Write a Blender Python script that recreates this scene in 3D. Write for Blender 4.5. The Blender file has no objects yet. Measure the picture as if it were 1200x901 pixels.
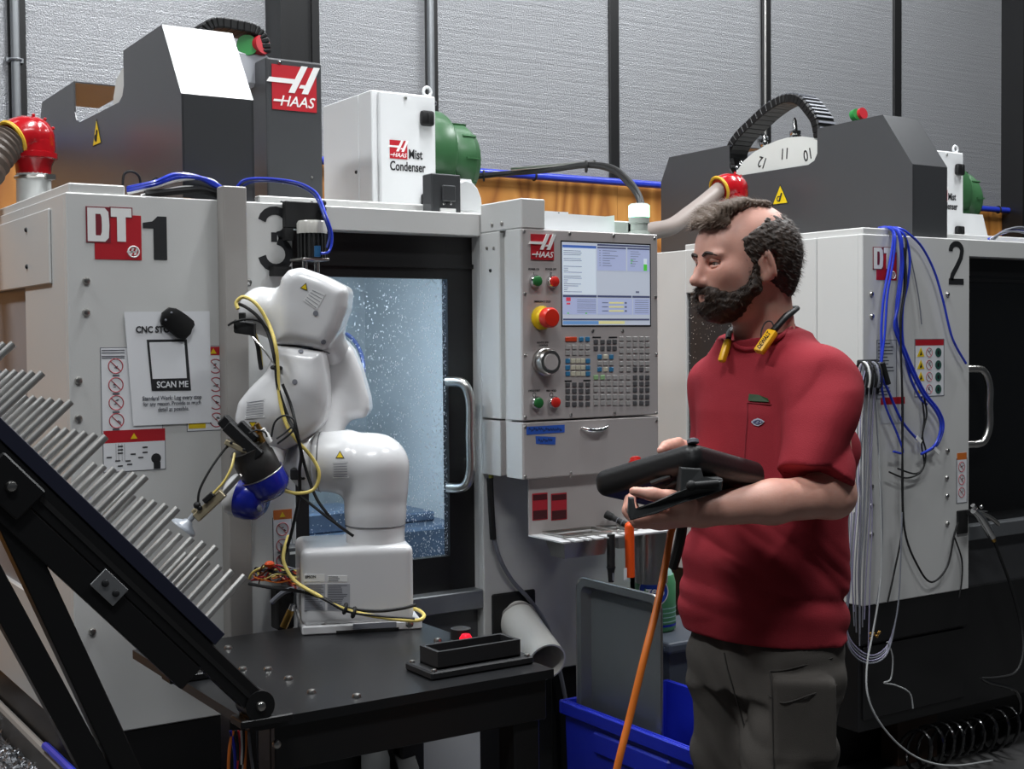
import bpy, bmesh, math, random
import numpy as np
from mathutils import Vector, Matrix
random.seed(7); rng = np.random.default_rng(7)
scene = bpy.context.scene
C = scene.collection
# ---------------------------------------------------------------- camera
F = 1558.63; YAW = .5799; PITCH = -.0336; ROLL = -.0087
CAM = Vector((-.8042, -3.0398, 1.5265)); W = 2.5718          # W: spacing of the two machines
FW = Vector((math.sin(YAW)*math.cos(PITCH), math.cos(YAW)*math.cos(PITCH), math.sin(PITCH)))
_r = Vector((math.cos(YAW), -math.sin(YAW), 0)); _u = _r.cross(FW)
RT = math.cos(ROLL)*_r + math.sin(ROLL)*_u; UPV = -math.sin(ROLL)*_r + math.cos(ROLL)*_u
cd = bpy.data.cameras.new('camera'); cam = bpy.data.objects.new('camera', cd); C.objects.link(cam)
cd.sensor_fit = 'HORIZONTAL'; cd.sensor_width = 36; cd.lens = 36*F/1200; cd.clip_end = 60
M = Matrix.Identity(4)
for i in range(3):
    M[i][0] = RT[i]; M[i][1] = UPV[i]; M[i][2] = -FW[i]; M[i][3] = CAM[i]
cam.matrix_world = M; scene.camera = cam
RH = Vector((math.cos(YAW), -math.sin(YAW), 0)); FH = Vector((math.sin(YAW), math.cos(YAW), 0)); UP = Vector((0, 0, 1))
def P(u, v, X=None, Y=None, Z=None, D=None):
    """photo pixel + the plane it lies on (or its distance) -> point in the room"""
    d = FW + RT*((u-600)/F) - UPV*((v-450.5)/F)
    if X is not None: t = (X-CAM.x)/d.x
    elif Y is not None: t = (Y-CAM.y)/d.y
    elif Z is not None: t = (Z-CAM.z)/d.z
    else: t = D
    return CAM + d*t
# ---------------------------------------------------------------- world, lights, exposure
w = bpy.data.worlds.new('World'); scene.world = w; w.use_nodes = True
w.node_tree.nodes['Background'].inputs[0].default_value = (.80, .88, 1, 1)
w.node_tree.nodes['Background'].inputs[1].default_value = .035
scene.view_settings.view_transform = 'Standard'; scene.view_settings.look = 'None'
scene.view_settings.exposure = 0.0; scene.view_settings.gamma = 1; scene.view_settings.use_curve_mapping = False
LAMPS = [  # the hall's ceiling lamps, all above the picture: name, x, y, z, length along x, length along y, watts
    ('ceiling_lamp_left_offscreen', -1.5, .0, 4.6, .3, 1.3, 96),
    ('ceiling_lamp_middle_offscreen', 1.30, -.15, 4.6, .3, 1.3, 124),
    ('ceiling_lamp_right_offscreen', 4.1, -.3, 4.6, .3, 1.3, 92),
    ('ceiling_lamp_front_left_offscreen', -.9, -2.6, 4.6, 1.3, .3, 66),
    ('ceiling_lamp_front_right_offscreen', 2.0, -2.4, 4.6, 1.3, .3, 46),
    ('ceiling_lamp_rear_middle_offscreen', 2.3, 1.1, 4.6, 2.2, .25, 24),
    ('ceiling_lamp_rear_right_offscreen', 5.0, .7, 4.6, 2.2, .25, 42),
    ('ceiling_lamp_rear_left_offscreen', -.8, 1.2, 4.6, 1.6, .25, 8),
]
for nm, x, y, z, sx, sy, e in LAMPS:
    l = bpy.data.lights.new(nm, 'AREA'); l.shape = 'RECTANGLE'; l.size = sx; l.size_y = sy; l.energy = e
    l.color = (.95, .98, 1)
    o = bpy.data.objects.new(nm, l); o.location = (x, y, z); C.objects.link(o)
# ---------------------------------------------------------------- materials
MATS = {}
def lin(c):
    return tuple((x/12.92 if x <= .04045 else ((x+.055)/1.055)**2.4) for x in (v/255 for v in c))
def mat(name, rgb, rough=.5, metal=0., noise=0., nscale=20., bump=0., bscale=80., coat=0., emit=None, estr=1., spec=.5, alpha=None, trans=0., stretch=None, sss=0.):
    if name in MATS: return MATS[name]
    m = bpy.data.materials.new(name); m.use_nodes = True; MATS[name] = m
    nt = m.node_tree; b = nt.nodes['Principled BSDF']; c = lin(rgb)
    b.inputs['Base Color'].default_value = (*c, 1); b.inputs['Roughness'].default_value = rough
    b.inputs['Metallic'].default_value = metal; b.inputs['Specular IOR Level'].default_value = spec
    if coat: b.inputs['Coat Weight'].default_value = coat; b.inputs['Coat Roughness'].default_value = .08
    if trans: b.inputs['Transmission Weight'].default_value = trans
    if alpha is not None: b.inputs['Alpha'].default_value = alpha
    if sss: b.inputs['Subsurface Weight'].default_value = sss; b.inputs['Subsurface Radius'].default_value = (.012, .004, .002); b.inputs['Subsurface Scale'].default_value = 1
    if emit: b.inputs['Emission Color'].default_value = (*lin(emit), 1); b.inputs['Emission Strength'].default_value = estr
    if noise or bump:
        tc = nt.nodes.new('ShaderNodeTexCoord'); mp = nt.nodes.new('ShaderNodeMapping'); nt.links.new(tc.outputs['Object'], mp.inputs[0])
        if stretch: mp.inputs['Scale'].default_value = stretch
    if noise:
        n = nt.nodes.new('ShaderNodeTexNoise'); n.inputs['Scale'].default_value = nscale; n.inputs['Detail'].default_value = 6
        r = nt.nodes.new('ShaderNodeMix'); r.data_type = 'RGBA'
        r.inputs[6].default_value = (*[max(0, x*(1-noise)) for x in c], 1); r.inputs[7].default_value = (*[min(1, x*(1+noise)) for x in c], 1)
        nt.links.new(mp.outputs[0], n.inputs['Vector']); nt.links.new(n.outputs['Fac'], r.inputs[0]); nt.links.new(r.outputs[2], b.inputs['Base Color'])
    if bump:
        n2 = nt.nodes.new('ShaderNodeTexNoise'); n2.inputs['Scale'].default_value = bscale; n2.inputs['Detail'].default_value = 4
        bp = nt.nodes.new('ShaderNodeBump'); bp.inputs['Strength'].default_value = bump; bp.inputs['Distance'].default_value = .003
        nt.links.new(mp.outputs[0], n2.inputs['Vector']); nt.links.new(n2.outputs['Fac'], bp.inputs['Height']); nt.links.new(bp.outputs[0], b.inputs['Normal'])
    return m
GREY = mat('machine_grey_paint', (205, 205, 203), .38, bump=.06, bscale=300, noise=.03, nscale=6)
GREYD = mat('taupe_channel_paint', (150, 146, 142), .5, noise=.04, nscale=8)
CHAR = mat('charcoal_powder_coat', (66, 67, 69), .33, noise=.05, nscale=5, spec=.6)
BLACK = mat('black_paint', (22, 22, 23), .4, noise=.1, nscale=9)
BLACKM = mat('matt_black', (16, 16, 17), .65)
RUBBER = mat('black_rubber', (14, 14, 15), .5, spec=.4)
STEEL = mat('brushed_steel', (190, 188, 184), .28, 1., noise=.08, nscale=60)
CHROME = mat('polished_chrome', (215, 215, 215), .12, 1.)
GALV = mat('galvanised_sheet', (150, 153, 156), .42, .85, noise=.12, nscale=14)
RED = mat('signal_red', (178, 28, 40), .45)
REDG = mat('red_gloss_plastic', (170, 16, 26), .22, coat=.5)
WHITE = mat('white_print', (232, 232, 230), .5)
PAPER = mat('paper_white', (226, 227, 230), .7)
INK = mat('black_ink', (26, 27, 30), .6)
GREYINK = mat('grey_ink', (95, 97, 105), .6)
YELLOW = mat('warning_yellow', (228, 196, 20), .5)
ORANGE = mat('orange_plastic', (236, 84, 18), .4)
ORANGEL = mat('orange_label', (205, 110, 40), .5)
GREENM = mat('blower_green', (52, 92, 58), .35)
BLUEC = mat('blue_hose', (40, 62, 190), .3, coat=.3)
BLUED = mat('deep_blue_plastic', (22, 32, 150), .35)
GREYC = mat('grey_cable', (120, 122, 130), .45)
YELC = mat('yellow_cable', (222, 200, 110), .4)
ORC = mat('orange_cable', (226, 120, 40), .45)
BRASS = mat('brass', (190, 150, 80), .3, 1.)
RWHITE = mat('robot_white_plastic', (218, 218, 219), .25, coat=.35)
# ---------------------------------------------------------------- builders
def tag(o, label=None, cat=None, group=None, kind=None):
    if label: o['label'] = label
    if cat: o['category'] = cat
    if group: o['group'] = group
    if kind: o['kind'] = kind
    return o
def thing(name, label, cat, loc=(0, 0, 0), group=None):
    o = bpy.data.objects.new(name, None); C.objects.link(o); o.location = loc; o.empty_display_size = .1
    return tag(o, label, cat, group)
def rootloc(p):
    v = Vector((0, 0, 0))
    while p is not None: v = v + p.location; p = p.parent
    return v
def V(*a): return Vector(a)
def catmull(pts, n=6):
    pts = [Vector(p) for p in pts]
    if len(pts) < 3: return pts
    out = []
    for i in range(len(pts)-1):
        p0 = pts[max(i-1, 0)]; p1 = pts[i]; p2 = pts[i+1]; p3 = pts[min(i+2, len(pts)-1)]
        for k in range(n):
            t = k/n
            out.append(.5*((2*p1)+(p2-p0)*t+(2*p0-5*p1+4*p2-p3)*t*t+(3*p1-p0-3*p2+p3)*t**3))
    out.append(pts[-1]); return out
class G:
    def __init__(s): s.bm = bmesh.new()
    def box(s, a, b, bev=0., seg=1):
        a, b = Vector(a), Vector(b); c = (a+b)/2; d = b-a
        return s.obox(c, V(1, 0, 0), V(0, 1, 0), V(0, 0, 1), (abs(d.x), abs(d.y), abs(d.z)), bev, seg)
    def obox(s, c, ax, ay, az, size, bev=0., seg=1):
        m = Matrix.Identity(4)
        for i in range(3):
            m[i][0] = ax[i]*size[0]; m[i][1] = ay[i]*size[1]; m[i][2] = az[i]*size[2]; m[i][3] = c[i]
        r = bmesh.ops.create_cube(s.bm, size=1, matrix=m)
        if bev:
            ed = list({e for v in r['verts'] for e in v.link_edges})
            bmesh.ops.bevel(s.bm, geom=ed, offset=bev, offset_type='OFFSET', segments=seg, affect='EDGES', profile=.5)
        return s
    def prism(s, pts, vec, bev=0., seg=2):
        vec = Vector(vec); n = len(pts)
        a = [s.bm.verts.new(Vector(p)) for p in pts]; b = [s.bm.verts.new(Vector(p)+vec) for p in pts]
        fs = [s.bm.faces.new(a), s.bm.faces.new(b[::-1])]
        for i in range(n): fs.append(s.bm.faces.new((a[i], b[i], b[(i+1) % n], a[(i+1) % n])))
        if bev:
            ed = list({e for f in fs[:2] for e in f.edges})
            bmesh.ops.bevel(s.bm, geom=ed, offset=bev, offset_type='OFFSET', segments=seg, affect='EDGES', profile=.5)
        return s
    def face(s, pts):
        s.bm.faces.new([s.bm.verts.new(Vector(p)) for p in pts]); return s
    def tube(s, pts, r, n=8, sm=6, cap=True):
        path = catmull(pts, sm) if sm else [Vector(p) for p in pts]
        m = len(path); rad = r if hasattr(r, '__len__') else [r]*m
        if len(rad) != m: rad = list(np.interp(np.linspace(0, 1, m), np.linspace(0, 1, len(rad)), rad))
        t0 = (path[1]-path[0]).normalized(); ref = V(0, 0, 1) if abs(t0.z) < .9 else V(1, 0, 0)
        nx = t0.cross(ref).normalized(); rings = []
        for i, p in enumerate(path):
            t = (path[min(i+1, m-1)]-path[max(i-1, 0)])
            t = t.normalized() if t.length > 1e-9 else t0
            nx = (nx - t*nx.dot(t)); nx = nx.normalized() if nx.length > 1e-6 else t.orthogonal().normalized()
            ny = t.cross(nx)
            rings.append([s.bm.verts.new(p+(nx*math.cos(k*2*math.pi/n)+ny*math.sin(k*2*math.pi/n))*rad[i]) for k in range(n)])
        for i in range(m-1):
            for k in range(n): s.bm.faces.new((rings[i][k], rings[i][(k+1) % n], rings[i+1][(k+1) % n], rings[i+1][k]))
        if cap: s.bm.faces.new(rings[0][::-1]); s.bm.faces.new(rings[-1])
        return s
    def lathe(s, prof, o, axis=(0, 0, 1), n=24, cap=True):
        o = Vector(o); az = Vector(axis).normalized(); ax = az.orthogonal().normalized(); ay = az.cross(ax); rings = []
        for r, z in prof:
            rings.append([s.bm.verts.new(o+az*z+(ax*math.cos(k*2*math.pi/n)+ay*math.sin(k*2*math.pi/n))*max(r, 1e-4)) for k in range(n)])
        for i in range(len(rings)-1):
            for k in range(n): s.bm.faces.new((rings[i][k], rings[i][(k+1) % n], rings[i+1][(k+1) % n], rings[i+1][k]))
        if cap: s.bm.faces.new(rings[0][::-1]); s.bm.faces.new(rings[-1])
        return s
    def ring(s, c, nrm, R, r, n=24, m=6):          # torus
        c = Vector(c); az = Vector(nrm).normalized(); ax = az.orthogonal().normalized(); ay = az.cross(ax)
        vs = [[s.bm.verts.new(c+(ax*math.cos(a*2*math.pi/n)+ay*math.sin(a*2*math.pi/n))*(R+r*math.cos(b*2*math.pi/m))+az*r*math.sin(b*2*math.pi/m)) for b in range(m)] for a in range(n)]
        for a in range(n):
            for b in range(m): s.bm.faces.new((vs[a][b], vs[(a+1) % n][b], vs[(a+1) % n][(b+1) % m], vs[a][(b+1) % m]))
        return s
    def ball(s, c, r, n=16):
        r = r if hasattr(r, '__len__') else (r, r, r)
        bmesh.ops.create_uvsphere(s.bm, u_segments=n, v_segments=max(6, n//2), radius=1, matrix=Matrix.Translation(Vector(c)) @ Matrix.Diagonal((*r, 1)))
        return s
    def text(s, body, o, ax, ay, h, ext=.0006, bold=0., align='LEFT', shear=0., sx=1., space=1.):
        """lettering of cap height h starting at o, reading along ax with ay up"""
        cu = bpy.data.curves.new('t', 'FONT'); cu.body = body; cu.size = h/.69; cu.extrude = ext; cu.offset = bold*h; cu.align_x = align; cu.shear = shear
        cu.resolution_u = 3; cu.space_character = space
        ob = bpy.data.objects.new('t', cu); C.objects.link(ob)
        dg = bpy.context.evaluated_depsgraph_get(); me = ob.evaluated_get(dg).to_mesh()
        ax = Vector(ax).normalized(); ay = Vector(ay).normalized(); az = ax.cross(ay); vs = []
        for v in me.vertices: vs.append(s.bm.verts.new(Vector(o)+ax*v.co.x*sx+ay*v.co.y+az*v.co.z))
        for p in me.polygons:
            try: s.bm.faces.new([vs[i] for i in p.vertices])
            except ValueError: pass
        ob.evaluated_get(dg).to_mesh_clear(); bpy.data.objects.remove(ob); bpy.data.curves.remove(cu)
        return s
    def obj(s, name, m, parent=None, smooth=False, label=None, cat=None, group=None, kind=None, loc=None, fixn=True):
        base = rootloc(parent)
        if fixn: bmesh.ops.recalc_face_normals(s.bm, faces=s.bm.faces)
        org = Vector(loc) if loc is not None else base
        for v in s.bm.verts: v.co -= org
        me = bpy.data.meshes.new(name); s.bm.to_mesh(me); s.bm.free()
        if smooth:
            me.polygons.foreach_set('use_smooth', [True]*len(me.polygons))
            try: me.set_sharp_from_angle(angle=math.radians(smooth if smooth is not True else 40))
            except Exception: pass
        me.materials.append(m); o = bpy.data.objects.new(name, me); C.objects.link(o); o.parent = parent; o.location = org-base
        return tag(o, label, cat, group, kind)
def inst(name, src, parent, loc, rot=None, m=None):
    """another object sharing src's mesh, placed at a world location"""
    o = bpy.data.objects.new(name, src.data); C.objects.link(o); o.parent = parent; o.location = Vector(loc)-rootloc(parent)
    if rot is not None: o.rotation_euler = rot
    if m is not None:
        o.material_slots[0].link = 'OBJECT'; o.material_slots[0].material = m
    return o
def copy_tree(o, parent=None):
    c = o.copy(); C.objects.link(c); c.parent = parent
    for ch in list(o.children): copy_tree(ch, c)
    return c
def from_np(name, verts, faces, m, parent=None, smooth=True, **kw):
    base = rootloc(parent); me = bpy.data.meshes.new(name)
    me.from_pydata((np.asarray(verts)-np.array(base)).tolist(), [], np.asarray(faces).tolist()); me.update()
    if smooth: me.polygons.foreach_set('use_smooth', [True]*len(me.polygons))
    me.materials.append(m); o = bpy.data.objects.new(name, me); C.objects.link(o); o.parent = parent
    return tag(o, **kw)
# ---- smooth solids: signed-distance field blended from simple bodies, then surface nets
class Field:
    def __init__(s, lo, hi, h):
        s.lo = np.array(lo, float); s.h = h; s.n = np.ceil((np.array(hi)-s.lo)/h).astype(int)+1
        s.d = np.full(s.n, 1., np.float32)
    def _sl(s, lo, hi):
        a = np.clip(np.floor((np.array(lo)-s.lo)/s.h).astype(int), 0, s.n); b = np.clip(np.ceil((np.array(hi)-s.lo)/s.h).astype(int)+1, 0, s.n)
        if np.any(b <= a): return None, None
        ax = [s.lo[i]+s.h*np.arange(a[i], b[i]) for i in range(3)]
        X = np.stack(np.meshgrid(*ax, indexing='ij'), -1)
        return tuple(slice(a[i], b[i]) for i in range(3)), X
    def put(s, fn, lo, hi, k=.01, op='u'):
        pad = 2.5*s.h+k*1.5; sl, X = s._sl(np.array(lo)-pad, np.array(hi)+pad)
        if sl is None: return s
        e = fn(X).astype(np.float32); d = s.d[sl]
        if op == 'u':
            hh = np.maximum(k-np.abs(d-e), 0)/max(k, 1e-6); s.d[sl] = np.minimum(d, e)-hh*hh*k*.25
        elif op == 's':
            e = -e; hh = np.maximum(k-np.abs(d-e), 0)/max(k, 1e-6); s.d[sl] = np.maximum(d, e)+hh*hh*k*.25
        elif op == 'i': s.d[sl] = np.maximum(d, e)
        return s
    def cap(s, a, ra, b, rb, k=.01, op='u', sq=None):
        a = np.array(a, float); b = np.array(b, float); r = max(ra, rb)
        def fn(X):
            ba = b-a; pa = X-a; t = np.clip((pa@ba)/max(ba@ba, 1e-12), 0, 1); q = pa-t[..., None]*ba
            if sq is not None:
                ax, f = np.array(sq[0]), sq[1]; q = q+(1/f-1)*(q@ax)[..., None]*ax
            return np.linalg.norm(q, axis=-1)-(ra+(rb-ra)*t)
        return s.put(fn, np.minimum(a, b)-r, np.maximum(a, b)+r, k, op)
    def chain(s, pts, k=.01):
        for i in range(len(pts)-1): s.cap(pts[i][0], pts[i][1], pts[i+1][0], pts[i+1][1], k)
        return s
    def ell(s, c, axes, r, k=.01, op='u'):
        c = np.array(c, float); A = np.array([list(a) for a in axes]); r = np.array(r, float); R = r.max()
        def fn(X):
            q = (X-c)@A.T; k0 = np.linalg.norm(q/r, axis=-1); k1 = np.linalg.norm(q/(r*r), axis=-1)
            return k0*(k0-1)/np.maximum(k1, 1e-9)
        return s.put(fn, c-R, c+R, k, op)
    def rbox(s, c, axes, half, rad, k=.01, op='u'):
        c = np.array(c, float); A = np.array([list(a) for a in axes]); hf = np.array(half, float)-rad; R = np.linalg.norm(half)
        def fn(X):
            q = np.abs((X-c)@A.T)-hf
            return np.linalg.norm(np.maximum(q, 0), axis=-1)+np.minimum(q.max(-1), 0)-rad
        return s.put(fn, c-R, c+R, k, op)
    def cyl(s, a, b, r, rad=.004, k=.01, op='u', r2=None):
        a = np.array(a, float); b = np.array(b, float); L = np.linalg.norm(b-a); ax = (b-a)/L; r2 = r if r2 is None else r2; R = max(r, r2)
        def fn(X):
            pa = X-a; t = pa@ax; q = np.linalg.norm(pa-t[..., None]*ax, axis=-1)
            rr = r+(r2-r)*np.clip(t/L, 0, 1)
            dx = q-rr+rad; dy = np.abs(t-L/2)-L/2+rad
            return np.minimum(np.maximum(dx, dy), 0)+np.sqrt(np.maximum(dx, 0)**2+np.maximum(dy, 0)**2)-rad
        return s.put(fn, np.minimum(a, b)-R, np.maximum(a, b)+R, k, op)
    def poly(s, pts, c, ax, ay, az, half, rad, k=.01, op='u'):
        """polygon pts (in the ax, ay plane about c) extruded half each way along az, edges rounded by rad"""
        c = np.array(c, float); ax, ay, az = (np.array(q, float) for q in (ax, ay, az)); pts = np.array(pts, float); R = np.abs(pts).max()*1.5+half
        def fn(X):
            q = X-c; x, y, z = q@ax, q@ay, q@az; d2 = np.full(x.shape, 1e9); ins = np.zeros(x.shape, bool); n = len(pts)
            for i in range(n):
                (x0, y0), (x1, y1) = pts[i], pts[(i+1) % n]; ex, ey = x1-x0, y1-y0; t = np.clip(((x-x0)*ex+(y-y0)*ey)/(ex*ex+ey*ey), 0, 1)
                d2 = np.minimum(d2, (x-x0-t*ex)**2+(y-y0-t*ey)**2)
                cr = ((y0 > y) != (y1 > y)) & (x < ex*(y-y0)/(ey if ey else 1e-12)+x0); ins ^= cr
            d = np.where(ins, -1, 1)*np.sqrt(d2)+rad; w = np.abs(z)-half+rad
            return np.minimum(np.maximum(d, w), 0)+np.sqrt(np.maximum(d, 0)**2+np.maximum(w, 0)**2)-rad
        return s.put(fn, c-R, c+R, k, op)
    def warp(s, fn, band=.02):
        idx = np.argwhere(np.abs(s.d) < band)
        X = s.lo+idx*s.h; s.d[tuple(idx.T)] += fn(X).astype(np.float32); return s
    def mesh(s, name, m, parent=None, smooth_it=1, **kw):
        d = s.d; inside = d < 0; n = np.array(d.shape)-1
        cnt = np.zeros(n, np.uint8)
        cor = [(i, j, k) for i in (0, 1) for j in (0, 1) for k in (0, 1)]
        for i, j, k in cor: cnt += inside[i:n[0]+i, j:n[1]+j, k:n[2]+k]
        cells = np.argwhere((cnt > 0) & (cnt < 8)); vid = np.full(n, -1, np.int64); vid[tuple(cells.T)] = np.arange(len(cells))
        acc = np.zeros((len(cells), 3)); num = np.zeros(len(cells))
        ed = [(a, b) for a in cor for b in cor if sum(b)-sum(a) == 1 and all(y >= x for x, y in zip(a, b))]
        for a, b in ed:
            da = d[tuple((cells+a).T)]; db = d[tuple((cells+b).T)]; msk = (da < 0) != (db < 0)
            t = np.where(msk, da/np.where(msk, da-db, 1), 0); p = np.array(a)+t[:, None]*(np.array(b)-np.array(a))
            acc[msk] += p[msk]; num[msk] += 1
        verts = s.lo+s.h*(cells+acc/num[:, None]); faces = []
        for ax in range(3):
            o1, o2 = (ax+1) % 3, (ax+2) % 3
            lo = [slice(0, d.shape[i]) for i in range(3)]; hi = list(lo); lo[ax] = slice(0, -1); hi[ax] = slice(1, None)
            A = inside[tuple(lo)]; B = inside[tuple(hi)]
            e = np.argwhere(A != B); e = e[(e[:, o1] > 0) & (e[:, o2] > 0) & (e[:, o1] < n[o1]) & (e[:, o2] < n[o2])]
            u1 = np.zeros(3, int); u1[o1] = 1; u2 = np.zeros(3, int); u2[o2] = 1
            q = np.stack([vid[tuple((e-u1-u2).T)], vid[tuple((e-u2).T)], vid[tuple(e.T)], vid[tuple((e-u1).T)]], 1)
            flip = ~A[tuple(e.T)]; q[flip] = q[flip][:, ::-1]; faces.append(q[(q >= 0).all(1)])
        faces = np.concatenate(faces)
        for _ in range(smooth_it):
            sm = np.zeros_like(verts); c2 = np.zeros(len(verts))
            for a in range(4):
                i, j = faces[:, a], faces[:, (a+1) % 4]
                for x, y in ((i, j), (j, i)):
                    for c in range(3): sm[:, c] += np.bincount(x, verts[y, c], len(verts))
                    c2 += np.bincount(x, minlength=len(verts))
            verts = verts*.45+.55*sm/np.maximum(c2, 1)[:, None]
        return from_np(name, verts, faces, m, parent, **kw)
# ================================================================ the room
def node_mat(name):
    m = bpy.data.materials.new(name); m.use_nodes = True; MATS[name] = m
    return m, m.node_tree, m.node_tree.nodes['Principled BSDF']
def ramp(nt, fac, stops):
    r = nt.nodes.new('ShaderNodeValToRGB'); nt.links.new(fac, r.inputs[0])
    while len(r.color_ramp.elements) < len(stops): r.color_ramp.elements.new(.5)
    for e, (p, c) in zip(r.color_ramp.elements, stops): e.position = p; e.color = (*lin(c), 1)
    return r.outputs[0]
def coords(nt, scale, kind='Object'):
    tc = nt.nodes.new('ShaderNodeTexCoord'); mp = nt.nodes.new('ShaderNodeMapping'); mp.inputs['Scale'].default_value = scale
    nt.links.new(tc.outputs[kind], mp.inputs[0]); return mp.outputs[0]
def nz(nt, vec, scale, detail=4, typ='ShaderNodeTexNoise'):
    n = nt.nodes.new(typ); n.inputs['Scale'].default_value = scale
    if typ == 'ShaderNodeTexNoise': n.inputs['Detail'].default_value = detail
    nt.links.new(vec, n.inputs['Vector']); return n
FOIL, nt, b = node_mat('foil_insulation')                        # crinkled reflective quilt
b.inputs['Metallic'].default_value = .35; b.inputs['Roughness'].default_value = .40
v = coords(nt, (1, 1, 1)); n1 = nz(nt, v, 170, 2); n2 = nz(nt, coords(nt, (.6, 1, 22)), 3, 3)
nt.links.new(ramp(nt, n1.outputs['Fac'], [(.3, (142, 143, 146)), (.7, (156, 157, 160))]), b.inputs['Base Color'])
mx = nt.nodes.new('ShaderNodeMath'); mx.operation = 'MULTIPLY_ADD'; mx.inputs[1].default_value = .7
nt.links.new(n2.outputs['Fac'], mx.inputs[0]); nt.links.new(n1.outputs['Fac'], mx.inputs[2])
bp = nt.nodes.new('ShaderNodeBump'); bp.inputs['Strength'].default_value = .65; bp.inputs['Distance'].default_value = .006
nt.links.new(mx.outputs[0], bp.inputs['Height']); nt.links.new(bp.outputs[0], b.inputs['Normal'])
PLY, nt, b = node_mat('plywood'); b.inputs['Roughness'].default_value = .55
v = coords(nt, (1, 1, .22)); n1 = nz(nt, v, 2.6, 2)                 # contour-like grain rings
mm = nt.nodes.new('ShaderNodeMath'); mm.operation = 'MULTIPLY'; mm.inputs[1].default_value = 26; nt.links.new(n1.outputs['Fac'], mm.inputs[0])
pg = nt.nodes.new('ShaderNodeMath'); pg.operation = 'PINGPONG'; pg.inputs[1].default_value = 1; nt.links.new(mm.outputs[0], pg.inputs[0])
nt.links.new(ramp(nt, pg.outputs[0], [(0, (150, 92, 38)), (.45, (184, 122, 54)), (1, (204, 144, 72))]), b.inputs['Base Color'])
FLOOR, nt, b = node_mat('dark_concrete'); b.inputs['Roughness'].default_value = .55
v = coords(nt, (1, 1, 1)); n1 = nz(nt, v, 3, 8)
nt.links.new(ramp(nt, n1.outputs['Fac'], [(.3, (52, 52, 53)), (.7, (78, 77, 76))]), b.inputs['Base Color'])
CEIL = mat('ceiling_paint', (96, 98, 100), .8)

WY = 2.0                                                           # back wall plane
g = G(); g.box((-6, -7, -.1), (10, WY+.2, 0)); g.obj('floor', FLOOR, kind='structure')
g = G(); g.box((-6, -7, 5.6), (10, WY+.2, 5.7)); g.obj('ceiling', CEIL, kind='structure')
wall = G(); wall.box((-6, WY+.05, 0), (10, WY+.2, 5.6)); wall = wall.obj('wall_back', BLACKM, kind='structure')
pz = P(0, 163, Y=WY).z                                             # height of the blue air line
zsplit = pz+.01
posts = [(9, 30), (315, 353), (498, 512), (713, 724), (892, 902), (1046, 1055), (1175, 1230)]
edges = [(P(a, 60, Y=WY).x, P(b_, 60, Y=WY).x) for a, b_ in posts]
xs = [-6]
for a, b_ in edges: xs += [a+.01, b_-.01]
xs.append(10)
for i in range(0, len(xs), 2):
    g = G(); g.box((xs[i], WY, zsplit), (xs[i+1], WY+.05, 5.6), .004); g.obj('insulation_panel', FOIL, wall)
for i, (a, b_) in enumerate(edges):
    wide = i in (1, 6)
    g = G(); g.box((a, WY-(.14 if wide else .012), zsplit if not wide else 0), (b_, WY+.06, 5.6), .003)
    if wide: g.box((a-.012, WY-.15, 0), (a+.02, WY, 5.6)); g.box((b_-.02, WY-.15, 0), (b_+.012, WY, 5.6))
    g.obj('trim_%d' % (i+1), BLACK, kind='structure')
sx = [-6, -2.4, -1.18, .04, 1.26, P(722, 240, Y=WY).x, P(722, 240, Y=WY).x+.3, 4.9, 6.12, 8, 10]
for i in range(len(sx)-1):
    g = G(); g.box((sx[i]+.002, WY-.012+(.004 if i % 2 else 0), .1), (sx[i+1]-.002, WY+.05, zsplit), .001); g.obj('plywood_sheet', PLY, wall)
g = G(); g.tube([(-5.9, WY-.05, pz), (9.9, WY-.05, pz)], .017, 12, 0)
pipe = g.obj('air_line_pipe', BLUEC, None, True, 'long blue compressed air pipe fixed along the back wall plywood', 'pipe')
for u in (80, 626, 1170):
    x = P(u, 200, Y=WY-.05).x
    g = G(); g.ring((x, WY-.05, pz), (1, 0, 0), .019, .005, 16, 6).box((x-.006, WY-.04, pz-.006), (x+.006, WY-.0125, pz+.006)); g.obj('clip', BLACKM, pipe, True)
for u, lab, r in ((18, 'grey metal conduit on the wall above the red hose elbow', .016), (505, 'grey conduit rising behind the mist condenser with green blower', .016), (897, 'thin pale conduit rising behind the cable chain', .008)):
    x = P(u, 60, Y=WY-.03).x
    t = thing('conduit', lab, 'pipe', (x, WY-.03, zsplit))
    g = G(); g.tube([(x, WY-.03, zsplit+.012), (x, WY-.03, 5.58)], r, 10, 0); g.obj('pipe', STEEL if r < .01 else GALV, t, True)
    for zz in (2.55, 3.6, 4.7):
        g = G(); g.ring((x, WY-.03, zz), (0, 0, 1), r+.003, .005, 14, 6).box((x-.03, WY-.02, zz-.008), (x+.03, WY-.008, zz+.008)); g.obj('clamp', GALV, t, True)
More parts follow.
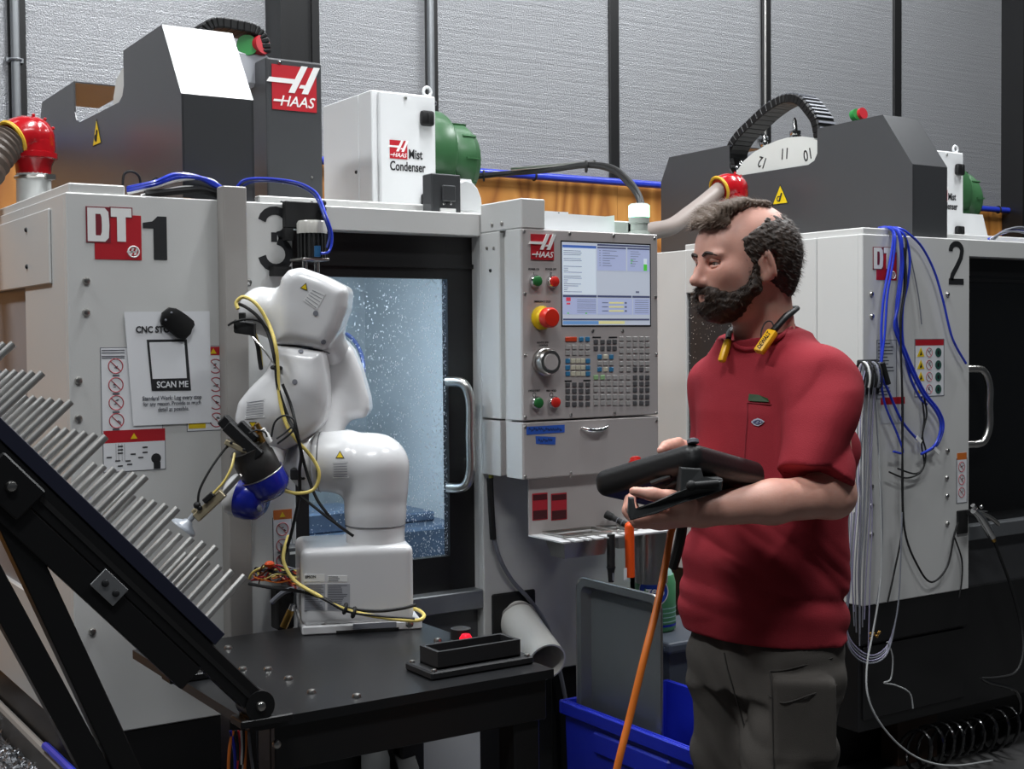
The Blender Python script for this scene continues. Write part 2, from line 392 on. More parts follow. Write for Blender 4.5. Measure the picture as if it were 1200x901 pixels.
# ================================================================ graphics shared by stickers
AX = V(1, 0, 0); AZ = V(0, 0, 1); FRONT = V(0, -1, 0)
def haas_logo(parent, o, ax, ay, s, nrm, raised=.0015):
    """red square s wide with the slanted H emblem and the name under it"""
    ax = Vector(ax).normalized(); ay = Vector(ay).normalized(); nrm = Vector(nrm)
    q = lambda a, b, d=0.: Vector(o)+ax*a*s+ay*b*s*.87+nrm*d
    g = G(); g.prism([q(0, 0), q(1, 0), q(1, 1.06), q(0, 1.06)], nrm*raised); r = g.obj('logo_plate', RED, parent)
    g = G(); d = raised
    g.prism([q(.36, .42, d), q(.50, .42, d), q(.80, 1.08, d), q(.66, 1.08, d)], nrm*raised)
    g.prism([q(.66, .42, d), q(.80, .42, d), q(1.08, 1.08, d), q(.94, 1.08, d)], nrm*raised)
    g.prism([q(-.12, .64, d), q(.46, .64, d), q(.51, .75, d), q(-.06, .75, d)], nrm*raised)
    g.prism([q(.60, .55, d), q(.72, .55, d), q(.76, .63, d), q(.64, .63, d)], nrm*raised)
    g.text('HAAS', q(.16, .10, d), ax, ay, .21*s, raised/2, .012, 'LEFT', .28, 1.0)
    g.prism([q(.02, .19, d), q(.24, .19, d), q(.24, .24, d), q(.04, .24, d)], nrm*raised)
    g.obj('emblem', WHITE, r)
    return r
def tri_sign(parent, c, ax, ay, s, nrm, name='warning_triangle', mark=True):
    ax = Vector(ax).normalized(); ay = Vector(ay).normalized(); nrm = Vector(nrm); c = Vector(c)
    def tri(k, d): return [c+ax*(-.58*s*k)+ay*(-.34*s*k)+nrm*d, c+ax*(.58*s*k)+ay*(-.34*s*k)+nrm*d, c+ay*(.67*s*k)+nrm*d]
    g = G(); g.prism(tri(1, 0), nrm*.0006); r = g.obj(name, INK, parent)
    g = G(); g.prism(tri(.86, .0006), nrm*.0005); y = g.obj('yellow_field', YELLOW, r) if parent.parent is None else None
    if y is None: y = g.obj('yellow_field', YELLOW, parent)
    if mark:
        g = G(); q = lambda a, b: c+ax*a*s+ay*b*s+nrm*.0011
        g.prism([q(-.05, -.16), q(.08, -.12), q(.05, .08), q(.1, .3), q(-.03, .1), q(-.02, -.02)], nrm*.0005); g.prism([q(-.25, -.2), q(.25, -.2), q(.25, -.25), q(-.25, -.25)], nrm*.0005)
        g.obj('pictogram', INK, r if parent.parent is None else parent)
    return r
def ban_sign(g_red, g_ink, c, ax, ay, R, nrm, ink=True):
    c = Vector(c); g_red.ring(c, nrm, R, R*.08, 20, 4)
    d = (Vector(ax)-Vector(ay)).normalized(); n2 = Vector(nrm).cross(d)
    g_red.prism([c-d*R+n2*R*.05, c+d*R+n2*R*.05, c+d*R-n2*R*.05, c-d*R-n2*R*.05], Vector(nrm)*.0008)
    if ink:
        for k in range(3):
            a = c+Vector(ax)*R*random.uniform(-.4, .3)+Vector(ay)*R*random.uniform(-.4, .4)
            g_ink.prism([a, a+Vector(ax)*R*.35, a+Vector(ax)*R*.3+Vector(ay)*R*.15, a+Vector(ay)*R*.1], Vector(nrm)*.0006)
def flat(g, u0, v0, u1, v1, th=.0008, Y=0., off=0.):
    """thin plate on a front plane Y between two photo corners"""
    a = P(u0, v0, Y=Y); b = P(u1, v1, Y=Y)
    g.box((min(a.x, b.x), Y-th-off, min(a.z, b.z)), (max(a.x, b.x), Y-off, max(a.z, b.z)))
    return g
def bolt(parent, c, nrm, r=.008, m=None, name='bolt'):
    g = G(); g.lathe([(r, 0), (r, r*.25), (r*.75, r*.7), (r*.3, r*.85)], c, nrm, 12); return g.obj(name, m or STEEL, parent, True)

# ================================================================ CNC machines
ZB, ZT = .63, 1.8655
GLASS, nt, b = node_mat('wet_door_glass')
b.inputs['Transmission Weight'].default_value = 1; b.inputs['Roughness'].default_value = .03; b.inputs['IOR'].default_value = 1.03; b.inputs['Base Color'].default_value = (.86, .94, 1, 1)
SIDEG = mat('frosted_side_window', (150, 150, 154), .45, noise=.25, nscale=4)
SIDED = mat('smoky_side_glass', (52, 52, 54), .2, noise=.3, nscale=5)
DGLASS = mat('dark_door_glass', (12, 13, 14), .22, coat=.3)
DROP, nt, b = node_mat('coolant_droplets')
tl = nt.nodes.new('ShaderNodeBsdfTranslucent'); tl.inputs[0].default_value = (1, 1, 1, 1); b.inputs['Base Color'].default_value = (.9, .94, 1, 1); b.inputs['Roughness'].default_value = .15
ms = nt.nodes.new('ShaderNodeMixShader'); ms.inputs[0].default_value = .6; nt.links.new(b.outputs[0], ms.inputs[1]); nt.links.new(tl.outputs[0], ms.inputs[2]); nt.links.new(ms.outputs[0], nt.nodes['Material Output'].inputs[0])
CABIN = mat('cabin_white_steel', (214, 220, 222), .35, noise=.08, nscale=7)
CABD = mat('cabin_blue_steel', (104, 120, 142), .35, .5, noise=.35, nscale=30, bump=.4, bscale=40)
def cnc(dx, left):
    lab = 'light grey milling machine numbered 3 with the robot standing at its door' if left else 'light grey milling machine numbered 2 with blue hoses hanging over its front'
    t = thing('milling_machine', lab, 'machine', (dx, 0, 0), 'milling machines')
    B = lambda a, b, bev=.003: None
    def part(name, m, *boxes, bev=.003, smooth=False):
        g = G()
        for a, b_ in boxes: g.box((a[0]+dx, a[1], a[2]), (b_[0]+dx, b_[1], b_[2]), bev)
        return g.obj(name, m, t, smooth)
    part('base', BLACK, ((.03, .24, 0), (1.60, 1.36, .22)), ((0.004, .02, .20), (1.62, 1.38, ZB)))
    part('base_apron', BLACK, ((0.0, .004, .50), (.55, .03, ZB)), ((.02, .012, .24), (.54, .03, .49)))
    # left flank with its side window
    w0, w1, wz0, wz1 = .394, .885, .90, 1.70
    part('side_panel', GREY, *([((0, 0.018, ZB), (.03, w0, ZT))] if left else [((0, 0.018, ZB), (.03, .205, ZT)), ((0, .2075, ZB), (.03, w0, ZT))]), ((0, w1, ZB), (.03, 1.38, ZT)), ((0, w0-.002, ZB), (.03, w1+.002, wz0)), ((0, w0-.002, wz1), (.03, w1+.002, ZT)))
    part('side_window', SIDEG if left else SIDED, ((.012, w0-.01, wz0-.01), (.020, w1+.01, wz1+.01)))
    if left:
        part('side_cover_plate', GREY, ((-.006, .13, ZT-.20), (0, 1.2, ZT-.025)))
        for zz in (ZT-.06, ZT-.15): bolt(t, (dx-.006, .34, zz), (-1, 0, 0), .006, INK)
    else:
        part('seam_backing', GREY, ((.02, .19, ZB+.01), (.028, .22, ZT-.03)), bev=0)
        g = G(); r = random.Random(17)
        for k in range(700):
            c = V(dx+.0115, w1-(w1-w0)*r.random(), wz1-(wz1-wz0)*r.random()**1.6); h = r.uniform(.0008, .0022)
            g.face([c+V(0, -h, 0), c+V(-.0005, 0, -h), c+V(0, h, 0), c+V(-.0005, 0, h)])
        g.obj('window_droplets', WHITE, t, kind='stuff', fixn=False)
    part('roof', GREY, ((.025, .015, ZT-.02), (1.60, 1.37, ZT-.0005)))
    part('corner_cap', GREY, ((0.008, .006, ZT-.002), (.135, .9, ZT+.022)))
    part('front_panel', GREY, ((0, 0, ZB), (.545, .02, ZT)))
    part('door_header', GREY, ((.54, 0, 1.804), (1.09, .06, ZT)))
    part('roof_channel', GREY, ((.50, .10, ZT-.01), (1.04, .16, ZT+.028)))
    part('right_panel', GREY, ((1.09, 0, ZB-.03), (1.62, .03, ZT)), ((1.59, .0, ZB-.03), (1.62, 1.38, ZT)), ((1.09, 0.02, ZB), (1.105, .12, 1.82)))
    part('door_sill', GALV, ((.545, .0, .80), (1.09, .10, .852)))
    part('lower_apron', CHAR, ((.545, .03, ZB-.03), (1.09, .06, .80)))
    # door: frame, pane, handle
    fx0, fx1, fz0, fz1 = .545, 1.09, .852, 1.812
    px0, px1, pz0, pz1 = .60, 1.012, .945, 1.691
    y0, y1 = .045, .075
    g = G()
    for a, b_ in (((fx0, fz0), (px0, fz1)), ((px1, fz0), (fx1, fz1)), ((px0-.001, fz0), (px1+.001, pz0)), ((px0-.001, pz1), (px1+.001, fz1))):
        g.box((dx+a[0], y0, a[1]), (dx+b_[0], y1, b_[1]))
    g.box((dx+fx0, y0-.008, pz1+.028), (dx+fx1, y0, pz1+.04))
    door = g.obj('door', BLACK, t)
    if left:
        g = G(); g.box((dx+px0-.005, y0+.012, pz0-.005), (dx+px1+.005, y0+.018, pz1+.005)); g.obj('window_pane', GLASS, door)
        g = G(); r = random.Random(3)
        for k in range(5200):
            a = r.random()
            u = 1-a**1.35 if r.random() < .75 else r.random()
            x = px0+(px1-px0)*u; z = pz0+(pz1-pz0)*(r.random()**1.15)
            if r.random() > .25+.75*u: continue
            s_ = r.uniform(.0005, .0017); h = s_*r.uniform(1, 2.2); c = V(dx+x, y0+.0118, z)
            g.face([c+V(-s_, 0, 0), c+V(0, -.0006, -h), c+V(s_, 0, 0), c+V(0, -.0006, h)])
        g.obj('droplets', DROP, door, kind='stuff', fixn=False)
    else:
        g = G(); g.box((dx+px0-.04, y0-.004, pz0-.06), (dx+1.04, y0+.02, pz1+.05)); g.obj('window_pane', DGLASS, door)
    hx = P(551, 480, Y=y0-.06).x if left else P(1159, 470, Y=y0-.06).x-dx
    if left: hz0, hz1 = P(549, 572, Y=0).z, P(549, 447, Y=0).z; bx = hx; ex = -.028
    else: hz0, hz1 = P(1148, 520, Y=0).z, P(1148, 432, Y=0).z; bx = hx; ex = -.085
    g = G(); r_ = .0135
    if left: pts = [(dx+bx-.035, y0, hz1), (dx+bx-.012, y0-.045, hz1-.006), (dx+bx, y0-.06, hz1-.05), (dx+bx, y0-.06, (hz0+hz1)/2), (dx+bx, y0-.06, hz0+.05), (dx+bx-.012, y0-.045, hz0+.006), (dx+bx-.035, y0, hz0)]
    else: pts = [(dx+bx+ex, y0-.03, hz1), (dx+bx-.03, y0-.055, hz1-.006), (dx+bx, y0-.06, hz1-.06), (dx+bx, y0-.06, (hz0+hz1)/2), (dx+bx, y0-.06, hz0+.06), (dx+bx-.03, y0-.055, hz0+.006), (dx+bx+ex, y0-.03, hz0)]
    g.tube(pts, r_, 14, 7); g.obj('handle', STEEL, door, True)
    # lit cabin behind the door
    g = G()
    g.box((dx+.4, 1.1, .7), (dx+1.3, 1.12, 1.85)); g.box((dx+.36, .08, .7), (dx+.4, 1.12, 1.85)); g.box((dx+1.3, .08, .7), (dx+1.34, 1.12, 1.85)); g.box((dx+.36, .08, 1.82), (dx+1.34, 1.12, 1.845)); g.box((dx+.36, .08, .7), (dx+1.34, 1.12, .74))
    g.obj('cabin', CABIN, t)
    # screws seen on the front
    for (u, v) in ([(101, 329), (101, 366), (92, 446), (92, 490), (108, 740), (291, 331)] if left else [(1021, 344.5), (1021.5, 370.5), (1110, 345), (1110, 528), (1109, 560), (1109.5, 581), (1109.5, 613.5), (1021, 570), (1021, 592), (1021, 626)]):
        p = P(u, v, Y=0); bolt(t, (p.x, 0, p.z), FRONT, .009)
    return t, door
mL, doorL = cnc(0, True)
mR, doorR = cnc(W, False)
# cabin fittings of machine 3, seen through the wet pane
g = G(); g.box((.55, .35, .74), (1.25, .85, .98), .01); g.box((.70, .40, .98), (.95, .60, 1.04), .006); g.box((1.0, .45, .98), (1.2, .7, 1.01), .006)
g.obj('work_table', CABD, mL)
g = G()
for k in range(3): g.ring((.93+.01*k, .50+.05*k, 1.47-.01*k), (.5, -1, .25), .085-.006*k, .006, 28, 6)
g.tube([(.86, .5, 1.53), (.80, .5, 1.62), (.76, .55, 1.72)], .008, 8); g.obj('coolant_hose', mat('cabin_hose_blue', (84, 98, 150), .4), mL, True)
g = G(); g.box((.62, .45, 1.35), (.84, .70, 1.82), .02); g.lathe([(.05, 0), (.05, .10), (.03, .13)], (.73, .57, 1.36), (0, 0, -1)); g.obj('spindle', CABD, mL, True)
g = G(); g.box((.42, .12, 1.79), (.80, .16, 1.815), .004); g.obj('work_light', mat('cabin_lamp', (255, 255, 255), .3, emit=(214, 234, 255), estr=16), mL)
l = bpy.data.lights.new('cabin_lamp_light', 'AREA'); l.shape = 'RECTANGLE'; l.size = .36; l.size_y = .1; l.energy = 7.5; l.color = (.86, .94, 1)
o = bpy.data.objects.new('cabin_lamp_light', l); o.location = (.61, .145, 1.785); o.rotation_euler = (math.radians(25), 0, 0); C.objects.link(o)

# ---- print on machine 3
def front_text(parent, body, u, v, hpx, m=INK, Y=0., align='LEFT', bold=.0, sx=1., off=.0008, name='lettering', D0=None, shear=0.):
    """v is the baseline in the photo, hpx the cap height in photo pixels"""
    p = P(u, v, Y=Y); q = P(u, v-hpx, Y=Y); g = G()
    g.text(body, (p.x, Y-off, p.z), AX, AZ, q.z-p.z, .0005, bold, align, shear, sx); return g.obj(name, m, parent)
def model_badge(parent, x0, z0, s, one):
    """red square with white DT and the small round emblem"""
    q = lambda a, b: (x0+a*s, 0, z0+b*s)
    g = G(); g.box((x0+.14*s, -.0012, z0-.02*s), (x0+1.0*s, 0, z0+.80*s)); r = g.obj('badge_square', RED, parent)
    g = G(); g.box((x0-.01*s, -.0018, z0+.28*s), (x0+.43*s, 0, z0+.93*s)); g.box((x0+.42*s, -.0018, z0+.74*s), (x0+.84*s, 0, z0+.94*s)); g.obj('letter_border', mat('dark_red', (120, 30, 44), .5), r)
    g = G(); g.box((x0+.015*s, -.0022, z0+.30*s), (x0+.16*s, -.0018, z0+.91*s))
    arc = [(.16, .30), (.33, .30), (.395, .37), (.41, .60), (.395, .84), (.33, .91), (.16, .91), (.16, .80), (.25, .80), (.27, .74), (.275, .60), (.27, .47), (.25, .41), (.16, .41)]
    g.prism([(x0+a*s, -.0018, z0+b_*s) for a, b_ in arc], (0, -.0004, 0))
    g.box((x0+.44*s, -.0022, z0+.76*s), (x0+.82*s, -.0018, z0+.92*s)); g.box((x0+.55*s, -.0022, z0+.31*s), (x0+.71*s, -.0018, z0+.7598*s))
    g.obj('letters', WHITE, r)
    g = G(); g.ring((x0+.85*s, -.0014, z0+.13*s), (0, -1, 0), .10*s, .016*s, 20, 4)
    c = V(x0+.85*s, -.0012, z0+.13*s)
    for a in (-.045, .03): g.prism([c+V((a-.03)*s, 0, -.06*s), c+V((a+.01)*s, 0, -.06*s), c+V((a+.055)*s, 0, .07*s), c+V((a+.015)*s, 0, .07*s)], (0, -.0006, 0))
    g.prism([c+V(-.13*s, 0, -.012*s), c+V(.04*s, 0, -.012*s), c+V(.05*s, 0, .012*s), c+V(-.12*s, 0, .012*s)], (0, -.0006, 0)); g.obj('round_emblem', WHITE, r)
p0, p1 = P(102, 302, Y=0), P(166, 302, Y=0)
model_badge(mL, p0.x, p0.z, p1.x-p0.x, True)
p0, p1 = P(1023, 327, Y=0), P(1050.5, 327, Y=0); model_badge(mR, p0.x, p0.z, p1.x-p0.x, False)
def digit(parent, kind, u0, v0, u1, v1):
    a, b_ = P(u0, v1, Y=0), P(u1, v0, Y=0); sxx, szz = b_.x-a.x, b_.z-a.z; g = G()
    q = lambda x, z: (a.x+x*sxx, -.0012, a.z+z*szz)
    if kind == '1': g.prism([q(.44, 0), q(1, 0), q(1, 1), q(.62, 1), q(.40, .88), q(0, .84), q(0, .72), q(.44, .72)], (0, .0012, 0))
    else:
        def stroke(pts, wd):
            L, R_ = [], []
            for i, (x, z) in enumerate(pts):
                x0, z0 = pts[max(i-1, 0)]; x1, z1 = pts[min(i+1, len(pts)-1)]; dx_, dz_ = (x1-x0)*sxx, (z1-z0)*szz; l_ = math.hypot(dx_, dz_) or 1
                nx_, nz_ = -dz_/l_*wd*sxx, dx_/l_*wd*sxx
                L.append((a.x+x*sxx+nx_, -.0012, a.z+z*szz+nz_)); R_.append((a.x+x*sxx-nx_, -.0012, a.z+z*szz-nz_))
            for i in range(len(pts)-1): g.prism([L[i], L[i+1], R_[i+1], R_[i]], (0, .0012, 0))
        arc = lambda cx, cz, rx, rz, a0, a1, n=12: [(cx+rx*math.cos(math.radians(a0+(a1-a0)*i/n)), cz+rz*math.sin(math.radians(a0+(a1-a0)*i/n))) for i in range(n+1)]
        if kind == '3':
            stroke(arc(.5, .745, .39, .195, 170, -80), .115); stroke(arc(.5, .27, .40, .215, 80, -170), .115); stroke([(.38, .53), (.55, .53)], .13)
        else:
            stroke(arc(.5, .78, .37, .16, 185, -20)+[(.80, .62), (.55, .42), (.25, .22), (.18, .10)], .12); stroke([(.02, .065), (.98, .065)], .125)
    return g.obj('machine_number' if kind != '1' else 'model_number', INK, parent)
digit(mL, '1', 168, 254, 195, 304); digit(mL, '3', 303, 243, 342, 318); digit(mR, '2', 1111.5, 283, 1129.5, 333)
# warning sheets on machine 3
def plate(parent, u0, v0, u1, v1, m=PAPER, name='sticker', off=0., border=None):
    if border:
        g = G(); flat(g, u0-.8, v0-.8, u1+.8, v1+.8, .0006, 0, off); g.obj('sticker_border', border, parent)
    g = G(); flat(g, u0, v0, u1, v1, .0009, 0, off); return g.obj(name, m, parent)
st = plate(mL, 118, 408, 190, 505, PAPER, 'instruction_sticker', 0, GREYINK)
gr, gi = G(), G()
for i, v in enumerate((429, 451, 472, 493)):
    c = P(135.5+i*.4, v, Y=-.001); ban_sign(gr, gi, c, AX, AZ, .0165, FRONT)
for v in (440, 461.5, 483, 503): flat(gi, 132, v-1, 140, v+1, .0004, -.001)
for v in (410, 413, 417, 419): flat(gi, 119, v, 146, v+.8, .0004, -.001)
gr.obj('ban_signs', mat('sign_red_line', (170, 60, 70), .5), st, kind='stuff'); gi.obj('pictograms', GREYINK, st, kind='stuff')
st = plate(mL, 121, 518, 193.5, 549, PAPER, 'coolant_sticker', 0, GREYINK); g = G(); flat(g, 121, 505, 193.5, 516, .001); g.obj('red_band', RED, st)
gi = G(); p = P(183, 537, Y=-.001); gi.ball(p, (.012, .0008, .012), 12); p = P(184, 543, Y=-.001); gi.box(p-V(.008, .0006, .012), p+V(.008, 0, .004))
for u, v in ((141, 523), (141, 527), (141, 531), (138, 540), (150, 540), (128, 536), (156, 532), (165, 536), (170, 524), (170, 530), (152, 544), (141, 546)): flat(gi, u-3, v-.6, u+3, v+.6, .0004, -.001)
for u in (136, 146, 139, 143): flat(gi, u-.3, 520, u+.3, 540, .0004, -.001)
gi.obj('pictograms', INK, st, kind='stuff'); 
g = G(); c = P(157, 511, Y=-.0012); g.prism([c+V(-.008, 0, -.006), c+V(.008, 0, -.006), c+V(0, 0, .007)], (0, -.0005, 0)); g.obj('yellow_triangle', YELLOW, st)
st = plate(mL, 218, 406, 263, 503, PAPER, 'hazard_sticker', 0, GREYINK)
g = G(); flat(g, 219, 406.5, 262.5, 416, .0004, -.0009); g.obj('red_band', RED, st)
g = G(); c = P(250, 411.5, Y=-.0013); g.prism([c+V(-.008, 0, -.006), c+V(.008, 0, -.006), c+V(0, 0, .007)], (0, -.0005, 0)); g.obj('yellow_triangle', YELLOW, st); g = G(); flat(g, 221, 496.5, 241, 501.5, .0005, -.0009); g.obj('yellow_label', YELLOW, st)
gr, gi = G(), G()
for i, v in enumerate((429, 450.5, 471.5, 492)): ban_sign(gr, gi, P(252.5+i*.4, v, Y=-.001), AX, AZ, .0165, FRONT)
gr.obj('ban_signs', MATS['sign_red_line'], st, kind='stuff'); gi.obj('pictograms', INK, st, kind='stuff')
st = plate(mL, 320, 607.5, 342, 665, PAPER, 'hand_hazard_sticker', 0, GREYINK)
g = G(); flat(g, 320.3, 598, 342, 607.5, .001); g.obj('orange_band', ORANGEL, st)
gr, gi = G(), G()
for v in (620, 639, 657): ban_sign(gr, gi, P(331, v, Y=-.001), AX, AZ, .0155, FRONT)
gr.obj('ban_signs', MATS['sign_red_line'], st, kind='stuff'); gi.obj('pictograms', INK, st, kind='stuff')
g = G(); c = P(331, 603, Y=-.0012); g.prism([c+V(-.008, 0, -.006), c+V(.008, 0, -.006), c+V(0, 0, .007)], (0, -.0005, 0)); g.obj('yellow_triangle', YELLOW, st)
# paper notice with its magnet (things of their own)
pts = [P(145.5, 365.5, Y=-.004), P(245.5, 364.5, Y=-.004), P(248.5, 495, Y=-.004), P(156.5, 499, Y=-.004)]
nt_ = thing('paper_notice', 'white paper notice hanging from a black magnet on machine 3', 'notice', pts[3])
g = G(); g.prism(pts, (0, .001, 0)); g.obj('sheet', PAPER, nt_)
g = G(); qf = [P(172, 398, Y=-.005), P(219, 397.5, Y=-.005), P(224, 457.5, Y=-.005), P(178, 458, Y=-.005)]; g.prism(qf, (0, .001, 0), .0); g.obj('code_frame', INK, nt_)
g = G(); qf = [P(175, 401, Y=-.0056), P(216, 400.5, Y=-.0056), P(219, 443, Y=-.0056), P(179, 444, Y=-.0056)]; g.prism(qf, (0, .0006, 0)); g.obj('code_field', PAPER, nt_)
front_text(nt_, 'CNC STOP LOG', 159, 389.6, 7.2, INK, -.0045, bold=.04, sx=.90)
front_text(nt_, 'SCAN ME', 183.5, 454.3, 7.2, PAPER, -.0055, bold=.02, sx=.88)
front_text(nt_, 'Standard Work: Log every stop', 202, 468.0, 4.6, GREYINK, -.0045, 'CENTER', sx=.83, bold=.012)
front_text(nt_, 'for any reason. Provide as much', 202, 474.6, 4.6, GREYINK, -.0045, 'CENTER', sx=.80)
front_text(nt_, 'detail as possible.', 203.5, 481.2, 4.6, GREYINK, -.0045, 'CENTER', sx=.80)
g = G(); g.prism([P(u, v, Y=-.018) for u, v in [(189, 375), (191, 366), (199, 360), (207, 361), (213, 365), (220, 370), (228, 376), (229, 381), (222, 390), (218, 398), (209, 396), (199, 387), (190, 380)]], (0, .014, 0), .004, 2)
mg = g.obj('magnet_clip', RUBBER, None, True, 'black rounded magnet clip pinning the paper notice', 'magnet')
for u, v in ((201, 366.5), (194, 375)):
    p = P(u, v, Y=-.018); bolt(mg, p, FRONT, .0028, GREYC, 'rivet')
# grey channel in front of machine 3
g = G(); g.box((.351, -.045, .60), (.410, -.002, 1.895), .003)
g.obj('upright_channel', GREYD, None, False, 'taupe upright channel dividing the front of machine 3 between DT badge and number', 'post')
# warning sheet on machine 2
st = plate(mR, 1072.5, 398, 1105.5, 463, PAPER, 'hazard_sticker', 0, GREYINK)
g = G(); flat(g, 1072.5, 398, 1105.5, 404.5, .0012); g.obj('red_band', RED, st)
gy, gr, gi, gg = G(), G(), G(), G()
for i, v in enumerate((413, 427.5, 441.5, 456)):
    c = P(1079, v, Y=-.001); gy.prism([c+V(-.019, 0, -.014), c+V(.019, 0, -.014), c+V(0, 0, .018)], (0, -.0006, 0)); gi.prism([c+V(-.006, -.0007, -.010), c+V(.006, -.0007, -.008), c+V(.001, -.0007, .006)], (0, -.0004, 0))
    ban_sign(gr, gi, P(1089, v, Y=-.001), AX, AZ, .0155, FRONT)
    c = P(1099.5, v, Y=-.001); gg.lathe([(.016, 0), (.016, .0008)], c, FRONT, 20); gi.ball(c+V(0, -.001, 0), (.006, .0006, .008), 8)
gy.obj('yellow_triangles', YELLOW, st, kind='stuff'); gr.obj('ban_signs', MATS['sign_red_line'], st, kind='stuff'); gi.obj('pictograms', INK, st, kind='stuff'); gg.obj('mandatory_signs', mat('sign_green', (40, 84, 74), .5), st, kind='stuff')
st = plate(mR, 1028, 399, 1050, 466, mat('pale_grey_label', (190, 192, 196), .5), 'rating_label', 0, GREYINK); g = G()
for k in range(16): flat(g, 1029, 402+k*4, 1029+random.uniform(8, 19), 403+k*4, .0004, -.001)
g.obj('fine_print', GREYINK, st, kind='stuff')
st = plate(mR, 1032, 473, 1060, 495, MATS['pale_grey_label'], 'coolant_sticker', 0); g = G(); flat(g, 1032, 466, 1060, 473, .001); g.obj('red_band', RED, st)
st = plate(mR, 1121.5, 538, 1132.5, 588, PAPER, 'hand_hazard_sticker', 0, GREYINK); g = G(); flat(g, 1121.5, 531, 1132.5, 538, .001); g.obj('orange_band', ORANGEL, st)
gr, gi = G(), G()
for v in (547, 562, 577): ban_sign(gr, gi, P(1127, v, Y=-.001), AX, AZ, .017, FRONT)
gr.obj('ban_signs', MATS['sign_red_line'], st, kind='stuff'); gi.obj('pictograms', INK, st, kind='stuff')
# ================================================================ on the machine roofs
XC0, XC1 = .28, .461
PROF = [(.03, ZT+.004), (.03, 2.115), (.16, 2.302), (.47, 2.296), (.47, 2.205), (.485, 2.18), (.515, 2.168), (.90, 2.168), (.93, 2.18), (.945, 2.205), (.945, 2.295), (1.315, 2.291), (1.37, 2.19), (1.37, ZT+.004)]
DISCW = mat('carousel_disc', (206, 208, 204), .4, noise=.06, nscale=9)
def side_tri(parent, c, s):
    g = G(); T = lambda k, d: [V(c[0]-d, c[1]+.58*s*k, c[2]-.34*s*k), V(c[0]-d, c[1]-.58*s*k, c[2]-.34*s*k), V(c[0]-d, c[1], c[2]+.67*s*k)]
    g.prism(T(1, 0), (-.0008, 0, 0)); r = g.obj('warning_triangle', INK, parent)
    g = G(); g.prism(T(.88, .0008), (-.0006, 0, 0)); g.obj('yellow_field', YELLOW, r)
    g = G(); g.ring((c[0]-.0015, c[1]+.10*s, c[2]-.05*s), (1, 0, 0), .12*s, .03*s, 14, 4); g.tube([(c[0]-.0015, c[1]+.05*s, c[2]-.18*s), (c[0]-.0015, c[1]-.12*s, c[2]+.22*s)], .05*s, 6, 0); g.obj('pictogram', INK, r)
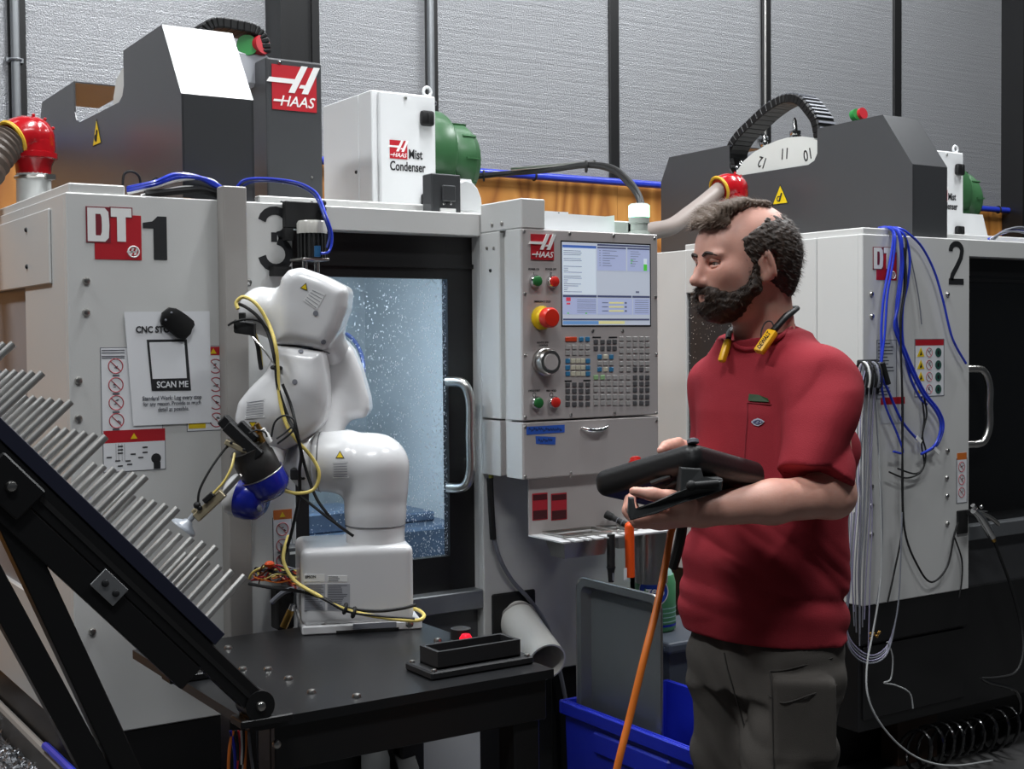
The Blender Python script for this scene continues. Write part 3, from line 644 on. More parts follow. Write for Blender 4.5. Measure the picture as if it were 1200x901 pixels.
def tool_changer(dx, left):
    lab = 'dark tool changer cover on machine 3 beside the red logo column' if left else 'charcoal tool changer cover on machine 2 with numbered disc and cable chain'
    t = thing('tool_changer', lab, 'machine cover', (dx+.37, .7, ZT))
    for nm, x, pr in (('left_sheet', XC0, PROF), ('right_sheet', XC1-.004, PROF[:4]+[(.47, ZT+.004)])):
        g = G(); g.prism([(dx+x, y, z) for y, z in pr], (.004, 0, 0)); g.obj(nm, CHAR, t)
    segs = [('front_sheet', 0, 1), ('sloping_sheet', 1, 2), ('top_front_sheet', 2, 3), ('top_rear_sheet', 10, 11)]
    for nm, a, b_ in segs:
        (y0, z0), (y1, z1) = PROF[a], PROF[b_]; d = V(0, y1-y0, z1-z0).normalized(); n = V(0, -d.z, d.y)*-.004
        g = G(); g.prism([(dx+XC0+.003, y0, z0), (dx+XC1-.003, y0, z0), (dx+XC1-.003, y1, z1), (dx+XC0+.003, y1, z1)], n if nm != 'x' else n); g.obj(nm, CHAR, t)
    # carousel disc with numbers
    arc = [(.96, 2.10), (.96, 2.148), (.935, 2.177), (.886, 2.225), (.83, 2.252), (.766, 2.271), (.70, 2.283), (.642, 2.287), (.57, 2.282), (.52, 2.270), (.475, 2.25), (.475, 2.10)]
    if left: arc = [(.64, 2.10), (.63, 2.20), (.60, 2.245), (.55, 2.262), (.475, 2.275), (.475, 2.10)]
    g = G(); g.prism([(dx+.30, y, z) for y, z in arc], (.03, 0, 0)); disc = g.obj('carousel_disc', DISCW, t)
    if not left:
        for s_, y, z, a in (('12', .775, 2.212, 200), ('11', .655, 2.232, 180), ('10', .535, 2.215, 165)):
            an = math.radians(a); ax = V(0, -math.cos(an), math.sin(an)*1.0); ay = V(0, math.sin(an)*-1.0, -math.cos(an))*-1
            ax = V(0, -math.cos(an), -math.sin(an)); ay = V(0, math.sin(an), -math.cos(an))*-1
            ay = V(1, 0, 0).cross(ax)*-1
            g = G(); g.text(s_, V(dx+.2992, y, z)-ay*.016, ax, ay, .042, .0006, .0, 'CENTER', .1, .8); g.obj('disc_number', INK, disc)
        for (y, z), h in (((.80, 2.262), .075), ((.645, 2.285), .09), ((.93, 2.19), .06)):
            g = G(); up = V(0, (y-.60)*.9, 1).normalized(); o = V(dx+.345, y, z-.02)
            g.lathe([(.017, 0), (.017, .015), (.024, .018), (.024, .032), (.020, .034), (.022, .04), (.022, .05), (.010, .052), (.008, h), (.003, h+.012)], o, up, 16); g.obj('tool_holder', CHROME, t, True)
        path = [(.965, 2.20), (.975, 2.27), (.93, 2.325), (.86, 2.365), (.78, 2.405), (.70, 2.432), (.64, 2.436), (.585, 2.418), (.54, 2.375), (.505, 2.33), (.49, 2.27)]
        pp = catmull([V(0, y, z) for y, z in path], 3)
        for i in range(0, len(pp)-1):
            a, b_ = pp[i], pp[i+1]; d = (b_-a).normalized(); n = V(1, 0, 0).cross(d); c = (a+b_)/2
            g = G(); g.obox(V(dx+.345, c.y, c.z), V(1, 0, 0), d, n, (.10, (b_-a).length*1.12, .034), .004); g.obj('chain_link', RUBBER, t)
            g = G(); g.obox(V(dx+.345, c.y, c.z)-n*.018, V(1, 0, 0), d, n, (.085, .008, .006)); g.obj('chain_crossbar', GREYC, t)
        g = G(); g.prism([(dx+.31, y, z) for y, z in ((.93, 2.17), (.96, 2.17), (.975, 2.25), (.955, 2.25))], (.03, 0, 0)); g.obj('bracket', CHROME, t)
        gp = P(1000, 136, X=dx+.42)
        g = G(); g.lathe([(.022, 0), (.022, .02)], gp, (0, -1, .2), 18); g.obj('green_knob', mat('knob_green', (40, 130, 60), .4), t, True)
        g = G(); g.lathe([(.022, 0), (.022, .02)], gp+V(.02, -.012, .004), (0, -1, .2), 18); g.obj('red_knob', RED, t, True)
    else:
        pts = [(.535, 2.36), (.545, 2.405), (.58, 2.428), (.64, 2.428), (.695, 2.422), (.72, 2.40), (.728, 2.36)]
        pp = catmull([V(x, 0, z) for x, z in pts], 3)
        for i in range(len(pp)-1):
            a, b_ = pp[i], pp[i+1]; d = (b_-a).normalized(); n = V(0, 1, 0).cross(d); c = (a+b_)/2
            g = G(); g.obox(V(c.x, .62, c.z), V(0, 1, 0), d, n, (.10, (b_-a).length*1.12, .030), .004); g.obj('chain_link', RUBBER, t)
        gp = V(.69, .60, 2.375)
        g = G(); g.lathe([(.030, 0), (.030, .02)], gp-V(.012, 0, 0), (-.3, -1, .1), 20); g.obj('green_knob', MATS.get('knob_green') or mat('knob_green', (40, 130, 60), .4), t, True)
        g = G(); g.lathe([(.028, 0), (.028, .03)], gp+V(.016, 0, .004), (.4, -1, .1), 20); g.obj('red_knob', RED, t, True)
        g = G(); g.box((.54, .58, 2.26), (.74, .68, 2.36), .01); g.obj('spindle_motor', mat('motor_grey', (176, 178, 184), .4), t)
    side_tri(t, (dx+XC0-.0005, .66, 2.06) if not left else (dx+XC0-.0005, .72, 2.105), .075 if not left else .072)
    return t
tool_changer(0, True); tool_changer(W, False)
# head column with the logo
def head_column(dx, left):
    top = 2.331 if left else 2.12
    t = thing('head_column', 'tall charcoal spindle head column with red logo on machine 3' if left else 'charcoal spindle head column low behind tool changer of machine 2', 'machine cover', (dx+.78, .6, ZT))
    g = G(); g.box((dx+.694, .50, ZT), (dx+.866, .80, top), .006, 2); g.obj('column', CHAR, t)
    a, b_ = P(319, 127.5, Y=.499), P(371, 127.5, Y=.499)
    haas_logo(t, (a.x+(dx), .4995, a.z-(0 if left else .25)), AX, AZ, b_.x-a.x, FRONT)
    bolt(t, (dx+.735, .50, top-.012), FRONT, .006, CHROME); bolt(t, (dx+.74, .50, 1.98), FRONT, .004); bolt(t, (dx+.83, .50, 2.0), FRONT, .004)
head_column(0, True); head_column(W, False)
# mist condensers
COND = mat('condenser_white', (214, 215, 216), .4, noise=.03, nscale=5)
def condenser(dx, left):
    t = thing('mist_condenser', 'white mist condenser box standing right of the tall red logo column' if left else 'white mist condenser half hidden behind the charcoal tool changer cover', 'mist condenser', (dx+1.2, .8, ZT), 'mist condensers')
    x0, x1, y0, y1, zt = dx+1.104, dx+1.325, .64, 1.0, 2.302
    g = G(); g.box((x0, y0+.012, ZT), (x1, y0+.100, zt), .003); g.box((x0, y0+.103, ZT), (x1, y1, zt), .003); g.obj('housing', COND, t)
    g = G(); g.box((x0+.02, y0-.004, 1.90), (x1-.002, y0+.013, zt-.004), .004); d = g.obj('door', COND, t)
    g = G(); g.box((x0+.006, y0+.09, ZT+.01), (x1-.006, y0+.113, zt-.006)); g.obj('seam_backing', COND, t)
    for zz in (2.225, 1.965):
        g = G(); g.box((x1-.062, y0-.026, zz-.024), (x1-.016, y0-.004, zz+.024), .008, 2); g.box((x1-.042, y0-.030, zz-.020), (x1-.036, y0-.026, zz+.020), .002); g.obj('latch', RUBBER, d, True)
    s_ = .062; lx = dx+1.157; lz = 2.093
    haas_logo(t, (lx, y0-.0045, lz), AX, AZ, s_, FRONT, .0008)
    g = G(); g.text('Mist', (lx+s_+.004, y0-.0048, lz+.004), AX, AZ, .028, .0004, .03, sx=.72); g.text('Condenser', (lx, y0-.0048, lz-.036), AX, AZ, .028, .0004, .03, sx=.69); g.obj('lettering', INK, t)
    # blower
    c = V(x1, .80, 2.14)
    g = G(); g.lathe([(.10, 0), (.138, .006), (.142, .02), (.142, .085), (.135, .098), (.05, .10)], c, AX, 32); g.box((x1, .68, 1.98), (x1+.10, .92, 2.10), .006); bl = g.obj('blower', GREENM, t, 30)
    g = G(); g.lathe([(.06, 0), (.118, .004), (.125, .02), (.125, .075), (.11, .10), (.07, .115)], c+V(.10, 0, -.02), AX, 32); g.obj('motor', GREENM, bl, 30)
    g = G()
    for k in range(10):
        a = math.pi*2*k/10; g.obox(c+V(.16, math.cos(a)*.126, math.sin(a)*.126-.02), AX, V(0, math.cos(a), math.sin(a)), V(0, -math.sin(a), math.cos(a)), (.05, .008, .006))
    g.obj('cooling_fins', GREENM, bl, kind='stuff')
    g = G(); g.prism([(x1-.002, y0, ZT), (dx+1.50, y0, ZT), (dx+1.50, y0, 1.93), (dx+1.455, y0, 2.045), (x1-.002, y0, 2.045)], (0, .006, 0)); g.obj('mounting_plate', COND, t)
    g = G(); g.ring((x1-.012, y0+.03, zt+.016), (0, 1, 0), .014, .005, 18, 6); g.obj('lifting_eye', COND, t, True)
    for (y, z) in ((.68, zt), (.80, zt)): bolt(t, (x0+.02, y, z), (0, 0, 1), .006, STEEL)
    bolt(t, (x0, .76, 2.06), (-1, 0, 0), .006, INK); bolt(t, (x0+.11, y0-.004, zt-.018), FRONT, .006, STEEL)
condenser(0, True); condenser(W, False)
# black junction box standing on the roof edge of machine 3, white cable guard beside it
t = thing('junction_box', 'small black box with latch standing on roof of machine 3', 'box', P(522, 246, Y=.03))
a, b_ = P(506, 246, Y=.03), P(540, 205, Y=.03)
g = G(); g.box((a.x, .03, ZT), (b_.x, .08, b_.z), .003); g.obj('body', CHAR, t)
g = G(); g.box((a.x+.03, .022, ZT+.03), (b_.x-.02, .03, b_.z-.03), .003); g.obj('cover', CHAR, t)
g = G(); g.box((a.x+.025, .024, ZT+.001), (b_.x-.02, .03, ZT+.012)); g.obj('label', WHITE, t)
for u in (520, 528.5): p = P(u, 238.5, Y=.022); bolt(t, (p.x, .022, p.z), FRONT, .004, CHROME)
g = G(); pts = [P(u, v, Y=.10) for u, v in [(539, 247), (539, 214), (546, 211), (554, 214), (560, 221), (564, 232), (566, 247)]]
g.prism([V(p.x, .10, max(p.z, ZT)) for p in pts], (0, .05, 0), .003); g.obj('cable_guard', COND, None, False, 'white rounded cable guard beside small black box on machine 3', 'cover')
# red hose elbows
CLEARH = mat('clear_hose_cuff', (214, 216, 214), .25, noise=.1, nscale=40)
HOSEB = mat('brown_ribbed_hose', (74, 62, 54), .5); HOSET = mat('taupe_hose', (142, 130, 124), .45)
def elbow(dx, left):
    c = V(dx+.11, .74, ZT)
    t = thing('hose_elbow', 'red hose elbow with clear cuff on roof of machine ' + ('3 with dark ribbed hose' if left else '2 with smooth taupe hose'), 'hose fitting', c)
    g = G(); g.lathe([(.046, 0), (.046, .135)], c, (0, 0, 1), 24); g.obj('cuff', CLEARH, t, True)
    g = G(); g.ring(c+V(0, 0, .115), (0, 0, 1), .047, .005, 24, 6); g.box(c+V(.02, -.056, .108), c+V(.045, -.041, .122)); g.obj('hose_clamp', STEEL, t, True)
    g = G(); g.lathe([(.046, .125), (.049, .15), (.056, .165), (.064, .168), (.064, .182), (.056, .185)], c, (0, 0, 1), 28)
    d = (V(-.85, -.3, -.45) if left else V(-.93, .05, -.35)).normalized(); o = c+V(0, 0, .185)
    pth = [o-V(0, 0, .005), o+V(0, 0, .03), o+V(0, 0, .055)+d*.03, o+V(0, 0, .06)+d*.07]
    g.tube(pth, [.057, .058, .055, .048], 22, 5); g.ball(o+V(0, 0, .040), .0585, 22); g.obj('elbow', REDG, t, 35)
    e = pth[-1]
    g = G()
    for k in range(5): 
        a = math.pi*(.15+.7*k/4); g.ball(o+V(math.cos(a)*.058, -.012, .042+math.sin(a)*.058), .005, 6)
    g.obj('rivets', REDG, t, kind='stuff')
    g = G(); g.ring(e, d, .048, .006, 24, 6); g.obj('yellow_collar', mat('collar_yellow', (214, 170, 40), .5), t, True)
    if left:
        pts = [e, e+d*.06+V(0, 0, -.03), e+d*.16+V(0, -.02, -.13), e+d*.24+V(0, -.05, -.26), e+d*.28+V(0, -.05, -.5)]
        path = catmull(pts, 10); rad = [.046+(.004 if i % 2 else 0) for i in range(len(path))]
        g = G(); g.tube(path, rad, 18, 0); g.obj('ribbed_hose', HOSEB, t, 20)
    else:
        pts = [e, P(828, 235, Y=.72), P(806, 252, Y=.65), P(786, 266, Y=.55), P(762, 271, Y=.40), P(748, 275, Y=.25)]
        g = G(); g.tube(pts, .030, 14, 6); g.obj('smooth_hose', HOSET, t, True)
elbow(0, True); elbow(W, False)
# cables on the roof
def cable(name, pts, r, m, lab, cat='cable', group=None, parent=None, n=8):
    g = G(); g.tube(pts, r, n, 6); return g.obj(name, m, parent, True, None if parent else lab, None if parent else cat, group)
t = thing('hose_bundle', 'bundle of blue and white hoses lying over roof of machine 3 under tool changer', 'hoses', P(200, 224, Y=.02))
rr = random.Random(5)
for k in range(7):
    dz = k*.006; yy = .004+.004*(k % 3)
    pts = [P(150, 226, Y=yy+.05)+V(0, 0, dz*.3), P(182, 219-k*.9, Y=yy), P(205, 212-k*1.2, Y=yy), P(232, 207-k*.2+2, Y=yy), P(250, 212+k*.8, Y=yy), P(262, 222, Y=yy), P(285, 226+k, Y=yy)]
    m_ = BLUEC if k > 1 else WHITE
    g = G(); g.tube(pts, .006 if k > 1 else .004, 8, 5); g.obj('hose', m_, t, True)
for k in range(4):
    pts = [P(165, 229, Y=.012), P(195+k*4, 222+k*.5, Y=.010), P(225, 219+k, Y=.010), P(256, 229, Y=.012)]
    g = G(); g.tube(pts, .003, 6, 5); g.obj('hose', (WHITE, BLACKM, GREYC, BLACKM)[k], t, True)
g = G(); g.tube([P(u, v, Y=.012) for u, v in [(170, 228), (205, 224), (235, 222), (256, 228)]], .009, 8, 5); g.obj('hose', BLACKM, t, True)
cable('cable_loop', [P(u, v, Y=.05) for u, v in [(144, 225), (145, 205), (154, 201), (163, 207), (165, 222)]], .003, BLACKM, 'thin black cable loop standing on roof of machine 3', 'cable')
cable('cable_offcut', [P(u, v, Y=.05) for u, v in [(172, 222), (179, 211), (184, 209), (186, 219)]], .0025, BLACKM, 'short black cable end sticking up beside blue hoses', 'cable')
cable('blue_hose', [P(u, v, Y=yy) for u, v, yy in [(276, 222, .03), (286, 211, .02), (310, 209, 0), (345, 213, -.02), (366, 222, -.04), (375, 233, -.06), (382, 252, -.105), (389, 275, -.11), (386, 294, -.112), (376, 297, -.112)]], .0032, BLUEC, 'thin blue hose arching from roof to the black finned motor', 'hose')
cable('blue_hose', [P(u, v, Y=yy) for u, v, yy in [(279, 226, .03), (290, 215, .02), (312, 212, 0), (345, 216, -.015), (364, 225, -.035), (373, 236, -.06), (379, 252, -.108), (386, 274, -.114), (383, 290, -.118)]], .003, mat('navy_hose', (32, 48, 120), .35), 'navy hose running beside thin blue hose to black finned motor', 'hose')
t = thing('arched_cables', 'black cable bundle arching from green blower to the stack light', 'cables', P(560, 207, Y=.8))
for k in range(4):
    o = V(0, 0, .008*k)
    pts = [P(545, 209-k, Y=.85), P(590, 204-k*.5, Y=.72), P(640, 200-k*.5, Y=.5), P(688, 194-k*.7, Y=.3), P(718, 200-k*1.5, Y=.15), P(738, 217-k*2, Y=.02), P(748+k*.7, 232-k, Y=-.08), P(751+k*1.5, 250, Y=-.13)]
    g = G(); g.tube(pts, (.008, .006, .004, .006)[k], 8, 5); g.obj('cable', (BLACKM, BLACKM, MATS['navy_hose'], BLACKM)[k], t, True)
g = G(); g.tube([P(600, 198, Y=.66), P(697, 190, Y=.28)], .006, 10, 0); g.obj('steel_rod', STEEL, t, True)
for u, v, y in ((567, 206, .79), (687, 195, .3)):
    g = G(); g.ring(P(u, v, Y=y), (1, -.6, 0), .016, .004, 14, 6); g.obj('cable_tie', BLACKM, t, True)
t = thing('cable_heap', 'tangle of blue and grey wires on roof of machine 2 beside the mist condenser', 'cables', P(1180, 278, Y=.05))
for k in range(14):
    y = .02+.02*rr.random(); a = rr.uniform(0, 8)
    g = G(); g.tube([P(1158+a, 280, Y=y), P(1172+a, 275-a*.8, Y=y), P(1195+a, 268-a*.3+rr.uniform(0, 6), Y=y), P(1230, 278+a, Y=y)], .0035, 6, 5); g.obj('wire', (BLUEC, BLUEC, GREYC, BLACKM, WHITE)[k % 5], t, True)
# ================================================================ control pendant on machine 3
PY = -.198; PX0, PX1 = 1.09, 1.54
FACE = mat('pendant_face', (176, 170, 168), .45, noise=.02, nscale=4)
ZP0, ZP1 = 1.317, 1.812
t = thing('control_pendant', 'grey machine control pendant with lit screen, keypad and red stop button', 'control panel', (1.3, -.1, ZP0))
g = G(); g.box((PX0, PY+.004, ZP0), (PX1, -.121, ZP1), .003); g.box((PX0, -.092, ZP0), (PX1, .002, ZP1), .003); g.obj('housing', GREY, t)
g = G(); g.box((PX0+.001, PY, ZP0+.001), (PX1-.001, PY+.006, ZP1-.001), .002); face = g.obj('front_plate', FACE, t)
g = G(); g.box((PX0+.016, -.123, 1.17), (PX1-.002, -.09, ZP1-.001)); g.obj('side_groove', GREY, t)
g = G(); g.box((PX0, PY, ZP1), (PX0+.075, .0, 1.889), .003); g.obj('arm_block', GREY, t)
for u, v in ((577, 263.5), (588.5, 262)): p = P(u, v, X=PX0); bolt(t, p, (-1, 0, 0), .006)
for u, v, c in ((571, 291, STEEL), (579, 291, STEEL), (575, 317, INK)): p = P(u, v, X=PX0); bolt(t, p, (-1, 0, 0), .005, c)
g = G(); g.box((PX0, PY-.0, 1.166), (PX1, -.121, ZP0-.004), .003); g.box((PX0, -.092, 1.166), (PX1, .002, ZP0-.004), .003); lower = g.obj('lower_box', FACE, t)
g = G(); g.box((PX0-.001, PY+.004, 1.167), (PX0+.001, -.122, ZP0-.005)); g.box((PX0-.001, -.091, 1.167), (PX0+.001, 0, ZP0-.005)); g.obj('lower_side', GREY, t)
for u, v in [(614, 271), (667.5, 273.5), (719, 276), (767, 279), (615, 344), (768, 348), (615.5, 416), (769, 415), (615.5, 488.5), (669, 486), (720, 484), (769, 484), (694.5, 387.5), (729.5, 387.5)]:
    p = P(u, v, Y=PY); bolt(t, p, FRONT, .0045)
for u, v in [(615.5, 500), (769, 493), (615.5, 558), (669, 554), (669, 559)]: p = P(u, v, Y=PY); bolt(t, p, FRONT, .0042)
def pp(u, v, d=0.): q = P(u, v, Y=PY); return V(q.x, PY-d, q.z)
def fr(g, u0, v0, u1, v1, th, off=0.):
    a, b_ = pp(u0, v0), pp(u1, v1); g.box((a.x, PY-off-th, min(a.z, b_.z)), (b_.x, PY-off, max(a.z, b_.z))); return g
a, b_ = P(622, 304, Y=PY), P(648.5, 304, Y=PY); haas_logo(t, (a.x, PY, a.z), AX, AZ, b_.x-a.x, FRONT, .003)
# screen: built upright in x,z from its measured corners
sx0, sx1, sz0, sz1 = 1.216, 1.510, 1.5635, 1.781
g = G(); g.box((sx0-.003, PY-.0008, sz0-.004), (sx1+.004, PY, sz1+.004)); scr = g.obj('screen', BLACKM, t)
def emat(name, rgb, e=.42): return mat(name, rgb, .4, emit=rgb, estr=e, spec=.2)
UI = dict(bg=emat('screen_grey', (186, 194, 208)), white=emat('screen_white', (208, 220, 232)), blue=emat('screen_blue', (70, 104, 176)), lav=emat('screen_lavender', (168, 178, 212)), dark=emat('screen_dark', (74, 80, 110)), txt=emat('screen_text', (96, 104, 128)), green=emat('screen_green', (86, 196, 70)), yel=emat('screen_yellow', (214, 210, 150)), red=emat('screen_red', (206, 70, 90)), cyan=emat('screen_steel_blue', (104, 146, 196)))
def ui(name, m, rects, off, kind=None):
    g = G()
    for x0, y0, x1, y1 in rects:                                    # fractions, y down
        g.face([(sx0+(sx1-sx0)*x0, PY-off, sz1-(sz1-sz0)*y1), (sx0+(sx1-sx0)*x1, PY-off, sz1-(sz1-sz0)*y1), (sx0+(sx1-sx0)*x1, PY-off, sz1-(sz1-sz0)*y0), (sx0+(sx1-sx0)*x0, PY-off, sz1-(sz1-sz0)*y0)])
    return g.obj(name, m, scr, kind=kind, fixn=False)
ui('screen_backdrop', UI['bg'], [(0, 0, 1, 1)], .0012)
ui('program_window', UI['white'], [(.005, .065, .375, .63)], .0016)
ui('title_bar', UI['blue'], [(.005, .035, .38, .068)], .0016)
ui('status_windows', UI['lav'], [(.39, .05, .72, .33), (.735, .05, .995, .33), (.13, .67, .38, .87), (.39, .67, .79, .87), (.80, .67, .995, .87), (0.005, .65, .13, .87)], .0016, 'stuff')
ui('header_bars', UI['dark'], [(.005, .635, .38, .662), (.39, .635, .78, .66), (.79, .635, .995, .66), (.39, .008, .995, .03), (.39, .042, .72, .06), (.735, .042, .995, .06), (.005, .92, .99, .942)], .002, 'stuff')
ui('gauge_fill', UI['green'], [(.925, .24, .965, .32)], .002); ui('gauge_top', UI['white'], [(.925, .17, .965, .24)], .002)
ui('axis_bars', UI['yel'], [(.52, .715, .69, .735), (.52, .765, .69, .785), (.52, .815, .69, .835), (.40, .95, .70, .985)], .002, 'stuff')
ui('alarm_icon', UI['red'], [(.04, .665, .09, .71), (.045, .73, .085, .75)], .002, 'stuff')
ui('message_bar', UI['cyan'], [(.005, .95, .40, .99)], .002)
rr = random.Random(11); rects = []
for k in range(22):
    if k in (3, 6, 7, 12): continue
    y = .10+k*.0235; rects.append((.015, y, .015+rr.choice((.04, .05, .16, .19, .2)), y+.006))
for k in range(7): rects.append((.45, .085+k*.03, .45+rr.uniform(.08, .18), .091+k*.03)); rects.append((.41, .085+k*.03, .43, .09+k*.03)); rects.append((.77, .085+k*.03, .77+rr.uniform(.05, .12), .09+k*.03))
for k in range(7): rects.append((.16, .69+k*.025, .37, .695+k*.025)); rects.append((.82, .69+k*.025, .98, .695+k*.025))
for k in range(3): rects.append((.44, .72+k*.05, .51, .73+k*.05)); rects.append((.70, .715+k*.05, .725, .735+k*.05))
rects.append((.83, .578, .87, .60))
ui('screen_text', UI['txt'], rects, .002, 'stuff')
ui('text_highlight', UI['green'], [(.77, .19, .80, .20), (.77, .222, .79, .232), (.05, .85, .07, .862), (.25, .85, .27, .862)], .0024, 'stuff')
# buttons
GRNB = mat('button_green', (40, 110, 56), .35); REDB = mat('button_red', (206, 42, 34), .35)
def button(u, v, r, m, name):
    c = pp(u, v); g = G(); g.lathe([(r*1.3, 0), (r*1.3, .006), (r*1.05, .012)], c, FRONT, 24); o = g.obj(name, CHROME, t, True)
    g = G(); g.lathe([(r, .008), (r, .016), (r*.8, .018)], c, FRONT, 24); g.obj('cap', m, o, True)
for u, v, m, n in ((626.5, 329.5, GRNB, 'power_on_button'), (646.5, 330, REDB, 'power_off_button'), (628, 471.8, GRNB, 'cycle_start_button'), (648, 471.3, REDB, 'feed_hold_button')): button(u, v, .0135, m, n)
c = pp(634, 372.5); g = G(); g.lathe([(.031, 0), (.031, .006), (.022, .010), (.018, .02)], c, FRONT, 28); es = g.obj('emergency_stop', YELLOW, t, True)
g = G(); g.lathe([(.017, .01), (.020, .024), (.026, .028), (.026, .046), (.022, .051), (.005, .052)], c, FRONT, 28); g.obj('mushroom_cap', mat('stop_red', (208, 44, 26), .35), es, True)
c = pp(637, 424); g = G(); g.lathe([(.036, 0), (.036, .012), (.033, .014), (.033, .03), (.030, .034), (.004, .034)], c, FRONT, 40); jd = g.obj('jog_wheel', STEEL, t, True)
g = G(); g.lathe([(.021, .034), (.021, .037), (.003, .037)], c, FRONT, 32); g.obj('wheel_disc', FACE, jd, True)
def ptext(s_, u, v, h, al='CENTER', m=INK):
    g = G(); p = pp(u, v, .0006); q = pp(u, v-h); g.text(s_, p, AX, AZ, q.z-p.z, .0003, .01, al, sx=.85); g.obj('caption', m, t)
for s_, u, v, h in (('POWER ON', 625.5, 316.5, 2.3), ('POWER OFF', 645.5, 316.5, 2.3), ('I', 625.5, 322, 3), ('O', 645.5, 322, 3), ('EMERGENCY STOP', 635.5, 354.5, 2.3), ('HANDLE JOG', 636, 402.3, 2.3), ('CONTROL', 637, 405.8, 2.2), ('CYCLE START', 626, 458.8, 2.2), ('FEED HOLD', 646, 458.8, 2.2)): ptext(s_, u, v, h)
for u, v in ((626, 462.5), (646, 462.5)):
    g = G(); g.ring(pp(u, v, .0006), FRONT, .0052, .0006, 14, 4); g.obj('symbol', INK, t)
# keypad
KEYM = dict(r=mat('key_red', (196, 66, 34), .45), b=mat('key_blue', (52, 118, 160), .45), d=mat('key_dark', (82, 82, 84), .5), l=mat('key_light', (162, 160, 158), .5), y=mat('key_cream', (196, 192, 172), .5), g=mat('key_green', (140, 178, 128), .5))
kp = {}
def key(cx, cy, m, w_=20, crop=0):
    u, v = 560+cx/4.0957, (240 if crop == 0 else 440)+cy/4.0957
    hx = .0074*w_/20; k = (w_,)
    p = pp(u, v)
    if k not in kp:
        g = G(); g.box((p.x-hx, PY-.0028, p.z-.0062), (p.x+hx, PY, p.z+.0062), .0012); kp[k] = g.obj('key', KEYM[m], t, loc=p); return
    inst('key', kp[k], t, p, None, KEYM[m])
key(495, 645, 'b'); key(525, 645, 'b'); key(446, 645, 'r', 50)
for y in (657, 688):
    for x in (565, 597, 628, 655): key(x, y, 'd')
for j, y in enumerate((643, 672, 702, 731, 761, 790)):
    for i, x in enumerate((687, 722, 753, 784, 812)): key(x, y, 'd' if (j == 5 and i in (2, 3)) else 'l')
for y in (683, 711):
    for x in (430, 462, 494, 525): key(x, y, 'l')
for y in (749, 781, 811):
    for i, x in enumerate((430, 455, 479, 503, 527)): key(x, y, 'b' if i in (0, 4) else 'y')
for y, row in ((730, 'byb'), (760, 'lll'), (790, 'byb')):
    for x, m in zip((583, 611, 639), row): key(x, y, m)
ys = [(828, 0), (858, 0), (888, 0), (102, 1), (132, 1)]
for j, (y, cr) in enumerate(ys):
    for i, x in enumerate((565, 597, 627, 657, 687, 720)): key(x, y, 'g' if j == 0 and i < 2 else 'l', 20, cr)
    for x in (753, 784, 812): key(x, y, 'd', 20, cr)
for y, cr in ((863, 0), (893, 0), (105, 1), (137, 1)):
    for x in (430, 462, 494, 526): key(x, y, 'd', 20, cr)
g = G()
for u0, v0, u1 in ((550, 636, 590), (628, 636, 668), (416, 846, 450), (506, 843, 540)):
    fr(g, 560+u0/4.0957, 240+v0/4.0957-.8, 560+u1/4.0957, 240+v0/4.0957+.8, .0006)
g.obj('key_group_bars', INK, t, kind='stuff')
# lower box: pull handle, blue tape
g = G(); p = pp(696, 501.5); g.tube([p+V(-.045, -.004, .004), p+V(-.02, -.012, -.004), p+V(.02, -.012, -.004), p+V(.045, -.004, .006)], [.003, .006, .006, .003], 10); g.obj('pull_handle', CHROME, lower, True)
TAPE = mat('blue_masking_tape', (44, 92, 190), .6)
for pts, nm in (([(616.5, 500), (661.5, 497.5), (661.5, 506.5), (617, 509.5)], 'a'), ([(627.5, 511), (651, 512), (650.5, 521), (628, 520)], 'b')):
    g = G(); g.prism([pp(u, v, .0004) for u, v in pts], (0, -.0006, 0)); tp = g.obj('masking_tape', TAPE, lower)
    g = G(); (u0, v0), (u1, v1) = pts[0], pts[2]; r4 = random.Random(8)
    n = 14 if nm == 'a' else 6
    for k in range(n):
        u = u0+3+(u1-u0-6)*k/n; v = (v0+v1)/2+r4.uniform(-1, 1)
        g.tube([pp(u, v+1.6, .0012), pp(u+.6, v-1.8, .0012), pp(u+1.6, v+1.2, .0012), pp(u+2.2, v-.8, .0012)], .0007, 4, 2)
    g.obj('handwriting', INK, tp, kind='stuff')
# panel and slotted shelf below the pendant
sh = thing('tool_shelf', 'folded sheet tool shelf with slots and red stickers under the control pendant', 'shelf', P(680, 628, Y=-.17))
a, b_ = P(618.6, 626, Y=-.17), P(786, 560, Y=-.17)
Zs = P(618.6, 627, Y=-.17).z; YS = P(666, 635, Z=Zs).y; xa, xb = a.x, P(786, 620, Y=YS).x
g = G(); g.box((xa, -.175, Zs), (xb, -.171, 1.18), .001); g.obj('back_panel', FACE, sh)
SHW = mat('shelf_white', (206, 206, 206), .4)
sl_u = [(669, 678), (684, 690), (694, 700), (708, 716), (731, 745)]; cuts = [(P(u0, 633, Y=YS).x, P(u1, 633, Y=YS).x) for u0, u1 in sl_u]
PANS = [(640, 697, 622), (703, 727, 618)]; PXR = [(P(u0, v_, Y=-.20).x, P(u1, v_, Y=-.20).x) for u0, u1, v_ in PANS]; hy0, hy1 = YS+.055, -.19
g = G(); g.box((xa, -.172, Zs-.003), (xb, hy1, Zs+.001)); g.box((xa, hy0, Zs-.003), (xb, YS+.045, Zs+.001)); x = xa
for c0, c1 in [(a0+.005, a1-.005) for a0, a1 in PXR]+[(xb, xb)]:
    g.box((x, hy1, Zs-.003), (c0, hy0, Zs+.001)); x = c1
x = xa
for c0, c1 in [(c0, c0+.014) for c0, c1 in cuts]+[(xb, xb)]:
    g.box((x, YS+.046, Zs-.003), (c0, YS, Zs+.001)); x = c1
g.obj('slotted_ledge', SHW, sh)
g = G()
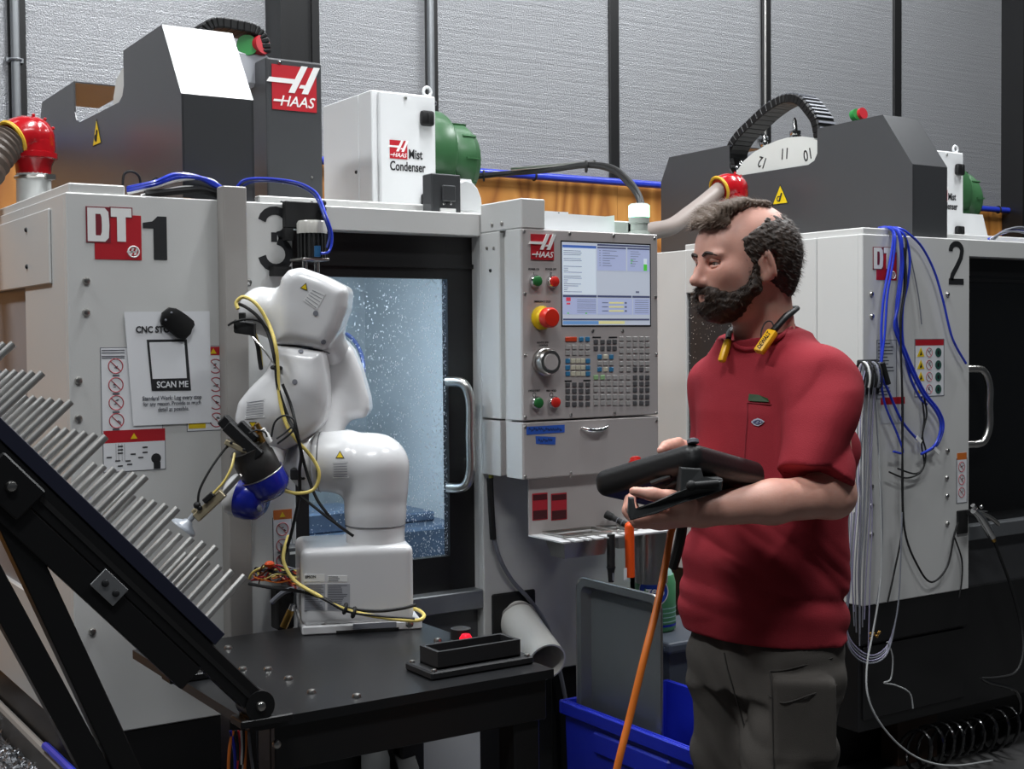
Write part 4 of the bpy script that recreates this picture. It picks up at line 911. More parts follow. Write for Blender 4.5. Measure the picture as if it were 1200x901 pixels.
for k in range(5): 
    u = 668+k*9; g.face([P(u, 634.5-k*.9, Z=Zs+.0015), P(u+5, 634-k*.9, Z=Zs+.0015), P(u-6, 631-k*.9, Z=Zs+.0015), P(u-11, 631.5-k*.9, Z=Zs+.0015)])
g.bm.free()
REDL = mat('red_sticker', (176, 36, 50), .5); REDDK = mat('dark_red_print', (70, 20, 26), .5)
for u0, u1 in ((624, 641.5), (646, 664)):
    g = G(); a, b_ = P(u0, 610, Y=-.1755), P(u1, 577, Y=-.1755); g.box((a.x, -.1762, a.z), (b_.x, -.175, b_.z)); s_ = g.obj('red_sticker', REDL, sh)
    g = G(); h = (b_.z-a.z)
    g.box((a.x+.002, -.1766, b_.z-.26*h), (b_.x-.002, -.1762, b_.z-.05*h)); g.box((a.x+.002, -.1766, a.z+.03*h), (b_.x-.002, -.1762, a.z+.36*h)); g.obj('sticker_print', REDDK, s_, kind='stuff')
# steel pans hanging in the shelf
def pan(u0, u1, v_top, depth, lab):
    a, b_ = P(u0, v_top, Y=-.20), P(u1, v_top, Y=-.20); x0, x1 = a.x, b_.x; y0, y1 = YS+.05, -.185; z1 = Zs+.006; z0 = Zs-depth
    t2 = thing('steel_pan', lab, 'pan', ((x0+x1)/2, -.22, z0))
    bm = G(); o = [(x0, y0), (x1, y0), (x1, y1), (x0, y1)]; k = .015; i_ = [(x0+k, y0+k), (x1-k, y0+k), (x1-k, y1-k), (x0+k, y1-k)]
    for q in range(4):
        p_, n_ = o[q], o[(q+1) % 4]; pi, ni = i_[q], i_[(q+1) % 4]; bm.face([(*p_, z1), (*n_, z1), (*ni, z0), (*pi, z0)])
    bm.face([(*p, z0) for p in i_]); bmesh.ops.remove_doubles(bm.bm, verts=bm.bm.verts, dist=1e-4); b2 = bm.obj('bowl', STEEL, t2)
    md = b2.modifiers.new('s', 'SOLIDIFY'); md.thickness = .0015
    g = G(); g.tube([(*p, z1) for p in o+[o[0]]], .003, 8, 0); g.obj('rim', STEEL, t2, True)
pan(640, 697, 622, .055, 'rectangular steel pan hanging in the tool shelf'); pan(703, 727, 618, .045, 'small steel pan beside the black marker on the tool shelf')
# stack light, papers behind the pendant
sl = thing('stack_light', 'green glowing stack light on the control pendant', 'signal light', P(749, 272, Y=-.14))
c = P(749, 274, Y=-.14); c = V(c.x, -.14, ZP1-.002)
g = G(); g.lathe([(.030, 0), (.030, .012), (.024, .014), (.024, .035), (.029, .037), (.029, .052)], c, (0, 0, 1), 24); g.obj('base', mat('clear_grey_plastic', (170, 178, 172), .3), sl, True)
g = G(); g.lathe([(.029, .052), (.029, .085)], c, (0, 0, 1), 24); g.obj('lit_segment', mat('green_signal', (60, 255, 190), .3, emit=(150, 255, 200), estr=5), sl, True)
g = G(); g.lathe([(.029, .085), (.024, .09), (.004, .092)], c, (0, 0, 1), 24); g.obj('lid', MATS['clear_grey_plastic'], sl, True)
g = G(); a, b_ = P(634, 268, Y=-.12), P(720, 255, Y=-.12); g.prism([(a.x, -.12, ZP1), (b_.x, -.12, ZP1), (b_.x, -.12, b_.z+.006), (b_.x-.03, -.12, b_.z+.002), (a.x, -.12, b_.z+.004)], (0, .02, 0)); g.obj('papers', PAPER, None, False, 'white papers standing on top of the control pendant', 'papers')
g = G(); a, b_ = P(634, 262, Y=-.06), P(663.5, 249, Y=-.06); g.box((a.x, -.07, ZP1), (b_.x, -.055, b_.z)); bd = g.obj('folder', PAPER, None, False, 'small white folder behind papers on control pendant', 'folder')
g = G(); p = P(655, 254, Y=-.071); g.box(p-V(.002, 0, .012), p+V(.002, .001, .012)); g.obj('clip', INK, bd)
# ================================================================ robot table
ZTB = .88; TX0, TX1, TY0, TY1 = .048, .68, -.915, -.27
TBLK = mat('black_table_steel', (24, 25, 27), .32, noise=.25, nscale=5, spec=.5)
t = thing('robot_table', 'black steel table carrying the white robot arm', 'table', (.36, -.6, 0))
g = G(); g.prism([(TX0, TY0, ZTB-.018), (TX1, TY0, ZTB-.018), (TX1, -.12, ZTB-.018), (.525, -.12, ZTB-.018), (.525, TY1, ZTB-.018), (TX0, TY1, ZTB-.018)], (0, 0, .018)); g.obj('table_top', TBLK, t)
for nm, a, b_ in (('front_rail', (TX0+.05, TY0+.012, ZTB-.10), (TX1-.01, TY0+.03, ZTB-.018)), ('rear_rail', (.20, TY1-.12, ZTB-.10), (TX1-.01, TY1-.09, ZTB-.018)), ('left_rail', (.20, TY0+.03, ZTB-.10), (.22, TY1-.10, ZTB-.018)), ('right_rail', (TX1-.03, TY0+.03, ZTB-.10), (TX1-.01, TY1-.03, ZTB-.018))):
    g = G(); g.box(a, b_, .002); g.obj(nm, BLACK, t)
for x, y in ((TX0+.05, TY0+.03), (.20, TY1-.16), (TX1-.08, TY0+.02), (TX1-.08, TY1-.16)):
        g = G(); g.box((x, y, .02), (x+.06, y+.06, ZTB-.02), .004); g.obj('leg', BLACK, t)
        g = G(); g.lathe([(.03, 0), (.03, .008), (.012, .012), (.012, .03)], (x+.03, y+.03, 0), (0, 0, 1), 16); g.obj('foot', RUBBER, t, True)
for a, b_ in (((TX0+.08, TY0+.05, .30), (TX1-.06, TY0+.08, .35)), ((.25, TY1-.15, .30), (TX1-.06, TY1-.12, .35))):
    g = G(); g.box(a, b_, .002); g.obj('cross_bar', BLACK, t)
def strut(p, q, w_): 
    d = (q-p).normalized(); n = d.cross(UP).normalized(); g = G(); g.obox((p+q)/2, d, n, d.cross(n), ((q-p).length, w_, .03), .002); g.obj('brace', TBLK, t)
strut(V(TX1-.06, TY1-.1, .62), V(.55, TY0+.06, .20), .05); strut(V(.25, TY1-.2, .55), V(.20, TY0+.06, .25), .05)
for u, v in [(238, 765), (314, 785), (365, 812), (284.5, 785), (513, 751), (338, 796), (418, 817), (267.5, 760)]:
    p = P(u, v, Z=ZTB); bolt(t, p, (0, 0, 1), .009)
p = P(324, 872, Y=TY0); bolt(t, p, FRONT, .008)
# wires under the table corner
t = thing('wire_bundle', 'bundle of thin coloured wires hanging under the table corner', 'wires', P(280, 900, Y=TY0+.03))
rr = random.Random(2)
for k, m in enumerate((BLUED, ORC, BLACKM, RED, WHITE, BLACKM, ORC, GREYC)):
    u = 270+k*3; g = G(); g.tube([P(u, 856, Y=TY0+.025), P(u+rr.uniform(-5, 5), 880, Y=TY0+.02), P(u+rr.uniform(-6, 6), 915, Y=TY0+.03), P(u, 960, Y=TY0+.05)], .0028, 6); g.obj('wire', m, t, True)
# pale carton under the table
a, b_ = P(475, 857, Y=-.24), P(563, 850, Y=-.24)
g = G(); g.box((a.x, -.24, 0), (a.x+.030, .0, a.z), .002); g.box((a.x+.032, -.24, 0), (b_.x, .0, a.z), .002); cb = g.obj('floor_cabinet', mat('pale_cabinet', (176, 178, 178), .5), None, False, 'pale grey cabinet standing on floor under the robot table', 'cabinet')
g = G(); g.box((a.x+.02, -.23, .01), (a.x+.04, -.22, a.z-.01)); g.obj('seam_backing', MATS['pale_cabinet'], cb)
# black tray fixture
t = thing('part_tray', 'black open tray on a bolted plate at the table edge', 'tray', (.55, -.8, ZTB))
TRAY = mat('black_print_plastic', (30, 31, 33), .55)
g = G(); g.box((.437, -.858, ZTB+.0005), (.672, -.752, ZTB+.016), .003); g.obj('base_plate', TRAY, t)
g = G(); x0, x1, y0, y1, z0, z1 = .458, .648, -.845, -.775, ZTB+.016, ZTB+.05; k = .008
g.box((x0, y0, z0), (x1, y0+k, z1)); g.box((x0, y1-k, z0), (x1, y1, z1)); g.box((x0, y0+k, z0), (x0+k, y1-k, z1)); g.box((x1-k, y0+k, z0), (x1, y1-k, z1)); g.box((x0, y0, z0), (x1, y1, z0+.004)); g.obj('open_box', TRAY, t)
for x, y in ((.447, -.765), (.447, -.85), (.660, -.765), (.660, -.85)): bolt(t, (x, y, ZTB+.016), (0, 0, 1), .006)
t = thing('stop_button_box', 'small black button box with red lit button on the table', 'button', P(545, 752, Z=ZTB))
c = P(540, 748, Z=ZTB); g = G(); g.lathe([(.022, 0), (.022, .022), (.016, .024)], c, (0, 0, 1), 24); g.obj('base', BLACKM, t, True)
c2 = P(546, 754, Z=ZTB); g = G(); g.lathe([(.014, 0), (.014, .012), (.009, .020), (.002, .021)], c2, (0, 0, 1), 20); g.obj('red_button', mat('red_lit', (220, 20, 40), .3, emit=(220, 16, 40), estr=1.2), t, True)
c3 = P(557, 757, Z=ZTB); g = G(); g.box(c3-V(.016, .006, 0), c3+V(.016, .006, .003)); g.obj('tag', WHITE, t)
# ================================================================ robot arm
RD = 3.04
def R(u, v, w=0.): return np.array(P(u, v, D=RD+w))
S = RD/F
a, b_ = P(354, 745, Z=ZTB), P(495, 737, Z=ZTB); bax = (b_-a).normalized(); bay = UP.cross(bax)
b486 = a+bax*(132/141*(b_-a).length)
rob = thing('industrial_robot', 'white six axis robot arm with blue wrist and cables on the black table', 'robot', (a+b486)/2+bay*.11)
SEAM = mat('seam_grey', (70, 72, 76), .5)
wd = (b486-a).length; bc = (a+b486)/2+bay*.115
g = G(); pl = (b_-a).length
g.obox((a+b_)/2+bay*.115+UP*.010, bax, bay, UP, (pl, .23, .020), .003); g.obj('base_plate', RWHITE, rob)
fl = Field(bc-V(.2, .2, .02), bc+V(.2, .2, .32), .0045)
zt = P(420, 641, D=2.95).z; hh = (zt-ZTB-.016)/2
fl.rbox(bc+UP*(.016+hh), (bax, bay, UP), (wd/2, .11, hh), .016)
fl.cap(bc+bax*(wd/2-.075)+UP*(.094), .075, bc+bax*(wd/2-.075)+UP*(.016+2*hh-.075), .075, .02)
fl.mesh('base', RWHITE, rob, 2)
for q, (u, v) in enumerate(((379.5, 735), (480, 731))): p = P(u, v, D=2.945); bolt(rob, p, -bay, .009)
g = G(); p = a+bax*(.03*wd+.06)-bay*.001+UP*.0005; g.obox(a+bax*(pl*.54)-bay*.002+UP*.004, bax, bay, UP, (pl*.52, .004, .006)); g.obj('foot_gap', BLACKM, rob)
g = G(); g.obox(a+bax*(pl*.6)-bay*.001+UP*.014, bax, bay, UP, (pl*.36, .003, .012)); g.obj('grey_strip', GREYC, rob)
# rating labels on the base front (front face plane through a with normal -bay)
def onbase(u, v, d=0.):
    d_ = FW + RT*((u-600)/F) - UPV*((v-450.5)/F); o = a+bay*.0049-bay*d; tt = (o-CAM).dot(bay)/d_.dot(bay); return CAM+d_*tt
def bplate(u0, v0, u1, v1, m, nm):
    g = G(); g.prism([onbase(u0, v1, .0008), onbase(u1, v1, .0008), onbase(u1, v0, .0008), onbase(u0, v0, .0008)], bay*.004); return g.obj(nm, m, rob)
LBL = mat('label_silver', (170, 172, 178), .4)
l1 = bplate(356.5, 684, 381, 715, LBL, 'rating_label'); l2 = bplate(383.5, 684, 410, 715, LBL, 'rating_label'); l3 = bplate(356.5, 673, 380.5, 681.5, WHITE, 'name_label'); l4 = bplate(384, 674.5, 407, 681.5, WHITE, 'name_label')
rr = random.Random(4)
for lb, u0, u1, v0, v1 in ((l1, 357.5, 380, 685.5, 714), (l2, 384.5, 409, 685.5, 714), (l4, 385, 399, 675.5, 681)):
    g = G(); v = v0
    while v < v1:
        e = u1-rr.uniform(0, .4)*(u1-u0); g.prism([onbase(u0, v+.8, .0012), onbase(e, v+.8, .0012), onbase(e, v, .0012), onbase(u0, v, .0012)], bay*.0003); v += 2.1
    g.obj('fine_print', GREYINK, lb, kind='stuff')
g = G(); o = onbase(357.5, 677.6, .0013); g.text('EPSON', o, bax, UP, (onbase(357.5, 674.6)-onbase(357.5, 677.6)).length, .0003, .03, sx=.95); g.obj('lettering', INK, l3)
# shoulder: neck rising from the base and bending over to the side
fl = Field(R(420, 565)-.24, R(420, 565)+.24, .0045); WS = .0
pts = [((440, 640), 34), ((440, 600), 35), ((440, 572), 37), ((437, 549), 39)]
for (p, r), (q, s_) in zip(pts, pts[1:]): fl.cap(R(*p), r*S, R(*q), s_*S, .01)
fl.cap(R(441, 547), 37*S, R(410, 542), 36*S, .02); fl.cyl(R(415, 541), R(368, 541), 35*S, .012, .02)
fl.mesh('shoulder', RWHITE, rob, 2)
g = G(); g.ring(R(440, 614), (0, 0, 1), 35.4*S, .0012, 40, 4); g.obj('seam_line', SEAM, rob)
g = G(); d = Vector(R(368, 541)-R(415, 541)).normalized(); g.ring(Vector(R(376, 541)), d, 35.3*S, .0012, 40, 4); g.obj('seam_line', SEAM, rob)
# lower arm behind, reaching up to the elbow
def pxpoly(pts, u0, v0, D): k = D/F; return [((u-u0)*k, -(v-v0)*k) for u, v in pts]
def panel(fld, pts, w_, half, rad, k=.01):
    u0 = sum(p[0] for p in pts)/len(pts); v0 = sum(p[1] for p in pts)/len(pts)
    fld.poly(pxpoly(pts, u0, v0, RD+w_), R(u0, v0, w_), RH, UP, FH, half, rad, k)
fl = Field(R(390, 470, .1)-.26, R(390, 470, .1)+.26, .005)
fl.cyl(R(366, 541, .0), R(352, 541, .0), 33*S, .015)
fl.cap(R(360, 541, .02), 28*S, R(392, 470, .10), 24*S, .03)
panel(fl, [(378, 430), (383, 408), (393, 396), (406, 398), (416, 410), (425, 432), (434, 466), (435, 480), (429, 489), (400, 492), (376, 492)], .11, .055, .026, .02)
fl.mesh('lower_arm', RWHITE, rob, 2)
# elbow housing
fl = Field(R(345, 370)-.24, R(345, 370)+.24, .0042)
panel(fl, [(326, 402), (330, 372), (331, 345), (334, 327), (343, 317), (358, 314.5), (384, 324), (409, 337), (412, 343), (410, 362), (401, 386), (386, 409), (378, 410), (352, 404)], .0, .072, .030, .01)
fl.cap(R(308, 364, .005), 28*S, R(340, 372, .005), 32*S, .03)
fl.cap(R(380, 392, .03), 20*S, R(394, 420, .10), 22*S, .02)
fl.mesh('elbow_housing', RWHITE, rob, 2)
# forearm
fl = Field(R(335, 465)-.24, R(335, 465)+.24, .0042)
panel(fl, [(325, 404), (352, 407), (382, 412), (385, 440), (386, 470), (382, 494), (374, 503), (345, 521), (322, 530), (300, 520), (281, 503), (279.5, 488), (284, 470), (298, 455), (316, 437), (323, 420)], .0, .068, .028, .01)
fl.cap(R(330, 480, -.03), 30*S, R(350, 455, -.03), 24*S, .05)
fl.mesh('forearm', RWHITE, rob, 2)
SEAMU = [(324, 403.5), (338, 404), (352, 405), (366, 407), (378, 410.5), (386, 414)]
# stickers, holes
def near(u, v, D): return P(u, v, D=D)
for u, v, ob_, D_ in ((344.5, 321, 0, 2.955), (296.5, 497.5, 0, 2.955), (398, 538.5, 0, 2.966)):
    hit = None
bpy.context.view_layer.update()
dg = bpy.context.evaluated_depsgraph_get()
def hit(u, v, off=.001, only=None):
    """point of the built surface that the photo pixel falls on"""
    d = (FW + RT*((u-600)/F) - UPV*((v-450.5)/F)).normalized(); o = CAM.copy()
    for _ in range(12):
        ok, loc, nrm, _i, ob, _m = scene.ray_cast(dg, o, d)
        if not ok: return None, None
        if only is None or ob.name.split('.')[0] in only: return loc-d*0+nrm*off, nrm
        o = loc+d*.0005
    return None, None
ONLY = ('elbow_housing', 'forearm', 'shoulder', 'base', 'lower_arm')
def decal(poly, m, nm, off=.0012, parent=rob, kind=None):
    c = [hit(u, v, off, ONLY)[0] for u, v in poly]
    if any(q is None for q in c): return None
    g = G(); g.face(c); return g.obj(nm, m, parent, kind=kind)
TRI = lambda u, v, s_, a0=0: [(u+s_*math.sin(math.radians(a0+k*120)), v-s_*math.cos(math.radians(a0+k*120))) for k in range(3)]
for u, v, s_, a0 in ((357, 336.5, 5.5, 20), (296.5, 497, 5.5, 180), (398.5, 534, 6, 0)):
    decal(TRI(u, v, s_, a0), INK, 'warning_triangle', .0012); decal(TRI(u, v, s_*.74, a0), YELLOW, 'warning_field', .0018)
for poly, n in (([(366, 338), (382, 344), (371, 363), (355, 352)], 5), ([(289, 470), (311, 467), (310, 489), (287, 491)], 7), ([(390, 542), (408, 541), (409, 560), (390, 560)], 6)):
    decal(poly, mat('pale_label', (226, 226, 226), .4), 'text_label', .001)
    for k in range(n):
        f0 = (k+.6)/(n+.3); (x0, y0), (x1, y1), (x2, y2), (x3, y3) = poly
        l0 = (x0+(x3-x0)*f0+1, y0+(y3-y0)*f0); r0 = (x1+(x2-x1)*f0-1.5, y1+(y2-y1)*f0); 
        decal([(l0[0], l0[1]+.7), (r0[0], r0[1]+.7), r0, l0], GREYC, 'text_line', .0017)
sp = [hit(u, v, .0006, ONLY)[0] for u, v in SEAMU]; g = G(); g.tube([q for q in sp if q is not None], .0014, 5, 4); g.obj('seam_line', SEAM, rob)
for u, v in ((352.5, 412), (345.5, 447.5), (370, 367), (379, 400.5)):
    p, n = hit(u, v, .0004, ONLY)
    if p is not None: g = G(); g.lathe([(.006, 0), (.006, .001)], p, n, 14); g.obj('screw_cap', GREYC, rob)
# wrist and flange
WD = RD-.115
def R2(u, v, w=0.): return P(u, v, D=WD+w)
BLUEW = mat('robot_blue', (24, 38, 158), .25, coat=.4)
g = G(); o = R2(268, 577, .012); ax_ = (R2(310, 588, -.01)-o).normalized()
g.lathe([(.018, -.004), (.034, .0), (.046, .010), (.049, .024), (.049, .034)], o, ax_, 32); g.obj('wrist_cap', RWHITE, rob, True)
g = G(); g.lathe([(.0495, .034), (.0495, .052), (.044, .075), (.030, .088), (.008, .091)], o, ax_, 32); g.obj('wrist_body', BLUEW, rob, 50)
g = G(); p = o+ax_*.082-FH*.03-UP*.012; g.ball(p, (.006, .004, .008), 10); g.obj('wrist_plug', GREYC, rob, True)
g = G(); fl = Field(R2(318, 540, .05)-V(.14, .14, .14), R2(318, 540, .05)+V(.14, .14, .14), .004)
fl.cap(R(324, 508, -.015), .034, R2(306, 572, .045), .034, .02)
fl.mesh('wrist_neck', RWHITE, rob, 1)
o = R2(317, 575); e = R2(296, 527); fa = (e-o+FH*-.03).normalized()
g = G(); g.lathe([(.030, -.012), (.044, .0), (.0495, .012), (.0495, .044)], o, fa, 36); g.obj('flange_collar', BLUEW, rob, 50)
g = G(); g.ring(o+fa*.045, fa, .0495, .0014, 36, 6); g.obj('collar_ring', STEEL, rob, True)
# gripper and vacuum tool
gr_ = thing('gripper_tool', 'black gripper and suction cup arm fixed on the blue robot wrist', 'gripper', o+fa*.045)
g = G(); g.lathe([(.046, .045), (.046, .085), (.042, .09), (.042, .11), (.02, .112)], o, fa, 32); g.obj('body', mat('gripper_graphite', (46, 45, 44), .4, .3), gr_, 50)
tip = o+fa*.105
BR = mat('anodised_tan', (178, 166, 136), .4, .5)
def bar(p, q, w_, h_, m, nm, par, bev=.002):
    d = (q-p).normalized(); n = d.cross(FH).normalized(); g = G(); g.obox((p+q)/2, d, FH, n, ((q-p).length, w_, h_), bev); return g.obj(nm, m, par)
G2 = lambda u, v, w=-.05: P(u, v, D=WD+w)
bar(G2(265, 517), G2(298, 532), .03, .012, BR, 'jaw_plate', gr_)
jp = bar(G2(266, 497), G2(306, 535), .034, .028, RUBBER, 'jaw', gr_, .004)
bar(G2(260, 500), G2(270, 490), .030, .024, RUBBER, 'jaw_tip', gr_, .003); bar(G2(280, 496), G2(300, 516), .018, .022, RUBBER, 'jaw_tip', gr_, .003)
for u, v in ((271, 519), (286, 527)): bolt(gr_, G2(u, v, -.067), -FH, .0035, INK)
for u, v in ((309, 512), (316, 518), (311, 524), (303, 516)):
    g = G(); g.lathe([(.007, 0), (.007, .02), (.005, .024), (.005, .034)], G2(u, v, -.03), fa, 12); g.obj('air_fitting', BRASS if u != 316 else WHITE, gr_, True)
bar(G2(283, 556, -.062), G2(262, 579, -.072), .010, .010, STEEL, 'rod', gr_)
arm = bar(G2(262, 577, -.072), G2(230, 607, -.078), .020, .020, BR, 'tool_beam', gr_)
bar(G2(250, 578, -.087), G2(239, 588, -.09), .012, .012, RUBBER, 'valve', gr_); bar(G2(226, 597, -.078), G2(234, 605, -.078), .014, .010, BR, 'clamp_block', gr_)
o = G2(229, 601, -.078); e = G2(217, 616, -.083); d = (e-o).normalized()
g = G(); g.lathe([(.006, 0), (.006, .02), (.010, .022), (.012, .026), (.026, .034), (.030, .040), (.030, .042), (.022, .038)], o, d, 24); g.obj('suction_cup', mat('cup_silicone', (176, 182, 190), .3, trans=.3), gr_, True)
g = G(); g.ball(G2(231, 592, -.09), .008, 10); g.ball(G2(234, 595, -.09), .006, 10); g.obj('hose_elbow', BLACKM, gr_, True)
g = G(); g.tube([G2(232, 593, -.09), G2(234, 574, -.09), G2(247, 549, -.08), G2(262, 528, -.06), G2(268, 522, -.05)], .0028, 8); g.obj('air_hose', BLACKM, gr_, True)
g = G(); g.tube([G2(250, 578, -.088), G2(262, 565, -.088), G2(271, 548, -.08), G2(275, 531, -.06)], .0028, 8); g.obj('air_hose', YELC, gr_, True)
for pts in ([(318, 512), (322, 495), (333, 487), (344, 492), (343, 505), (325, 520)], [(292, 508), (300, 504), (310, 506), (313, 512)], [(324, 514), (333, 508), (342, 500)]):
    g = G(); g.tube([G2(u, v, -.07) for u, v in pts], .0022, 6); g.obj('air_hose', BLACKM, gr_, True)
# dress-pack cables
def dress(pts, r, m, nm='cable', w0=-.085):
    g = G(); g.tube([P(p[0], p[1], D=RD+(p[2] if len(p) > 2 else w0)-(.02 if 395 < p[1] < 525 and p[0] > 315 else 0)) for p in pts], r, 8, 6); return g.obj(nm, m, rob, True)
dress([(279, 362), (277, 354, -.08), (286, 348, -.08), (301, 357, -.085), (315, 380), (323, 405), (325.5, 430), (327, 461), (334, 493, -.09), (347, 515, -.09), (364, 534, -.09), (374, 554, -.09), (368, 573, -.09), (350, 578, -.10), (333, 575, -.105)], .0042, YELC)
dress([(280, 356, -.07), (290, 361, -.08), (303, 372), (314, 390), (320, 412), (323, 428), (326, 455), (338, 490), (346, 505, -.1), (353, 530, -.1), (351, 552, -.09), (351, 580, -.05), (346, 605, .0), (340, 630, .02), (332, 655, .03)], .004, BLACKM)
dress([(268, 381, -.06), (275, 377), (290, 374), (305, 377), (316, 390), (322, 410), (324, 428)], .0028, BLACKM)
dress([(331, 450), (341, 475), (347, 500, -.1), (357, 545, -.09), (369, 580, -.09), (382, 600, -.09), (396, 615, -.08), (414, 628, -.07)], .0036, BLACKM)
dress([(334, 573, -.10), (355, 584, -.095), (385, 607, -.09), (414, 628, -.07)], .0032, BLACKM)
dress([(297, 390, -.04), (302, 405, -.02), (304, 420, .0), (306, 432, .02)], .005, BLACKM); dress([(299, 390, -.04), (305, 410, -.01), (307, 430, .02)], .003, YELC)
dress([(293, 392, -.07), (306, 406, -.085), (322, 428, -.09)], .0018, STEEL)
g = G(); p = P(324, 431, D=RD-.085); g.ring(p, (0.1, 0, 1), .009, .005, 16, 8); g.obj('cable_tie', BLACKM, rob, True)
p = P(287, 384, D=RD-.06); g = G(); g.obox(p, (RH*.95-UP*.15).normalized(), FH, UP, (.046, .03, .03), .003); g.obj('sensor_box', BLACKM, rob)
g = G(); g.obox(P(284, 374, D=RD-.05), RH, FH, UP, (.014, .016, .03), .002); g.obj('sensor_bracket', BLACKM, rob)
p = P(350, 555, D=RD-.04); g = G(); g.obox(p, RH, FH, UP, (.034, .03, .026), .003); g.obj('cable_clamp', BLACKM, rob)
# cables at the foot
F0 = 2.93
def foot(pts, r, m):
    g = G(); g.tube([P(u, v, D=F0+w_) for u, v, w_ in pts], r, 8, 6); g.obj('cable', m, rob, True)
foot([(338, 628, .16), (333, 645, .12), (333, 660, .06), (345, 680, .0), (368, 695, -.02), (406, 714, -.02), (445, 723, -.02), (487, 727, -.01), (497, 721, .02), (488, 714, .08), (480, 714, .1)], .0042, YELC)
foot([(292, 684, .14), (320, 689, .10), (345, 692, .03), (370, 697, -.018), (405, 712, -.018), (440, 716, -.014), (470, 713, .0), (486, 709, .04)], .004, BLACKM)
foot([(340, 690, .03), (375, 700, -.022), (406, 716, -.022), (445, 722, -.022), (486, 725, -.012)], .003, BLACKM)
for u, v in ((404.5, 713), (414.5, 717.5)):
    g = G(); g.ring(P(u, v, D=F0-.02), (bax+UP*-.3), .010, .004, 16, 6); g.obj('cable_tie', BLACKM, rob, True)
# connector block and wires between robot and machine
cn = thing('wire_harness', 'loose orange yellow and black wires bunched beside the robot base', 'wires', P(320, 690, D=3.12))
rr = random.Random(9)
for k in range(18):
    m_ = (ORC, RED, BLACKM, YELC, GREYC, mat('wire_brown', (110, 60, 36), .5))[k % 6]
    pts = [P(292+rr.uniform(0, 12), 676+rr.uniform(-6, 8), D=3.12), P(305+rr.uniform(-5, 8), 668+rr.uniform(-6, 12), D=3.12+rr.uniform(-.03, .03)), P(325+rr.uniform(-5, 5), 665+rr.uniform(-4, 20), D=3.12+rr.uniform(-.03, .03)), P(345, 672+rr.uniform(-6, 18), D=3.10), P(358, 682+rr.uniform(-10, 10), D=3.08)]
    g = G(); g.tube(pts, rr.uniform(.0016, .0026), 6); g.obj('wire', m_, cn, True)
g = G(); g.tube([P(292, 678, D=3.11), P(297, 670, D=3.10), P(310, 664, D=3.10), P(322, 661, D=3.1)], .003, 8); g.obj('wire', YELC, cn, True)
g = G(); g.ball(P(316, 661, D=3.1), (.012, .012, .008), 10); g.obj('wire_nut', ORANGE, cn, True)
g = G(); p = P(331, 712, D=3.13); g.box(p-V(.022, .02, .048), p+V(.022, .02, .05), .004); g.obj('valve_block', BLACKM, cn)
g = G(); g.tube([P(341, 715, D=3.08), P(332, 735, D=3.08)], .009, 12, 0); g.obj('air_fitting', BRASS, cn, True)
g = G(); g.tube([P(343, 708, D=3.08), P(339, 720, D=3.08)], .007, 12, 0); g.obj('air_fitting', CHROME, cn, True)
g = G(); g.tube([P(318, 706, D=3.09), P(332, 694, D=3.09), P(345, 690, D=3.09)], .006, 8, 3); g.obj('grey_lever', GREYC, cn, True)
# electrical box just left of the robot base, behind it
p0, p1 = P(338, 664, D=3.22), P(357, 641, D=3.22); g = G(); g.box((p0.x, p0.y, ZTB), (p0.x+.06, p0.y+.05, p1.z), .003); eb = g.obj('valve_box', mat('box_graphite', (64, 66, 68), .45), None, False, 'dark grey electrical box standing behind the robot base', 'box')
g = G(); g.box((p0.x+.004, p0.y-.001, p1.z-.018), (p0.x+.03, p0.y, p1.z-.012)); g.obj('print', WHITE, eb)
# ================================================================ black finned motor and bracket above the robot
t = thing('finned_motor', 'black finned motor with clear cap hanging on a bracket above the robot', 'motor', P(366, 304, Y=-.06))
c = P(366, 300, Y=-.06)
g = G()
r0 = .030
zt_, zb_ = P(366, 274, Y=-.06).z, P(366, 303, Y=-.06).z
for k in range(20):
    an = 2*math.pi*k/20; d = V(math.cos(an), math.sin(an), 0); g.obox(V(c.x, c.y, (zt_+zb_)/2)+d*r0, d, UP.cross(d), UP, (.012, .0045, zt_-zb_))
g.lathe([(r0, zb_-c.z), (r0, zt_-c.z)], c, (0, 0, 1), 24); g.obj('finned_body', BLACKM, t)
z2 = P(366, 259, Y=-.06).z; g = G(); g.lathe([(.037, zt_-c.z), (.037, z2-c.z-.006), (.033, z2-c.z)], c, (0, 0, 1), 28); g.obj('clear_cap', mat('clear_cap', (176, 174, 168), .12, noise=.25, nscale=30, stretch=(4, 4, .3)), t, True)
g = G(); g.box((c.x-.042, c.y-.03, zb_-.006), (c.x+.032, c.y+.04, zb_), .001); g.obj('flange', STEEL, t)
for x in (-.02, .012):
    g = G(); g.lathe([(.007, 0), (.007, .028)], V(c.x+x, c.y, zb_-.006), (0, 0, -1), 12); g.obj('peg', CHROME, t, True)
a_, b2 = P(333, 267, Y=-.012), P(378, 238, Y=-.012); g = G(); g.box((a_.x, -.02, a_.z), (b2.x, -.001, b2.z), .002); g.box((a_.x, -.02, a_.z-.03), (a_.x+.02, -.001, a_.z)); g.box((c.x-.012, -.03, zb_), (c.x+.012, -.001, a_.z+.01)); g.obj('bracket', BLACKM, t)
g = G(); p = P(378, 245, Y=-.03); g.ball(p, .010, 10); g.ball(p+V(.004, 0, -.02), .009, 10); g.ball(p+V(.002, 0, .015), .008, 10); g.obj('cable_boot', BLACKM, t, True)
for u, v in ((330, 237), (365.5, 237.5)): bolt(t, P(u, v, Y=-.012), (0, -.3, 1), .004, CHROME)
g = G(); p = P(372, 295, Y=-.104); g.lathe([(.008, -.012), (.008, .014)], p, (0, 0, 1), 12); g.obj('connector', mat('connector_blue', (30, 80, 120), .4), t, True)
